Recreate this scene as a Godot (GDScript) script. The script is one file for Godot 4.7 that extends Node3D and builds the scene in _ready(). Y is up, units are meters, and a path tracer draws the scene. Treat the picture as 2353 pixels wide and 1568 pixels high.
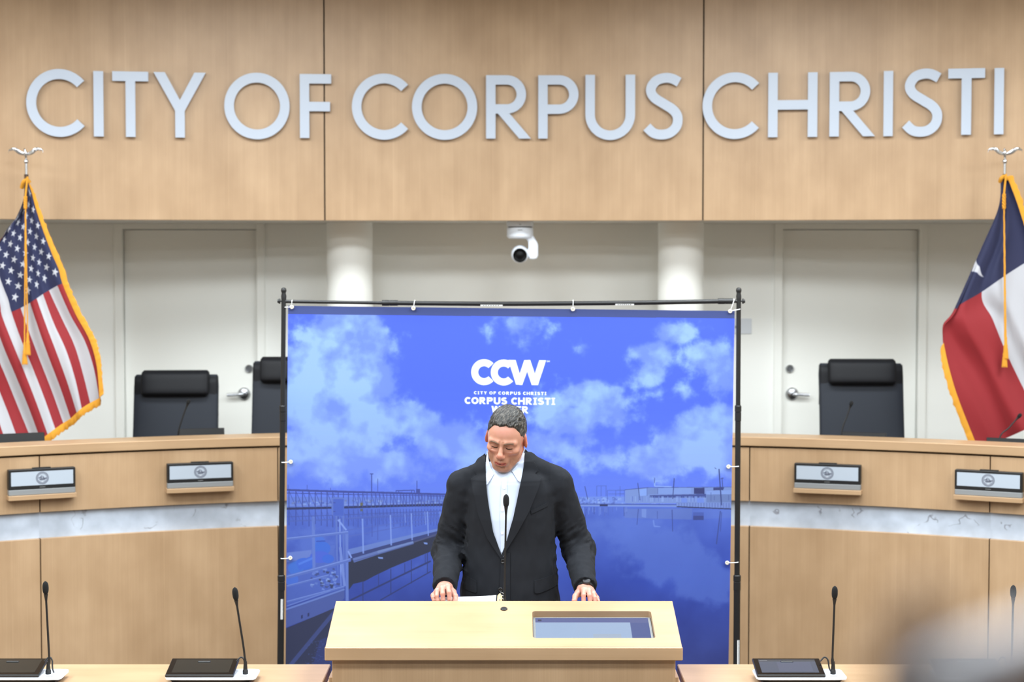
extends Node3D
# Council chamber: a speaker at a lectern in front of a printed banner, curved dais and lettered fascia behind.

const FOCAL := 4050.0                 # focal length in pixels of the 2353 x 1568 frame
const EYE := Vector3(0, 2.38, 0)      # the lens, in metres
const PITCH := 0.04392                # looking slightly down
const CEIL_Y := 4.2
const DAIS_R := 5.7
const DAIS_C := Vector3(0, 0, -4.56)
const FASCIA_R := 13.5
const FASCIA_C := Vector3(0, 0, 2.5)

var M := {}
var rng := RandomNumberGenerator.new()

func _ready() -> void:
	rng.seed = 7
	setup_camera()
	setup_lights()
	make_materials()
	build_shell()
	build_fascia()
	build_dais()
	build_tables()
	build_lectern()
	build_banner()
	build_letters()
	build_flags()
	build_chairs()
	build_dais_things()
	build_conference_units()
	build_wall_things()
	build_speaker()
	build_near_person()

func setup_camera() -> void:
	var cam := Camera3D.new()
	cam.name = "camera"
	add_child(cam)
	cam.position = EYE
	cam.rotation.x = -PITCH
	var at := CameraAttributesPhysical.new()
	at.frustum_focal_length = 24.0 * FOCAL / 1568.0
	at.frustum_focus_distance = 7.35
	at.exposure_aperture = 2.5
	cam.attributes = at
	cam.fov = rad_to_deg(2.0 * atan(784.0 / FOCAL))
	cam.near = 0.05
	cam.far = 60.0
	cam.current = true

func setup_lights() -> void:
	var we := WorldEnvironment.new()
	we.name = "environment"
	var e := Environment.new()
	e.background_mode = Environment.BG_COLOR
	e.background_color = Color(0.02, 0.02, 0.02)
	e.tonemap_mode = Environment.TONE_MAPPER_LINEAR
	e.tonemap_exposure = 0.96
	e.sdfgi_enabled = true
	e.ssao_enabled = true
	e.ssil_enabled = true
	we.environment = e
	add_child(we)
	# recessed ceiling panels: each one a glowing diffuser in a frame and an area light just below it
	for row in [[0.6, 7.5], [3.6, 9.0], [6.4, 12.0], [8.7, 9.0]]:
		for x in [-4.0, -1.35, 1.35, 4.0]:
			ceiling_panel(Vector3(x, CEIL_Y, -row[0]), Vector2(1.5, 0.9), row[1])

func ceiling_panel(p: Vector3, size: Vector2, energy: float) -> void:
	var t := thing("ceiling_light", "flat white ceiling panel light recessed above the room", "light", p, "ceiling panel lights")
	var glow := StandardMaterial3D.new()
	glow.albedo_color = Color(0.9, 0.9, 0.9)
	glow.emission_enabled = true
	glow.emission = Color(0.96, 0.985, 1.0)
	glow.emission_energy_multiplier = 3.0
	var white := StandardMaterial3D.new()
	white.albedo_color = Color(0.85, 0.85, 0.84)
	var b := B.new()
	b.box(Transform3D(Basis(), Vector3(0, -0.012, 0)), Vector3(size.x, 0.02, size.y), 0.003)
	part(t, "light_diffuser", b, glow)
	b = B.new()
	for s in [-1, 1]:
		b.box(Transform3D(Basis(), Vector3(s * (size.x / 2 + 0.025), -0.014, 0)), Vector3(0.05, 0.028, size.y + 0.1), 0.004)
		b.box(Transform3D(Basis(), Vector3(0, -0.014, s * (size.y / 2 + 0.025))), Vector3(size.x, 0.028, 0.05), 0.004)
	part(t, "frame", b, white)
	var l := AreaLight3D.new()
	l.name = "panel_light"
	l.area_size = size
	l.area_normalize_energy = true
	l.light_energy = energy
	l.light_color = Color(0.955, 0.985, 1.0)
	l.area_range = 30.0
	l.shadow_enabled = true
	l.position = Vector3(0, -0.04, 0)
	l.rotation.x = -PI / 2
	t.add_child(l)

# ---------------------------------------------------------------- places
# the point at depth d (metres in front of the lens) that a place measured on the photograph stands for
func spot(px: float, py: float, d: float) -> Vector3:
	var dir := Basis(Vector3.RIGHT, -PITCH) * Vector3((px - 1176.5) / FOCAL, (784.0 - py) / FOCAL, -1.0)
	return EYE + dir * (d / -dir.z)

# where that sight line meets an upright cylinder round c
func on_arc(px: float, py: float, c: Vector3, r: float) -> Vector3:
	var d := 10.0
	for i in 30:
		var p := spot(px, py, d)
		d = -(c.z - sqrt(maxf(r * r - p.x * p.x, 0.0)))
	return spot(px, py, d)

# ---------------------------------------------------------------- naming
var taken := {}
func numbered(n: String) -> String:
	if not taken.has(n):
		taken[n] = 0
		return n
	taken[n] += 1
	return "%s_%03d" % [n, taken[n]]

func thing(called: String, label: String, category: String, at := Vector3.ZERO, group := "") -> Node3D:
	var o := Node3D.new()
	o.name = numbered(called)
	add_child(o)
	o.position = at
	o.set_meta("label", label)
	o.set_meta("category", category)
	if group:
		o.set_meta("group", group)
	return o

func struct(called: String, label: String, at := Vector3.ZERO) -> Node3D:
	var o := Node3D.new()
	o.name = called
	add_child(o)
	o.position = at
	o.set_meta("label", label)
	o.set_meta("category", called.split("_")[0])
	o.set_meta("kind", "structure")
	return o

# world = true: the shape was built in world coordinates
func part(parent: Node3D, called: String, b: B, m: Material, world := false, label := "") -> MeshInstance3D:
	var o := MeshInstance3D.new()
	o.name = called
	if world:
		var inv := Transform3D()
		var q: Node = parent
		while q is Node3D and q != self:
			inv = inv * q.transform.affine_inverse()
			q = q.get_parent()
		b.move(inv)
	o.mesh = b.mesh(m)
	parent.add_child(o, true)
	if label:
		o.set_meta("label", label)
	return o

# ---------------------------------------------------------------- mesh builder
class B:
	var v := PackedVector3Array()
	var n := PackedVector3Array()
	var uv := PackedVector2Array()
	var c := PackedColorArray()
	var idx := PackedInt32Array()
	var tint := Color(1, 1, 1)

	func mesh(m: Material) -> ArrayMesh:
		var a := []
		a.resize(Mesh.ARRAY_MAX)
		a[Mesh.ARRAY_VERTEX] = v
		a[Mesh.ARRAY_NORMAL] = n
		a[Mesh.ARRAY_TEX_UV] = uv
		a[Mesh.ARRAY_COLOR] = c
		a[Mesh.ARRAY_INDEX] = idx
		var r := ArrayMesh.new()
		r.add_surface_from_arrays(Mesh.PRIMITIVE_TRIANGLES, a)
		r.surface_set_material(0, m)
		return r

	func move(t: Transform3D) -> void:
		for i in v.size():
			v[i] = t * v[i]
			n[i] = (t.basis * n[i]).normalized()

	func put(p: Vector3, nn: Vector3, u: Vector2) -> int:
		v.append(p)
		n.append(nn)
		uv.append(u)
		c.append(tint)
		return v.size() - 1

	# flat polygon (convex, in order), facing hint
	func face(pts: Array, hint: Vector3, uvs := []) -> void:
		var nn := Vector3.ZERO
		for i in range(1, pts.size() - 1):
			nn += (pts[i] - pts[0]).cross(pts[i + 1] - pts[0])
		if nn.length_squared() < 1e-20:
			return
		nn = nn.normalized()
		var flip := nn.dot(hint) < 0
		if flip:
			nn = -nn
		var k := v.size()
		for i in pts.size():
			put(pts[i], nn, uvs[i] if uvs.size() else Vector2(pts[i].x, pts[i].y))
		for i in range(1, pts.size() - 1):
			if flip:
				idx.append_array([k, k + i, k + i + 1])
			else:
				idx.append_array([k, k + i + 1, k + i])

	func box(xf: Transform3D, size: Vector3, bev := 0.0) -> void:
		var h := size / 2
		bev = minf(bev, minf(h.x, minf(h.y, h.z)) * 0.9)
		var at := func(s: Vector3, ax: int) -> Vector3:
			var p := Vector3(s.x * (h.x - bev), s.y * (h.y - bev), s.z * (h.z - bev))
			p[ax] = s[ax] * h[ax]
			return xf * p
		for ax in 3:
			for s in [-1.0, 1.0]:
				var o1 := (ax + 1) % 3
				var o2 := (ax + 2) % 3
				var pts := []
				for q in [[-1, -1], [1, -1], [1, 1], [-1, 1]]:
					var k := Vector3.ZERO
					k[ax] = s
					k[o1] = q[0]
					k[o2] = q[1]
					pts.append(at.call(k, ax))
				var hint := Vector3.ZERO
				hint[ax] = s
				face(pts, xf.basis * hint)
		if bev <= 0:
			return
		for ax in 3:
			var o1 := (ax + 1) % 3
			var o2 := (ax + 2) % 3
			for s1 in [-1.0, 1.0]:
				for s2 in [-1.0, 1.0]:
					var a := Vector3.ZERO
					a[o1] = s1
					a[o2] = s2
					var a2 := a
					a[ax] = -1
					a2[ax] = 1
					var hint := Vector3.ZERO
					hint[o1] = s1
					hint[o2] = s2
					face([at.call(a, o1), at.call(a2, o1), at.call(a2, o2), at.call(a, o2)], xf.basis * hint)
		for x in [-1.0, 1.0]:
			for y in [-1.0, 1.0]:
				for z in [-1.0, 1.0]:
					var k := Vector3(x, y, z)
					face([at.call(k, 0), at.call(k, 1), at.call(k, 2)], xf.basis * k)

	# smooth grid of rows; wrap joins each row's end to its start. hint: facing of an open sheet, or zero for outward from the middle
	func grid(rows: Array, wrap := false, hint := Vector3.ZERO, uvs := [], cols := []) -> void:
		var nr := rows.size()
		var nc: int = rows[0].size()
		var k := v.size()
		var mid := Vector3.ZERO
		for r in rows:
			for p in r:
				mid += p
		mid /= float(nr * nc)
		var acc := PackedVector3Array()
		acc.resize(nr * nc)
		var turn := 0.0
		var last := nc if wrap else nc - 1
		for i in nr - 1:
			for j in last:
				var j2 := (j + 1) % nc
				var a: Vector3 = rows[i][j]
				var bb: Vector3 = rows[i][j2]
				var cc: Vector3 = rows[i + 1][j2]
				var dd: Vector3 = rows[i + 1][j]
				var f := (cc - a).cross(dd - bb)
				acc[i * nc + j] += f
				acc[i * nc + j2] += f
				acc[(i + 1) * nc + j2] += f
				acc[(i + 1) * nc + j] += f
				turn += f.dot(hint if hint != Vector3.ZERO else (a + cc) / 2 - mid)
		var sg := 1.0 if turn >= 0 else -1.0
		for i in nr:
			for j in nc:
				var nn := acc[i * nc + j] * sg
				nn = nn.normalized() if nn.length_squared() > 1e-24 else Vector3.UP
				if cols.size():
					tint = cols[i][j]
				put(rows[i][j], nn, uvs[i][j] if uvs.size() else Vector2(float(j) / maxf(nc - 1, 1), float(i) / maxf(nr - 1, 1)))
		for i in nr - 1:
			for j in last:
				var j2 := (j + 1) % nc
				var a := k + i * nc + j
				var bb := k + i * nc + j2
				var cc := k + (i + 1) * nc + j2
				var dd := k + (i + 1) * nc + j
				# triangles a b c with normal (b-a)x(c-a); front faces run clockwise
				if sg > 0:
					idx.append_array([a, cc, bb, a, dd, cc])
				else:
					idx.append_array([a, bb, cc, a, cc, dd])

	# solid of rings along y' ; each ring an Array of points; ends closed
	func loft(rings: Array) -> void:
		grid(rings, true)
		for e in [0, rings.size() - 1]:
			var r: Array = rings[e]
			var m := Vector3.ZERO
			for p in r:
				m += p
			m /= r.size()
			var other: Array = rings[1 if e == 0 else rings.size() - 2]
			var om := Vector3.ZERO
			for p in other:
				om += p
			om /= other.size()
			var out := m - om
			if out.length_squared() < 1e-16:
				out = Vector3.UP
			for i in r.size():
				face([m, r[i], r[(i + 1) % r.size()]], out)

	# profile of (radius, height) turned round the y axis of xf
	func lathe(xf: Transform3D, prof: Array, segs := 24, smooth := false) -> void:
		if smooth:
			var rows := []
			for q in prof:
				var row := []
				for j in segs:
					var a := TAU * j / segs
					row.append(xf * Vector3(q.x * cos(a), q.y, q.x * sin(a)))
				rows.append(row)
			grid(rows, true)
			return
		var mid := 0.0
		for q in prof:
			mid += q.y
		mid /= prof.size()
		for i in prof.size() - 1:
			var rows := []
			for q in [prof[i], prof[i + 1]]:
				var row := []
				for j in segs:
					var a := TAU * j / segs
					row.append(xf * Vector3(q.x * cos(a), q.y, q.x * sin(a)))
				rows.append(row)
			# facing: turn the profile direction by a quarter, outwards for a profile that runs upwards
			var d: Vector2 = prof[i + 1] - prof[i]
			if d.length() < 1e-7:
				continue
			var out := Vector2(d.y, -d.x).normalized()
			var k := v.size()
			for r in 2:
				for j in segs:
					var a := TAU * j / segs
					put(rows[r][j], (xf.basis * Vector3(out.x * cos(a), out.y, out.x * sin(a))).normalized(), Vector2(float(j) / segs, r))
			for j in segs:
				var j2 := (j + 1) % segs
				tri_fix(k + j, k + j2, k + segs + j2)
				tri_fix(k + j, k + segs + j2, k + segs + j)

	func tri_fix(a: int, b: int, d: int) -> void:
		var g := (v[b] - v[a]).cross(v[d] - v[a])
		if g.length_squared() < 1e-22:
			return
		if g.dot(n[a] + n[b] + n[d]) > 0:
			idx.append_array([a, d, b])
		else:
			idx.append_array([a, b, d])

	func tube(pts: Array, rad, sides := 10, capped := true) -> void:
		var rings := []
		var up := Vector3(0.31, 0.2, 0.93).normalized()
		for i in pts.size():
			var t: Vector3 = (pts[mini(i + 1, pts.size() - 1)] - pts[maxi(i - 1, 0)]).normalized()
			var x := t.cross(up)
			if x.length() < 0.05:
				x = t.cross(Vector3(0.9, 0.3, -0.1))
			x = x.normalized()
			var y := x.cross(t).normalized()
			up = y
			up = t.cross(x).normalized() * -1.0 if false else y
			var r: float = rad if rad is float else rad[i]
			var ring := []
			for j in sides:
				var a := TAU * j / sides
				ring.append(pts[i] + (x * cos(a) + y * sin(a)) * r)
			rings.append(ring)
		# every ring is built on its own frame; line neighbours up
		for i in range(1, rings.size()):
			var best := 0
			var bd := 1e9
			for s in sides:
				var d: float = (rings[i][s] - pts[i] - rings[i - 1][0] + pts[i - 1]).length()
				if d < bd:
					bd = d
					best = s
			var fl: float = (rings[i][(best + 1) % sides] - pts[i] - rings[i - 1][1] + pts[i - 1]).length()
			var fr: float = (rings[i][(best + sides - 1) % sides] - pts[i] - rings[i - 1][1] + pts[i - 1]).length()
			var nr := []
			for s in sides:
				nr.append(rings[i][(best + (s if fl <= fr else -s) + sides * 2) % sides])
			rings[i] = nr
		if capped:
			loft(rings)
		else:
			grid(rings, true)

	# flat outline in the xy plane of xf pushed out from z0 to z1
	func prism(poly: PackedVector2Array, z0: float, z1: float, xf := Transform3D(), bev := 0.0) -> void:
		var cw := Geometry2D.is_polygon_clockwise(poly)
		var inner := poly
		if bev > 0:
			var q := Geometry2D.offset_polygon(poly, -bev, Geometry2D.JOIN_MITER)
			if q.size() == 1 and q[0].size() == poly.size():
				inner = q[0]
				# line the points up
				var best := 0
				for s in poly.size():
					if inner[s].distance_to(poly[0]) < inner[best].distance_to(poly[0]):
						best = s
				var al := PackedVector2Array()
				var same := Geometry2D.is_polygon_clockwise(inner) == cw
				for s in poly.size():
					al.append(inner[(best + (s if same else -s) + poly.size() * 2) % poly.size()])
				inner = al
			else:
				bev = 0.0
		var t := Geometry2D.triangulate_polygon(inner)
		for i in range(0, t.size(), 3):
			var a := inner[t[i]]
			var b := inner[t[i + 1]]
			var d := inner[t[i + 2]]
			face([xf * Vector3(a.x, a.y, z1), xf * Vector3(b.x, b.y, z1), xf * Vector3(d.x, d.y, z1)], xf.basis.z)
			face([xf * Vector3(poly[t[i]].x, poly[t[i]].y, z0), xf * Vector3(poly[t[i + 1]].x, poly[t[i + 1]].y, z0), xf * Vector3(poly[t[i + 2]].x, poly[t[i + 2]].y, z0)], -xf.basis.z)
		var zt := z1 - bev
		for i in poly.size():
			var a := poly[i]
			var b := poly[(i + 1) % poly.size()]
			var o := Vector2(b.y - a.y, a.x - b.x) * (-1.0 if cw else 1.0)
			var h := xf.basis * Vector3(o.x, o.y, 0)
			face([xf * Vector3(a.x, a.y, z0), xf * Vector3(b.x, b.y, z0), xf * Vector3(b.x, b.y, zt), xf * Vector3(a.x, a.y, zt)], h)
			if bev > 0:
				var a2 := inner[i]
				var b2 := inner[(i + 1) % poly.size()]
				face([xf * Vector3(a.x, a.y, zt), xf * Vector3(b.x, b.y, zt), xf * Vector3(b2.x, b2.y, z1), xf * Vector3(a2.x, a2.y, z1)], h + xf.basis.z * 0.001)

	# curved slab round an upright axis: from angle a0 to a1, radius r0 (near face) to r1, height y0 to y1
	func arc_slab(ctr: Vector3, r0: float, r1: float, a0: float, a1: float, y0: float, y1: float, step := 0.02, bev := 0.002) -> void:
		var ns := maxi(2, int(ceil(absf(a1 - a0) / step)))
		var pt := func(a: float, r: float, y: float) -> Vector3:
			return ctr + Vector3(sin(a) * r, y, -cos(a) * r)
		var prof := [Vector2(r0 + bev, y0), Vector2(r0, y0 + bev), Vector2(r0, y1 - bev), Vector2(r0 + bev, y1), Vector2(r1, y1), Vector2(r1, y0)]
		for s in prof.size():
			var p: Vector2 = prof[s]
			var q: Vector2 = prof[(s + 1) % prof.size()]
			var dq := q - p
			var nn2 := Vector2(-dq.y, dq.x).normalized()   # (radial, up)
			var k := v.size()
			for i in ns + 1:
				var a := a0 + (a1 - a0) * i / ns
				var nn := Vector3(sin(a) * nn2.x, nn2.y, -cos(a) * nn2.x)
				put(pt.call(a, p.x, p.y), nn, Vector2(a * r0, p.y + (p.x - r0)))
				put(pt.call(a, q.x, q.y), nn, Vector2(a * r0, q.y + (q.x - r0)))
			for i in ns:
				tri_fix(k + i * 2, k + i * 2 + 1, k + i * 2 + 3)
				tri_fix(k + i * 2, k + i * 2 + 3, k + i * 2 + 2)
		for a in [a0, a1]:
			var e := []
			var us := []
			for q in prof:
				e.append(pt.call(a, q.x, q.y))
				us.append(Vector2(a * r0 + q.x - r0, q.y))
			var tang := Vector3(cos(a), 0, sin(a)) * (1.0 if a == maxf(a0, a1) else -1.0)
			face(e, tang, us)

func ellipse_ring(ctr: Vector3, ax: Vector3, ay: Vector3, seg := 16, pw := 2.0) -> Array:
	var r := []
	for j in seg:
		var a := TAU * j / seg
		var cs := cos(a)
		var sn := sin(a)
		var f := 1.0 / pow(pow(absf(cs), pw) + pow(absf(sn), pw), 1.0 / pw)
		r.append(ctr + (ax * cs + ay * sn) * f)
	return r

func pts2(a: Array) -> PackedVector2Array:
	var r := PackedVector2Array()
	for i in range(0, a.size(), 2):
		r.append(Vector2(a[i], a[i + 1]))
	return r

func smooth_line(pts: Array, per := 6) -> Array:
	var r := []
	for i in pts.size() - 1:
		var p0 = pts[maxi(i - 1, 0)]
		var p1 = pts[i]
		var p2 = pts[i + 1]
		var p3 = pts[mini(i + 2, pts.size() - 1)]
		for k in per:
			r.append(p1.cubic_interpolate(p2, p0, p3, float(k) / per))
	r.append(pts[-1])
	return r

# ---------------------------------------------------------------- materials
func mat(col: Color, rough := 0.6, metal := 0.0, spec := 0.5) -> StandardMaterial3D:
	var m := StandardMaterial3D.new()
	m.albedo_color = col
	m.roughness = rough
	m.metallic = metal
	m.metallic_specular = spec
	return m

func rgb8(r: int, g: int, b: int) -> Color:
	return Color(r / 255.0, g / 255.0, b / 255.0)

func noise_bytes(seed_: int, freq: float, w: int, h: int, nw: int, nh: int, oct := 3) -> PackedByteArray:
	var f := FastNoiseLite.new()
	f.seed = seed_
	f.noise_type = FastNoiseLite.TYPE_SIMPLEX_SMOOTH
	f.frequency = freq
	f.fractal_octaves = oct
	var im := f.get_seamless_image(nw, nh)
	im.convert(Image.FORMAT_L8)
	im.resize(w, h, Image.INTERPOLATE_CUBIC)
	return im.get_data()

# maple veneer, grain running up the picture, 2 m a side
func maple(seed_: int, light: Color, dark: Color, leaves := 7, grain := 1.0) -> Image:
	var n := 1024
	var fine := noise_bytes(seed_, 0.28, n, n, 1024, 12, 2)
	var mid := noise_bytes(seed_ + 1, 0.05, n, n, 512, 16, 3)
	var fig := noise_bytes(seed_ + 2, 0.03, n, n, 192, 128, 4)
	var r := RandomNumberGenerator.new()
	r.seed = seed_
	var tone := PackedFloat32Array()
	var shift := PackedInt32Array()
	var edges := [0]
	for i in leaves:
		edges.append(int((i + 1 + (r.randf() - 0.5) * 0.3) * n / leaves) if i < leaves - 1 else n)
	for i in leaves:
		var t := (r.randf() - 0.5) * 0.22
		var s := r.randi() % n
		for x in range(edges[i], edges[i + 1]):
			tone.append(t + (0.12 if x - edges[i] < 3 else 0.0))
			shift.append(s)
	var out := PackedByteArray()
	out.resize(n * n * 3)
	var o := 0
	for y in n:
		var row := y * n
		for x in n:
			var sh := ((y + shift[x]) % n) * n
			var k: float = 0.5 + (fine[sh + x] - 128) * 0.0012 * grain + (mid[sh + x] - 128) * 0.0015 * grain + (fig[row + x] - 128) * 0.0024 + tone[x]
			k = clampf(k, 0.0, 1.0)
			out[o] = int(255.0 * (dark.r + (light.r - dark.r) * k))
			out[o + 1] = int(255.0 * (dark.g + (light.g - dark.g) * k))
			out[o + 2] = int(255.0 * (dark.b + (light.b - dark.b) * k))
			o += 3
	return Image.create_from_data(n, n, false, Image.FORMAT_RGB8, out)

func wood_mat(im: Image, rough: float, metres := 2.0, tri := true) -> StandardMaterial3D:
	var m := mat(Color.WHITE, rough, 0.0, 0.5)
	m.albedo_texture = ImageTexture.create_from_image(im)
	m.uv1_scale = Vector3.ONE / metres
	m.uv1_triplanar = tri
	m.uv1_world_triplanar = tri
	return m

func marble_image() -> Image:
	var w := 1024
	var h := 256
	var cloud := noise_bytes(31, 0.012, w, h, 1024, 256, 4)
	var ridge := noise_bytes(41, 0.010, w, h, 1024, 256, 4)
	var mask := noise_bytes(52, 0.012, w, h, 1024, 256, 2)
	var out := PackedByteArray()
	out.resize(w * h * 3)
	for i in w * h:
		var k := (cloud[i] - 128) * 0.0006
		var vein := 1.0 - clampf(absf(ridge[i] - 126.0) / 8.0, 0.0, 1.0)
		vein *= clampf((mask[i] - 176.0) / 26.0, 0.0, 1.0)
		var f := 1.0 + k
		out[i * 3] = int(clampf(lerpf(186.0 * f, 132.0, vein), 0, 255))
		out[i * 3 + 1] = int(clampf(lerpf(195.0 * f, 134.0, vein), 0, 255))
		out[i * 3 + 2] = int(clampf(lerpf(208.0 * f, 144.0, vein), 0, 255))
	return Image.create_from_data(w, h, false, Image.FORMAT_RGB8, out)

func cloth_bump(freq: float, n := 256) -> ImageTexture:
	var f := FastNoiseLite.new()
	f.seed = 5
	f.frequency = freq
	var im := f.get_seamless_image(n, n)
	return ImageTexture.create_from_image(im)

func make_materials() -> void:
	# the same maple everywhere: veneer with upright grain, and boards with the grain along their length
	var pale := rgb8(186, 155, 121)
	var deep := rgb8(161, 130, 97)
	var veneer := maple(23, pale, deep, 6, 0.9)
	M.maple = wood_mat(veneer, 0.42)
	M.maple_uv = wood_mat(veneer, 0.42, 2.0, false)
	var solid := maple(35, pale, deep, 1)
	solid.rotate_90(CLOCKWISE)
	M.maple_top = wood_mat(solid, 0.38)
	M.wall = mat(rgb8(244, 244, 239), 0.75)
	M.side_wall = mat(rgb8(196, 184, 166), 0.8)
	M.door = mat(rgb8(242, 242, 236), 0.5)
	M.column = mat(rgb8(238, 238, 233), 0.6)
	M.ceiling = mat(rgb8(140, 139, 136), 0.9)
	M.carpet = mat(rgb8(92, 88, 86), 0.95)
	M.black = mat(rgb8(18, 18, 19), 0.45)
	M.black_gloss = mat(rgb8(10, 10, 12), 0.12)
	M.reveal = mat(rgb8(74, 62, 50), 0.85)
	M.marble = mat(Color.WHITE, 0.22)
	M.marble.albedo_texture = ImageTexture.create_from_image(marble_image())
	M.marble.uv1_scale = Vector3(1 / 2.4, 1 / 0.6, 1)
	M.letter = mat(rgb8(178, 187, 201), 0.38, 0.0)
	M.steel = mat(rgb8(200, 202, 206), 0.25, 1.0)
	M.pole_steel = mat(rgb8(150, 152, 158), 0.3, 1.0)
	M.white_plastic = mat(rgb8(228, 234, 243), 0.4)
	M.grey = mat(rgb8(128, 130, 131), 0.6)
	M.leather = mat(rgb8(20, 21, 25), 0.58, 0.0, 0.35)
	M.leather_lit = mat(rgb8(38, 42, 50), 0.6, 0.0, 0.35)  # lighter copy of the leather: light on the leaning backrest put into colour
	M.fringe = mat(rgb8(204, 142, 38), 0.85)
	M.ivory = mat(rgb8(236, 226, 205), 0.4)
	M.tie = mat(rgb8(235, 236, 236), 0.5)
	M.foam = mat(rgb8(15, 15, 16), 1.0)
	M.unit_grey = mat(rgb8(214, 220, 230), 0.45)

# ---------------------------------------------------------------- the room
func slab(called: String, label: String, lo: Vector3, hi: Vector3, m: Material) -> Node3D:
	var t := struct(called, label, Vector3((lo.x + hi.x) / 2, lo.y, (lo.z + hi.z) / 2))
	var b := B.new()
	b.box(Transform3D(Basis(), Vector3(0, (hi.y - lo.y) / 2, 0)), hi - lo, 0.0)
	part(t, "surface", b, m)
	return t

func build_shell() -> void:
	slab("floor", "dark grey carpeted chamber floor", Vector3(-6.4, -0.15, -12.25), Vector3(6.4, 0.0, 5.2), M.carpet)
	slab("floor_raised", "raised platform floor behind the dais", Vector3(-6.2, 0.0, -11.98), Vector3(6.2, 0.3, -10.46), M.carpet)
	slab("ceiling", "flat white chamber ceiling", Vector3(-6.4, CEIL_Y, -12.25), Vector3(6.4, CEIL_Y + 0.15, 5.2), M.ceiling)
	slab("wall_left", "plain off-white side wall", Vector3(-6.4, 0.0, -12.0), Vector3(-6.2, CEIL_Y, 5.0), M.side_wall)
	slab("wall_right", "plain off-white side wall", Vector3(6.2, 0.0, -12.0), Vector3(6.4, CEIL_Y, 5.0), M.side_wall)
	slab("wall_rear", "plain off-white wall behind the seating", Vector3(-6.4, 0.0, 5.0), Vector3(6.4, CEIL_Y, 5.2), M.side_wall)
	slab("floor_riser", "raised seating step at the rear of the room", Vector3(-6.2, 0.0, -1.6), Vector3(6.2, 0.55, 5.0), M.carpet)
	# back wall with two door openings
	var zf := -12.0
	var d1 := [spot(285, 900, 12.0).x, spot(592, 900, 12.0).x]
	var d2 := [spot(1796, 900, 12.0).x, spot(2108, 900, 12.0).x]
	var top := spot(1000, 527, 12.0).y
	var t := struct("wall_back", "off-white painted wall behind the dais", Vector3(0, 0, zf))
	var b := B.new()
	for q in [[-6.4, d1[0], 0.0, CEIL_Y], [d1[0], d1[1], top, CEIL_Y], [d1[1], d2[0], 0.0, CEIL_Y], [d2[0], d2[1], top, CEIL_Y], [d2[1], 6.4, 0.0, CEIL_Y]]:
		b.box(Transform3D(Basis(), Vector3((q[0] + q[1]) / 2, (q[2] + q[3]) / 2, -0.1)), Vector3(q[1] - q[0], q[3] - q[2], 0.2), 0.0)
	part(t, "surface", b, M.wall)
	door("door_1", d1[0], d1[1], top, 1, spot(560, 906, 12.0), spot(571, 848, 12.0))
	door("door_2", d2[0], d2[1], top, -1, spot(1821, 906, 12.0), spot(1816, 848, 12.0))
	# round columns under the soffit
	for q in [[750, 855, "left"], [1513, 1618, "right"]]:
		var a := spot(q[0], 600, 11.55)
		var c := spot(q[1], 600, 11.55)
		var r: float = (c.x - a.x) / 2
		var lab := "round white column behind the banner, beside the lever door with the side flag of stripes" if q[2] == "left" else "round white column behind the banner, beside the wall plate"
		var o := thing("column", lab, "column", Vector3((a.x + c.x) / 2, 0.3, -11.55 - r * 0.2))
		b = B.new()
		b.lathe(Transform3D(), [Vector2(r, 0), Vector2(r, 2.352)], 48)
		part(o, "shaft", b, M.column)
		b = B.new()
		b.lathe(Transform3D(), [Vector2(r + 0.012, 0.0), Vector2(r + 0.012, 0.09), Vector2(r + 0.004, 0.1), Vector2(r - 0.01, 0.1)], 48)
		part(o, "base_ring", b, M.column)

func door(called: String, x0: float, x1: float, top: float, latch: int, lever: Vector3, bolt: Vector3) -> void:
	var y0 := 0.3
	var t := struct(called, "off-white flush door in a painted steel frame", Vector3((x0 + x1) / 2, y0, -12.0))
	var b := B.new()
	b.box(Transform3D(Basis(), Vector3((x0 + x1) / 2, (y0 + top) / 2, -12.05)), Vector3(x1 - x0 - 0.008, top - y0 - 0.008, 0.045), 0.002)
	part(t, "door_leaf", b, M.door, true)
	b = B.new()
	var w := 0.055
	for s in [[x0 - w / 2, 1], [x1 + w / 2, 1]]:
		b.box(Transform3D(Basis(), Vector3(s[0], (y0 + top + w) / 2, -11.995)), Vector3(w, top + w - y0, 0.03), 0.003)
	b.box(Transform3D(Basis(), Vector3((x0 + x1) / 2, top + w / 2, -11.995)), Vector3(x1 - x0, w, 0.03), 0.003)
	part(t, "door_frame", b, M.door, true)
	var zf := -12.0275
	var face_out := Basis(Vector3.RIGHT, PI / 2)
	b = B.new()
	var lx := lever.x
	b.lathe(Transform3D(face_out, Vector3(lx, lever.y, zf)), [Vector2(0.043, 0), Vector2(0.043, 0.012), Vector2(0.034, 0.02), Vector2(0.014, 0.024), Vector2(0.014, 0.05), Vector2(0.0, 0.05)], 28)
	var dirx := -float(latch)
	b.tube(smooth_line([Vector3(lx, lever.y, zf + 0.045), Vector3(lx + dirx * 0.03, lever.y, zf + 0.052), Vector3(lx + dirx * 0.11, lever.y - 0.005, zf + 0.05)], 5), 0.011, 12)
	part(t, "lever_handle", b, M.steel, true, "brushed steel lever handle")
	b = B.new()
	b.lathe(Transform3D(face_out, Vector3(bolt.x, bolt.y, zf)), [Vector2(0.028, 0), Vector2(0.028, 0.012), Vector2(0.022, 0.018), Vector2(0.016, 0.018), Vector2(0.016, 0.012), Vector2(0.0, 0.012)], 28)
	b.box(Transform3D(Basis(), Vector3(bolt.x, bolt.y, zf + 0.014)), Vector3(0.004, 0.014, 0.006), 0.001)
	part(t, "deadbolt", b, M.steel, true, "round steel deadbolt")

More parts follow.
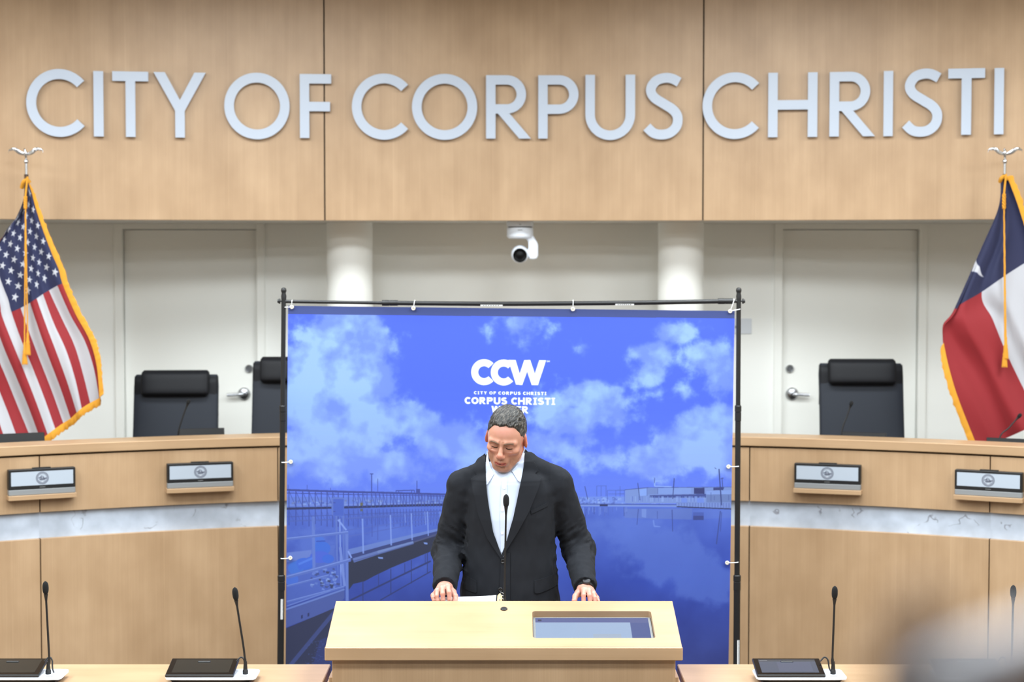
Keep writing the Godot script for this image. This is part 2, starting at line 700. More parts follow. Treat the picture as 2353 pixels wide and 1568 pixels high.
func build_fascia() -> void:
	var bottom := on_arc(1180, 507.5, FASCIA_C, FASCIA_R).y
	var t := struct("trim_1", "curved maple-veneered fascia above the dais", Vector3(0, bottom, -11.0))
	var j := [on_arc(745.5, 300, FASCIA_C, FASCIA_R).x, on_arc(1616, 300, FASCIA_C, FASCIA_R).x]
	var wd: float = j[1] - j[0]
	var edges := [j[0] - 2 * wd, j[0] - wd, j[0], j[1], j[1] + wd, j[1] + 2 * wd]
	for i in edges.size() - 1:
		var a0 := asin(maxf(edges[i], -6.15) / FASCIA_R)
		var a1 := asin(minf(edges[i + 1], 6.15) / FASCIA_R)
		var b := B.new()
		b.arc_slab(FASCIA_C, FASCIA_R, FASCIA_R + 0.05, a0 + 0.0045 / FASCIA_R, a1 - 0.0045 / FASCIA_R, bottom, CEIL_Y)
		for k in b.uv.size():
			b.uv[k] += Vector2(i * 0.37, i * 0.61)
		part(t, "panel", b, M.maple_uv, true)
	var b := B.new()
	b.arc_slab(FASCIA_C, FASCIA_R + 0.051, FASCIA_R + 0.08, asin(-6.15 / FASCIA_R), asin(6.15 / FASCIA_R), bottom + 0.002, CEIL_Y)
	part(t, "backing", b, M.reveal, true)
	# lowered ceiling from the fascia back to the wall
	var s := struct("ceiling_soffit", "off-white soffit under the fascia", Vector3(0, bottom + 0.005, -11.5))
	b = B.new()
	var n := 40
	for i in n:
		var x0 := -6.15 + 12.3 * i / n
		var x1 := -6.15 + 12.3 * (i + 1) / n
		var z0 := FASCIA_C.z - sqrt(pow(FASCIA_R + 0.052, 2) - x0 * x0)
		var z1 := FASCIA_C.z - sqrt(pow(FASCIA_R + 0.052, 2) - x1 * x1)
		for y in [bottom + 0.004, bottom + 0.05]:
			b.face([Vector3(x0, y, z0), Vector3(x1, y, z1), Vector3(x1, y, -12.0), Vector3(x0, y, -12.0)], Vector3.DOWN if y < bottom + 0.02 else Vector3.UP)
		b.face([Vector3(x0, bottom + 0.004, z0), Vector3(x1, bottom + 0.004, z1), Vector3(x1, bottom + 0.05, z1), Vector3(x0, bottom + 0.05, z0)], Vector3.BACK)
	part(s, "surface", b, mat(rgb8(205, 200, 190), 0.8), true)

# ---------------------------------------------------------------- the dais
func dais_angle(x: float) -> float:
	return asin(x / DAIS_R)

func build_dais() -> void:
	var y_top := on_arc(640, 1004, DAIS_C, DAIS_R).y
	var y_slab := on_arc(640, 1025.0, DAIS_C, DAIS_R).y
	var y_p1 := on_arc(640, 1029.0, DAIS_C, DAIS_R).y
	var y_m1 := on_arc(640, 1152, DAIS_C, DAIS_R).y
	var y_m0 := on_arc(640, 1210, DAIS_C, DAIS_R).y
	var t := thing("council_dais", "long curved maple dais with a white marble band", "desk", Vector3(0, 0, -10.3))
	var xs := [-4.3, -2.585, on_arc(638.5, 1080, DAIS_C, DAIS_R).x, on_arc(1722.5, 1080, DAIS_C, DAIS_R).x, 2.62, 4.3]
	xs[1] = on_arc(91, 1100, DAIS_C, DAIS_R).x
	xs[4] = on_arc(2275, 1100, DAIS_C, DAIS_R).x
	var a_lo := dais_angle(-4.3)
	var a_hi := dais_angle(4.3)
	var b := B.new()
	b.arc_slab(DAIS_C, DAIS_R - 0.012, DAIS_R + 0.22, a_lo, a_hi, y_slab, y_top, 0.02, 0.004)
	part(t, "top", b, M.maple_top, true, "thick pale maple top edge")
	for i in xs.size() - 1:
		var a0 := dais_angle(xs[i]) + 0.0035 / DAIS_R
		var a1 := dais_angle(xs[i + 1]) - 0.0035 / DAIS_R
		for q in [[y_m1, y_p1, 0.0, 0.0], [0.02, y_m0, 0.0, 0.5]]:
			b = B.new()
			b.arc_slab(DAIS_C, DAIS_R + q[2], DAIS_R + 0.05, a0, a1, q[0], q[1], 0.02, 0.0015)
			for k in b.uv.size():
				b.uv[k] += Vector2(i * 0.43 + 0.2, i * 0.27 + q[3])
			part(t, "panel", b, M.maple_uv, true)
	# recessed marble band in slabs that join without a gap
	for i in xs.size() - 1:
		b = B.new()
		b.arc_slab(DAIS_C, DAIS_R + 0.03, DAIS_R + 0.05, dais_angle(xs[i]), dais_angle(xs[i + 1]), y_m0, y_m1, 0.02, 0.0)
		for k in b.uv.size():
			b.uv[k] += Vector2(i * 0.31, i * 0.2)
		part(t, "marble_band", b, M.marble, true, "white marble slab with grey veins")
	b = B.new()
	b.arc_slab(DAIS_C, DAIS_R + 0.051, DAIS_R + 0.056, a_lo, a_hi, y_m1 + 0.002, y_slab, 0.02, 0.0)
	b.arc_slab(DAIS_C, DAIS_R + 0.051, DAIS_R + 0.056, a_lo, a_hi, 0.0, y_m0 - 0.002, 0.02, 0.0)
	b.arc_slab(DAIS_C, DAIS_R + 0.057, DAIS_R + 0.07, a_lo, a_hi, 0.0, y_slab, 0.02, 0.0)
	part(t, "core", b, M.reveal, true)
	b = B.new()
	b.arc_slab(DAIS_C, DAIS_R + 0.071, DAIS_R + 0.62, a_lo, a_hi, y_top - 0.30, y_top - 0.265, 0.02, 0.002)
	part(t, "desk_shelf", b, M.maple_top, true)

# ---------------------------------------------------------------- staff tables beside the lectern
func build_tables() -> void:
	var xl := spot(760, 1527, 7.17).x
	var xr := spot(1556, 1533, 7.17).x
	var h := spot(380, 1527, 7.17).y
	for q in [[-3.7, xl, "long maple table beside the lectern, under the striped flag"], [xr, 3.7, "long maple table beside the lectern, under the lone-star flag"]]:
		var x0: float = q[0]
		var x1: float = q[1]
		var t := thing("staff_table", q[2], "table", Vector3((x0 + x1) / 2, 0, -6.8))
		var b := B.new()
		b.box(Transform3D(Basis(), Vector3((x0 + x1) / 2, h - 0.02, -6.8)), Vector3(x1 - x0, 0.04, 0.74), 0.003)
		part(t, "tabletop", b, M.maple_top, true)
		b = B.new()
		b.box(Transform3D(Basis(), Vector3((x0 + x1) / 2, (h - 0.04) / 2 + 0.04, -7.1)), Vector3(x1 - x0 - 0.04, h - 0.12, 0.02), 0.002)
		part(t, "modesty_panel", b, M.maple, true)
		for x in [x0 + 0.03, x1 - 0.03]:
			b = B.new()
			b.box(Transform3D(Basis(), Vector3(x, (h - 0.04) / 2, -6.82)), Vector3(0.04, h - 0.04, 0.62), 0.002)
			part(t, "leg_panel", b, M.maple, true)

# ---------------------------------------------------------------- the lectern
func build_lectern() -> void:
	var fl := spot(748, 1487, 6.69)
	var fr := spot(1567, 1487, 6.69)
	var bk := spot(1161, 1382, 7.10)
	var cx := (fl.x + fr.x) / 2
	var hw := (fr.x - fl.x) / 2
	var t := thing("lectern", "wide pale maple lectern with a sloping top and inset screen", "lectern", Vector3(cx, 0, -6.9))
	var org := Vector3(cx, fl.y, -6.69)
	var up := Vector3(0, bk.y - fl.y, -0.41)
	var length := up.length()
	up = up.normalized()
	var nrm := Vector3.RIGHT.cross(up).normalized()
	var top := Transform3D(Basis(Vector3.RIGHT, up, nrm), org)     # local x across, y up the slope, z out of the top
	var inv := top.affine_inverse()
	var on_top := func(px: float, py: float) -> Vector2:
		var dir := spot(px, py, 1.0) - EYE
		var k := (org - EYE).dot(nrm) / dir.dot(nrm)
		var q: Vector3 = inv * (EYE + dir * k)
		return Vector2(q.x, q.y)
	var c0: Vector2 = on_top.call(1223, 1405)
	var c1: Vector2 = on_top.call(1499, 1467)
	var hx0 := c0.x
	var hx1: float = on_top.call(1501, 1436).x
	var hy0 := c1.y
	var hy1 := c0.y
	var rr := 0.014
	var hole := []
	for q in [[hx1 - rr, hy1 - rr, 0.0], [hx0 + rr, hy1 - rr, 90.0], [hx0 + rr, hy0 + rr, 180.0], [hx1 - rr, hy0 + rr, 270.0]]:
		for k in 6:
			var a := deg_to_rad(q[2] + k * 18.0)
			hole.append(Vector2(q[0] + cos(a) * rr, q[1] + sin(a) * rr))
	var mx := (hx0 + hx1) / 2
	var right := PackedVector2Array([Vector2(mx, 0), Vector2(hw, 0), Vector2(hw, length), Vector2(mx, length), Vector2(mx, hy1)])
	for k in range(5, -1, -1):
		right.append(hole[k])
	for k in range(23, 17, -1):
		right.append(hole[k])
	right.append(Vector2(mx, hy0))
	var left := PackedVector2Array([Vector2(mx, 0), Vector2(mx, hy0)])
	for k in range(17, 5, -1):
		left.append(hole[k])
	left.append_array(PackedVector2Array([Vector2(mx, hy1), Vector2(mx, length), Vector2(-hw, length), Vector2(-hw, 0)]))
	var b := B.new()
	b.prism(right, -0.05, 0.0, top)
	b.prism(left, -0.05, 0.0, top)
	part(t, "sloping_top", b, M.maple_top, true)
	b = B.new()
	b.box(Transform3D(Basis(), Vector3(cx, fl.y - 0.0245, -6.685)), Vector3(hw * 2 + 0.004, 0.053, 0.024), 0.004)
	part(t, "front_lip", b, M.maple_top, true)
	# inset screen: thin steel frame, glass
	b = B.new()
	var sc := Vector3((hx0 + hx1) / 2, (hy0 + hy1) / 2, -0.032)
	b.box(top * Transform3D(Basis(), sc), Vector3(hx1 - hx0 - 0.004, hy1 - hy0 - 0.004, 0.012), 0.001)
	var bez := part(t, "screen_frame", b, M.grey, true)
	b = B.new()
	var gx := hx0 + 0.012
	var gx1 := hx1 - 0.012
	var gy := hy0 + 0.004
	var gy1 := hy1 - 0.010
	b.face([top * Vector3(gx, gy, -0.0255), top * Vector3(gx1, gy, -0.0255), top * Vector3(gx1, gy1, -0.0255), top * Vector3(gx, gy1, -0.0255)], nrm, [Vector2(0, 1), Vector2(1, 1), Vector2(1, 0), Vector2(0, 0)])
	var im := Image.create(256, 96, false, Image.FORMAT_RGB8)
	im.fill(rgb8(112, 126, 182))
	im.fill_rect(Rect2i(0, 17, 214, 79), rgb8(192, 216, 250))  # pale rectangle: reflection of a bright panel in the glass, painted as glow
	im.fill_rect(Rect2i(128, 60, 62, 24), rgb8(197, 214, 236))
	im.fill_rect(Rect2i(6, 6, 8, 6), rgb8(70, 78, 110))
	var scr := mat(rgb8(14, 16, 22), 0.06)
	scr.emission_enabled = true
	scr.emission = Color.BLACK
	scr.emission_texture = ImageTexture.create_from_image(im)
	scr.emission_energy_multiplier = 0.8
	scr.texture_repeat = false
	part(t, "screen", b, scr, true, "screen under glass with a pale blue reflection painted as glow")
	bez.set_meta("label", "slim grey frame around the inset screen")
	# cable grommet on the slope
	var g: Vector2 = on_top.call(1158, 1401)
	b = B.new()
	b.lathe(Transform3D(Basis(Vector3.RIGHT, nrm, -up), top * Vector3(g.x, g.y, 0.0)), [Vector2(0.0140, 0.0), Vector2(0.0140, 0.004), Vector2(0.0110, 0.0065), Vector2(0.0, 0.007)], 24)
	part(t, "cable_grommet", b, M.black, true, "small black round cable cap")
	# ledge behind the ridge
	b = B.new()
	b.box(Transform3D(Basis(), Vector3(cx, bk.y - 0.045 - 0.015, -7.185)), Vector3(hw * 2 - 0.02, 0.03, 0.17), 0.003)
	part(t, "ledge", b, M.maple_top, true)
	# body: front panel, two sides, back, stepped base mouldings
	var bw := (spot(1552, 1530, 6.715).x - spot(763, 1530, 6.715).x) / 2
	var yb := fl.y - 0.03
	b = B.new()
	b.box(Transform3D(Basis(), Vector3(cx, yb / 2, -6.725)), Vector3(bw * 2, yb, 0.02), 0.002)
	part(t, "front_panel", b, M.maple, true)
	for s in [-1, 1]:
		b = B.new()
		b.prism(pts2([6.735, 0.0, 7.08, 0.0, 7.08, bk.y - 0.055, 6.735, fl.y - 0.045]), -0.01, 0.01, Transform3D(Basis(Vector3(0, 0, -1), Vector3.UP, Vector3.RIGHT), Vector3(cx + s * (bw - 0.01), 0, 0)))
		part(t, "side_panel", b, M.maple, true)
		b = B.new()
		var y1 := spot(757, 1556, 6.74).y
		b.box(Transform3D(Basis(), Vector3(cx + s * (bw + 0.0075), y1 / 2, -6.9)), Vector3(0.015, y1, 0.33), 0.002)
		b.box(Transform3D(Basis(), Vector3(cx + s * (bw + 0.017), (y1 - 0.022) / 2, -6.9)), Vector3(0.012, y1 - 0.022, 0.33), 0.002)
		part(t, "side_moulding", b, M.maple, true)
	b = B.new()
	b.box(Transform3D(Basis(), Vector3(cx, 0.46, -7.085)), Vector3(bw * 2 - 0.04, 0.92, 0.018), 0.002)
	part(t, "rear_panel", b, M.maple, true)
	# gooseneck microphone standing on the ledge
	var ly := bk.y - 0.045
	var base := Vector3(spot(1159, 1380, 7.15).x, ly, -7.15)
	gooseneck("lectern_microphone", "slim black gooseneck microphone standing on the lectern", base, [spot(1159, 1378, 7.15), spot(1160, 1320, 7.15), spot(1161.5, 1240, 7.15), spot(1163, 1165, 7.15)], spot(1163, 1166, 7.15), spot(1163, 1136, 7.15), 0.0125, "", 1.25)
	# open ring binder lying on the ledge
	var bd := thing("ring_binder", "open white ring binder of papers lying on the lectern ledge", "binder", Vector3(spot(1080, 1380, 7.18).x, ly, -7.18))
	var x0 := spot(1003, 1380, 7.18).x
	var x1 := spot(1140, 1380, 7.18).x
	b = B.new()
	b.box(Transform3D(Basis(), Vector3((x0 + x1) / 2 + 0.01, ly + 0.0015, -7.192)), Vector3(x1 - x0 + 0.05, 0.003, 0.145), 0.001)
	part(bd, "cover", b, mat(rgb8(240, 242, 245), 0.4), true)
	b = B.new()
	var rows := []
	for z in [-7.124, -7.255]:
		var row := []
		for k in 13:
			var f := k / 12.0
			row.append(Vector3(lerpf(x0, x1, f), ly + 0.031 + 0.010 * f * f + 0.001 * sin(f * 5.0), z))
		rows.append(row)
	b.grid(rows, false, Vector3.UP)
	var low := []
	for k in 13:
		low.append(Vector3(lerpf(x0, x1, k / 12.0), ly + 0.003, -7.124))
	b.grid([rows[0], low], false, Vector3.BACK)
	part(bd, "pages", b, mat(rgb8(236, 240, 246), 0.8), true)
	b = B.new()
	var rx := spot(1148, 1376, 7.13).x
	b.box(Transform3D(Basis(), Vector3(rx, ly + 0.0245, -7.19)), Vector3(0.02, 0.049, 0.13), 0.009)
	part(bd, "spine", b, mat(rgb8(214, 186, 142), 0.6), true)
	for z in [-7.128, -7.19, -7.245]:
		b = B.new()
		var ring := []
		for k in 11:
			var a := PI * k / 10.0
			ring.append(Vector3(rx + 0.008 + cos(a) * 0.010, ly + 0.038 + sin(a) * 0.014, z))
		b.tube(ring, 0.0013, 6)
		part(bd, "binder_ring", b, M.steel, true)

# foot on a surface at base, stem through stem points, foam from a to b
func gooseneck(called: String, label: String, base: Vector3, stem: Array, a: Vector3, bb: Vector3, r: float, group := "", foot := 1.0) -> Node3D:
	var t := thing(called, label, "microphone", base, group)
	mic_parts(t, base, stem, a, bb, r, foot)
	return t

func mic_parts(t: Node3D, base: Vector3, stem: Array, a: Vector3, bb: Vector3, r: float, foot := 1.0) -> void:
	var b := B.new()
	b.lathe(Transform3D(Basis(), base), [Vector2(0.011 * foot, 0.0), Vector2(0.011 * foot, 0.012), Vector2(0.0085 * foot, 0.02), Vector2(0.0062, 0.05), Vector2(0.0, 0.052)], 18)
	part(t, "foot", b, M.black, true)
	b = B.new()
	var line := smooth_line([base + Vector3(0, 0.03, 0)] + stem, 6)
	var rad := []
	for i in line.size():
		var f := float(i) / (line.size() - 1)
		rad.append(0.0058 if f < 0.30 else (0.0042 if f < 0.92 else lerpf(0.0042, 0.0085, (f - 0.92) / 0.08)))
	b.tube(line, rad, 10)
	part(t, "stem", b, M.black, true)
	b = B.new()
	var ax := (bb - a)
	var rings := []
	for i in 11:
		var f := i / 10.0
		var rr := r * maxf(pow(maxf(1.0 - pow(absf(1.9 * f - 0.9), 2.6), 0.0), 0.5), 0.12)
		var side := ax.cross(Vector3.BACK).normalized()
		rings.append(ellipse_ring(a + ax * f, side * rr, side.cross(ax).normalized() * rr, 16))
	b.loft(rings)
	part(t, "foam_windscreen", b, M.foam, true, "black foam windscreen")

# ---------------------------------------------------------------- the printed banner
class Paint:
	var im: Image
	var ox := 0.0
	var oy := 0.0
	var k := 1.0
	var ink := Color(1, 1, 1)
	var cloth := false        # places are measured on the hanging banner, which is a slightly leaning quad
	func at(x: float, y: float) -> Vector2:
		if not cloth:
			return Vector2((x - ox) * k, (y - oy) * k)
		var u := (x - 660.0) / 1024.0
		var v := 0.0
		for i in 2:
			var top := 703.0 + 12.0 * u
			v = (y - top) / (1640.0 - top)
			var l := 662.0 - 6.5 * v
			u = (x - l) / (1688.0 - 16.0 * v - l)
		return Vector2(u * 2048.0, v * 1880.0)
	func poly(pts: Array, col: Color, al := 1.0) -> void:      # flat list x, y, x, y ... in photograph measure
		var q := PackedVector2Array()
		for i in range(0, pts.size(), 2):
			q.append(at(pts[i], pts[i + 1]))
		fill([q], Color(col.r * ink.r, col.g * ink.g, col.b * ink.b), al)
	func fill(rings: Array, col: Color, al := 1.0) -> void:
		var y0 := 1e9
		var y1 := -1e9
		for r in rings:
			for p in r:
				y0 = minf(y0, p.y)
				y1 = maxf(y1, p.y)
		var w := im.get_width()
		for y in range(maxi(0, int(floor(y0))), mini(im.get_height() - 1, int(ceil(y1))) + 1):
			var yc := y + 0.5
			var xs := []
			for r in rings:
				var n: int = r.size()
				for i in n:
					var a: Vector2 = r[i]
					var b: Vector2 = r[(i + 1) % n]
					if (a.y <= yc) != (b.y <= yc):
						xs.append(a.x + (yc - a.y) / (b.y - a.y) * (b.x - a.x))
			xs.sort()
			for i in range(0, xs.size() - 1, 2):
				span(y, xs[i], xs[i + 1], col, al, w)
	func span(y: int, x0: float, x1: float, col: Color, al: float, w: int) -> void:
		x0 = maxf(x0, 0.0)
		x1 = minf(x1, float(w))
		if x1 <= x0:
			return
		var a := int(floor(x0))
		var b := int(floor(x1))
		if al >= 1.0 and b - a > 3:
			im.fill_rect(Rect2i(a + 1, y, b - a - 1, 1), col)
			dot(a, y, col, a + 1 - x0)
			if b < w:
				dot(b, y, col, x1 - b)
			return
		for x in range(a, mini(b, w - 1) + 1):
			dot(x, y, col, al * (minf(x1, x + 1.0) - maxf(x0, x)))
	func dot(x: int, y: int, col: Color, al: float) -> void:
		im.set_pixel(x, y, im.get_pixel(x, y).lerp(col, clampf(al, 0, 1)))
	func line(x0: float, y0: float, x1: float, y1: float, wd: float, col: Color, al := 1.0, wd2 := -1.0) -> void:
		var d := Vector2(x1 - x0, y1 - y0).normalized()
		var p := Vector2(-d.y, d.x)
		var a := wd / 2
		var b := (wd2 if wd2 > 0 else wd) / 2
		poly([x0 + p.x * a, y0 + p.y * a, x1 + p.x * b, y1 + p.y * b, x1 - p.x * b, y1 - p.y * b, x0 - p.x * a, y0 - p.y * a], col, al)

const SKY_PUFFS := [   # x, y, half width, half height, weight
	[800, 770, 75, 70, 1.3], [840, 760, 50, 60, 0.9], [760, 850, 110, 80, 1.3], [700, 900, 70, 90, 1.2], [850, 870, 50, 60, 1.0], [780, 960, 130, 80, 1.2],
	[700, 750, 30, 20, 0.45], [690, 800, 25, 15, 0.35], [930, 960, 70, 36, 1.15], [1000, 1010, 60, 40, 0.9], [1060, 985, 50, 30, 0.8], [1080, 1030, 70, 50, 0.85],
	[860, 1060, 200, 50, 0.75], [1180, 740, 80, 45, 0.55], [1260, 760, 60, 40, 0.42], [1330, 800, 40, 25, 0.3], [1550, 755, 50, 25, 0.8], [1500, 800, 55, 30, 0.8], [1480, 850, 50, 30, 0.7],
	[1340, 900, 70, 36, 0.95], [1390, 935, 80, 40, 0.8], [1290, 950, 90, 45, 0.85], [1250, 1010, 120, 50, 0.7], [1620, 810, 90, 50, 0.75], [1670, 850, 60, 60, 0.75], [1560, 890, 80, 30, 0.45],
	[1640, 970, 80, 50, 1.15], [1590, 1010, 90, 45, 1.05], [1520, 1050, 110, 40, 0.85], [1660, 1040, 60, 50, 1.0], [1400, 1050, 120, 35, 0.6], [1430, 880, 40, 20, 0.25], [700, 1040, 90, 60, 0.8]]
const WATER_PUFFS := [[1500, 1250, 110, 45, 0.85], [1560, 1290, 90, 50, 0.9], [1620, 1330, 70, 50, 0.9], [1650, 1370, 50, 40, 0.6], [1400, 1230, 100, 30, 0.5], [1360, 1280, 70, 40, 0.35], [900, 1230, 160, 30, 0.6], [720, 1250, 80, 60, 0.6], [980, 1300, 60, 60, 0.25], [1450, 1200, 160, 25, 0.5]]

func banner_print() -> Image:
	var w := 1024
	var h := 940
	var lw := 128
	var lh := 118
	var low := PackedByteArray()
	low.resize(lw * lh)
	for y in lh:
		for x in lw:
			var px := 659.0 + (x + 0.5) * 8.0
			var py := 700.0 + (y + 0.5) * 8.0
			var s := 0.0
			for q in (SKY_PUFFS if py < 1156 else WATER_PUFFS):
				var dx: float = (px - q[0]) / q[2]
				var dy: float = (py - q[1]) / q[3]
				var e := dx * dx + dy * dy
				if e < 4.0:
					s = maxf(s, q[4] * exp(-e * 0.7)) + 0.15 * q[4] * exp(-e)
			low[y * lw + x] = int(clampf(s * 128.0, 0, 255))
	var li := Image.create_from_data(lw, lh, false, Image.FORMAT_L8, low)
	li.resize(w, h, Image.INTERPOLATE_CUBIC)
	var puff := li.get_data()
	var fb := FastNoiseLite.new()
	fb.seed = 90
	fb.frequency = 0.012
	fb.fractal_octaves = 6
	fb.fractal_gain = 0.55
	var ni := fb.get_image(w, h)
	ni.convert(Image.FORMAT_L8)
	var nb := ni.get_data()
	fb.seed = 17
	fb.frequency = 0.006
	fb.fractal_octaves = 4
	ni = fb.get_image(w, h)
	ni.convert(Image.FORMAT_L8)
	var nb2 := ni.get_data()
	var out := PackedByteArray()
	out.resize(w * h * 3)
	var sky0 := Vector3(92, 122, 255)
	var sky1 := Vector3(112, 138, 240)
	for y in h:
		var py := 700.0 + y
		var water := py > 1156.0
		var f := clampf((py - 880.0) / 270.0, 0, 1)
		var g := clampf((py - 1156.0) / 260.0, 0, 1)
		var low_sky := clampf((py - 930.0) / 160.0, 0, 1)
		var blue_ink := lerpf(0.944, 0.86, low_sky) if not water else 0.80
		var red_ink := lerpf(0.73, 0.80, low_sky) if not water else 0.64
		var green_ink := lerpf(0.79, 0.84, low_sky) if not water else 0.71
		for x in w:
			var i := y * w + x
			var m: float = puff[i] / 128.0 + (nb[i] - 128) * 0.0028
			var al := clampf((m - 0.30) / 0.42, 0, 1)
			al = al * al * (3 - 2 * al)
			var c: Vector3
			if not water:
				c = sky0.lerp(sky1, f)
				var br := clampf(0.5 + (nb2[i] - 128) * 0.010 + (nb[i] - 128) * 0.004 + (m - 0.8) * 0.5, 0, 1)
				var cl := Vector3(146, 170, 248).lerp(Vector3(200, 228, 255), br).lerp(Vector3(128, 152, 236), f * 0.55)
				c = c.lerp(cl, al * 0.95)
			else:
				var side := clampf((x + 659.0 - 1150.0) / 350.0, 0, 1)
				c = Vector3(118, 142, 230).lerp(Vector3(74, 98, 190).lerp(Vector3(62, 92, 196), side), clampf(g * 1.5, 0, 1)).lerp(Vector3(62, 74, 146), clampf((py - 1330.0) / 190.0, 0, 1))
				c += Vector3.ONE * (nb2[i] - 128) * 0.10
				c = c.lerp(Vector3(132, 155, 232), al * 0.62)
			out[i * 3] = int(clampf(c.x * red_ink, 0, 255))
			out[i * 3 + 1] = int(clampf(c.y * green_ink, 0, 255))
			out[i * 3 + 2] = int(clampf(c.z * blue_ink, 0, 255))
	var im := Image.create_from_data(w, h, false, Image.FORMAT_RGB8, out)
	im.resize(2048, 1880, Image.INTERPOLATE_CUBIC)
	var p := Paint.new()
	p.im = im
	p.cloth = true
	p.ink = Color(0.75, 0.82, 0.84)
	print_waterworks(p)
	print_far_shore(p)
	# solid hem across the top
	p.poly([655, 695, 1690, 695, 1690, 732, 1176, 727.5, 655, 722], rgb8(76, 88, 150))
	p.ink = Color(1, 1, 1)
	print_logo(p)
	return im

func print_waterworks(p: Paint) -> void:
	var dk := rgb8(70, 80, 160)
	var dk2 := rgb8(47, 54, 104)
	var lt := rgb8(158, 174, 242)
	var md := rgb8(112, 130, 208)
	var r := RandomNumberGenerator.new()
	r.seed = 4
	# far bank behind the truss
	p.poly([659, 1140, 1030, 1140, 1030, 1160, 659, 1168], rgb8(118, 138, 220), 0.8)
	for i in 90:
		var x := 662.0 + r.randf() * 365.0
		var y := 1146.0 + r.randf() * 12.0
		p.poly([x, y, x + 3 + r.randf() * 7, y, x + 3 + r.randf() * 7, y + 4, x, y + 4], [rgb8(150, 160, 215), rgb8(95, 112, 190), rgb8(165, 182, 240), rgb8(128, 134, 178)][r.randi() % 4], 0.75)
	# truss walkway
	p.line(659, 1124, 1030, 1135, 4.6, dk)
	p.line(659, 1131, 1030, 1139, 1.8, dk)
	p.line(659, 1167, 1030, 1158, 5.2, dk2)
	p.line(659, 1159, 1030, 1154, 2.2, rgb8(150, 165, 232), 0.8)
	var x := 664.0
	var step := 16.0
	while x < 1028.0:
		var yt := 1124.0 + (x - 659) * 11.0 / 371.0
		p.line(x, yt, x, 1164, 2.0 if step > 11 else 1.4, dk)
		if int(x) % 3 != 0:
			p.line(x, yt + 2, x + step, 1162, 1.3, dk, 0.8)
		# mirrored legs in the water
		p.line(x, 1168, x, 1168 + 34 + r.randf() * 8, 2.2 if step > 11 else 1.3, rgb8(64, 76, 152), 0.75)
		p.line(x, 1172, x + step * 0.7, 1196, 1.2, rgb8(72, 84, 162), 0.55)
		x += step
		step = maxf(step * 0.965, 7.0)
	p.line(659, 1186, 1028, 1172, 1.8, rgb8(80, 94, 172), 0.8)
	p.line(659, 1196, 1028, 1180, 3.0, rgb8(92, 108, 186), 0.7)
	for q in [[854, 1086, 1131, 2.2], [868, 1098, 1131, 1.2], [958, 1103, 1134, 1.8], [1027, 1111, 1134, 1.2], [706, 1112, 1126, 1.0], [662, 1112, 1124, 1.0], [760, 1119, 1128, 1.0]]:
		p.line(q[0], q[1], q[0], q[2], q[3], dk)
	p.line(850, 1087, 858, 1087, 2, dk)
	p.line(910, 1126, 952, 1125, 2, dk)
	for q in [910, 916, 946, 952, 962]:
		p.line(q, 1125, q, 1134, 1.6, dk)
	p.poly([956, 1122, 965, 1122, 965, 1133, 956, 1133], dk)
	p.poly([828, 1153, 834, 1153, 834, 1160, 828, 1160], rgb8(120, 110, 90))
	p.poly([828, 1167, 834, 1167, 834, 1173, 828, 1173], rgb8(110, 104, 92), 0.8)
	# hand rails, walkway, pipe and their dark underside
	p.poly([801, 1260, 1011, 1212, 1020, 1208, 1020, 1222, 803, 1273], rgb8(132, 148, 212), 0.85)
	p.poly([801, 1274, 1016, 1216, 1016, 1232, 960, 1248, 801, 1290], rgb8(64, 72, 130))
	p.poly([800, 1288, 950, 1246, 1030, 1222, 1000, 1262, 900, 1303, 860, 1322, 838, 1334, 812, 1340, 800, 1356], rgb8(47, 51, 76))
	p.line(812, 1286, 870, 1268, 10, rgb8(122, 134, 192), 1.0, 9)
	p.line(868, 1268.5, 950, 1245, 9, rgb8(138, 150, 202), 1.0, 6)
	p.line(812, 1288, 950, 1248, 3, rgb8(86, 96, 158), 0.7)
	p.line(950, 1245, 1010, 1224, 3, rgb8(92, 92, 128), 1.0)
	for q in [[868, 1278, 12], [973, 1245, 9]]:
		p.poly([q[0], q[1], q[0] + q[2], q[1] + 1, q[0] + q[2], q[1] + 5, q[0] + 2, q[1] + 4], rgb8(150, 166, 230))
	for q in [[799, 1216, 1011, 1187, 2.0], [799, 1231, 1013, 1193, 2.2], [791, 1189, 1024, 1173, 2.2]]:
		p.line(q[0], q[1], q[2], q[3], q[4], rgb8(98, 114, 198))
	for q in [[833, 1190, 1270, 3.6], [897, 1182, 1252, 3.2], [945, 1178, 1240, 2.8], [982, 1174, 1230, 2.6], [1011, 1174, 1222, 2.2], [930, 1180, 1200, 1.4], [976, 1174, 1205, 1.4]]:
		p.line(q[0], q[1], q[0] + 2, q[2], q[3], lt, 0.9)
	for q in [[855, 1168, 1232, 2.2], [868, 1168, 1240, 1.8], [880, 1168, 1195, 1.2]]:
		p.line(q[0], q[1], q[0], q[2], q[3], rgb8(80, 94, 176), 0.7)
	# the rails again, mirrored and dark
	for q in [[805, 1378, 990, 1288, 4.0], [874, 1378, 990, 1312, 2.6]]:
		p.line(q[0], q[1], q[2], q[3], q[4], rgb8(50, 58, 112), 0.9)
	for q in [[834, 1334, 1380, 2.6], [870, 1318, 1346, 1.8], [898, 1306, 1366, 2.4], [930, 1294, 1316, 1.8], [945, 1286, 1340, 2.2], [982, 1270, 1318, 2.2], [977, 1272, 1292, 1.6]]:
		p.line(q[0], q[1], q[0], q[2], q[3], rgb8(54, 64, 124), 0.8)
	# switch box on its frame
	p.poly([762, 1143, 768, 1140, 791, 1142, 791, 1184, 766, 1184, 762, 1178], rgb8(112, 130, 208))
	p.poly([766, 1145, 790, 1145, 790, 1183, 766, 1183], rgb8(84, 108, 204))
	p.line(766, 1153, 771, 1153, 2, dk)
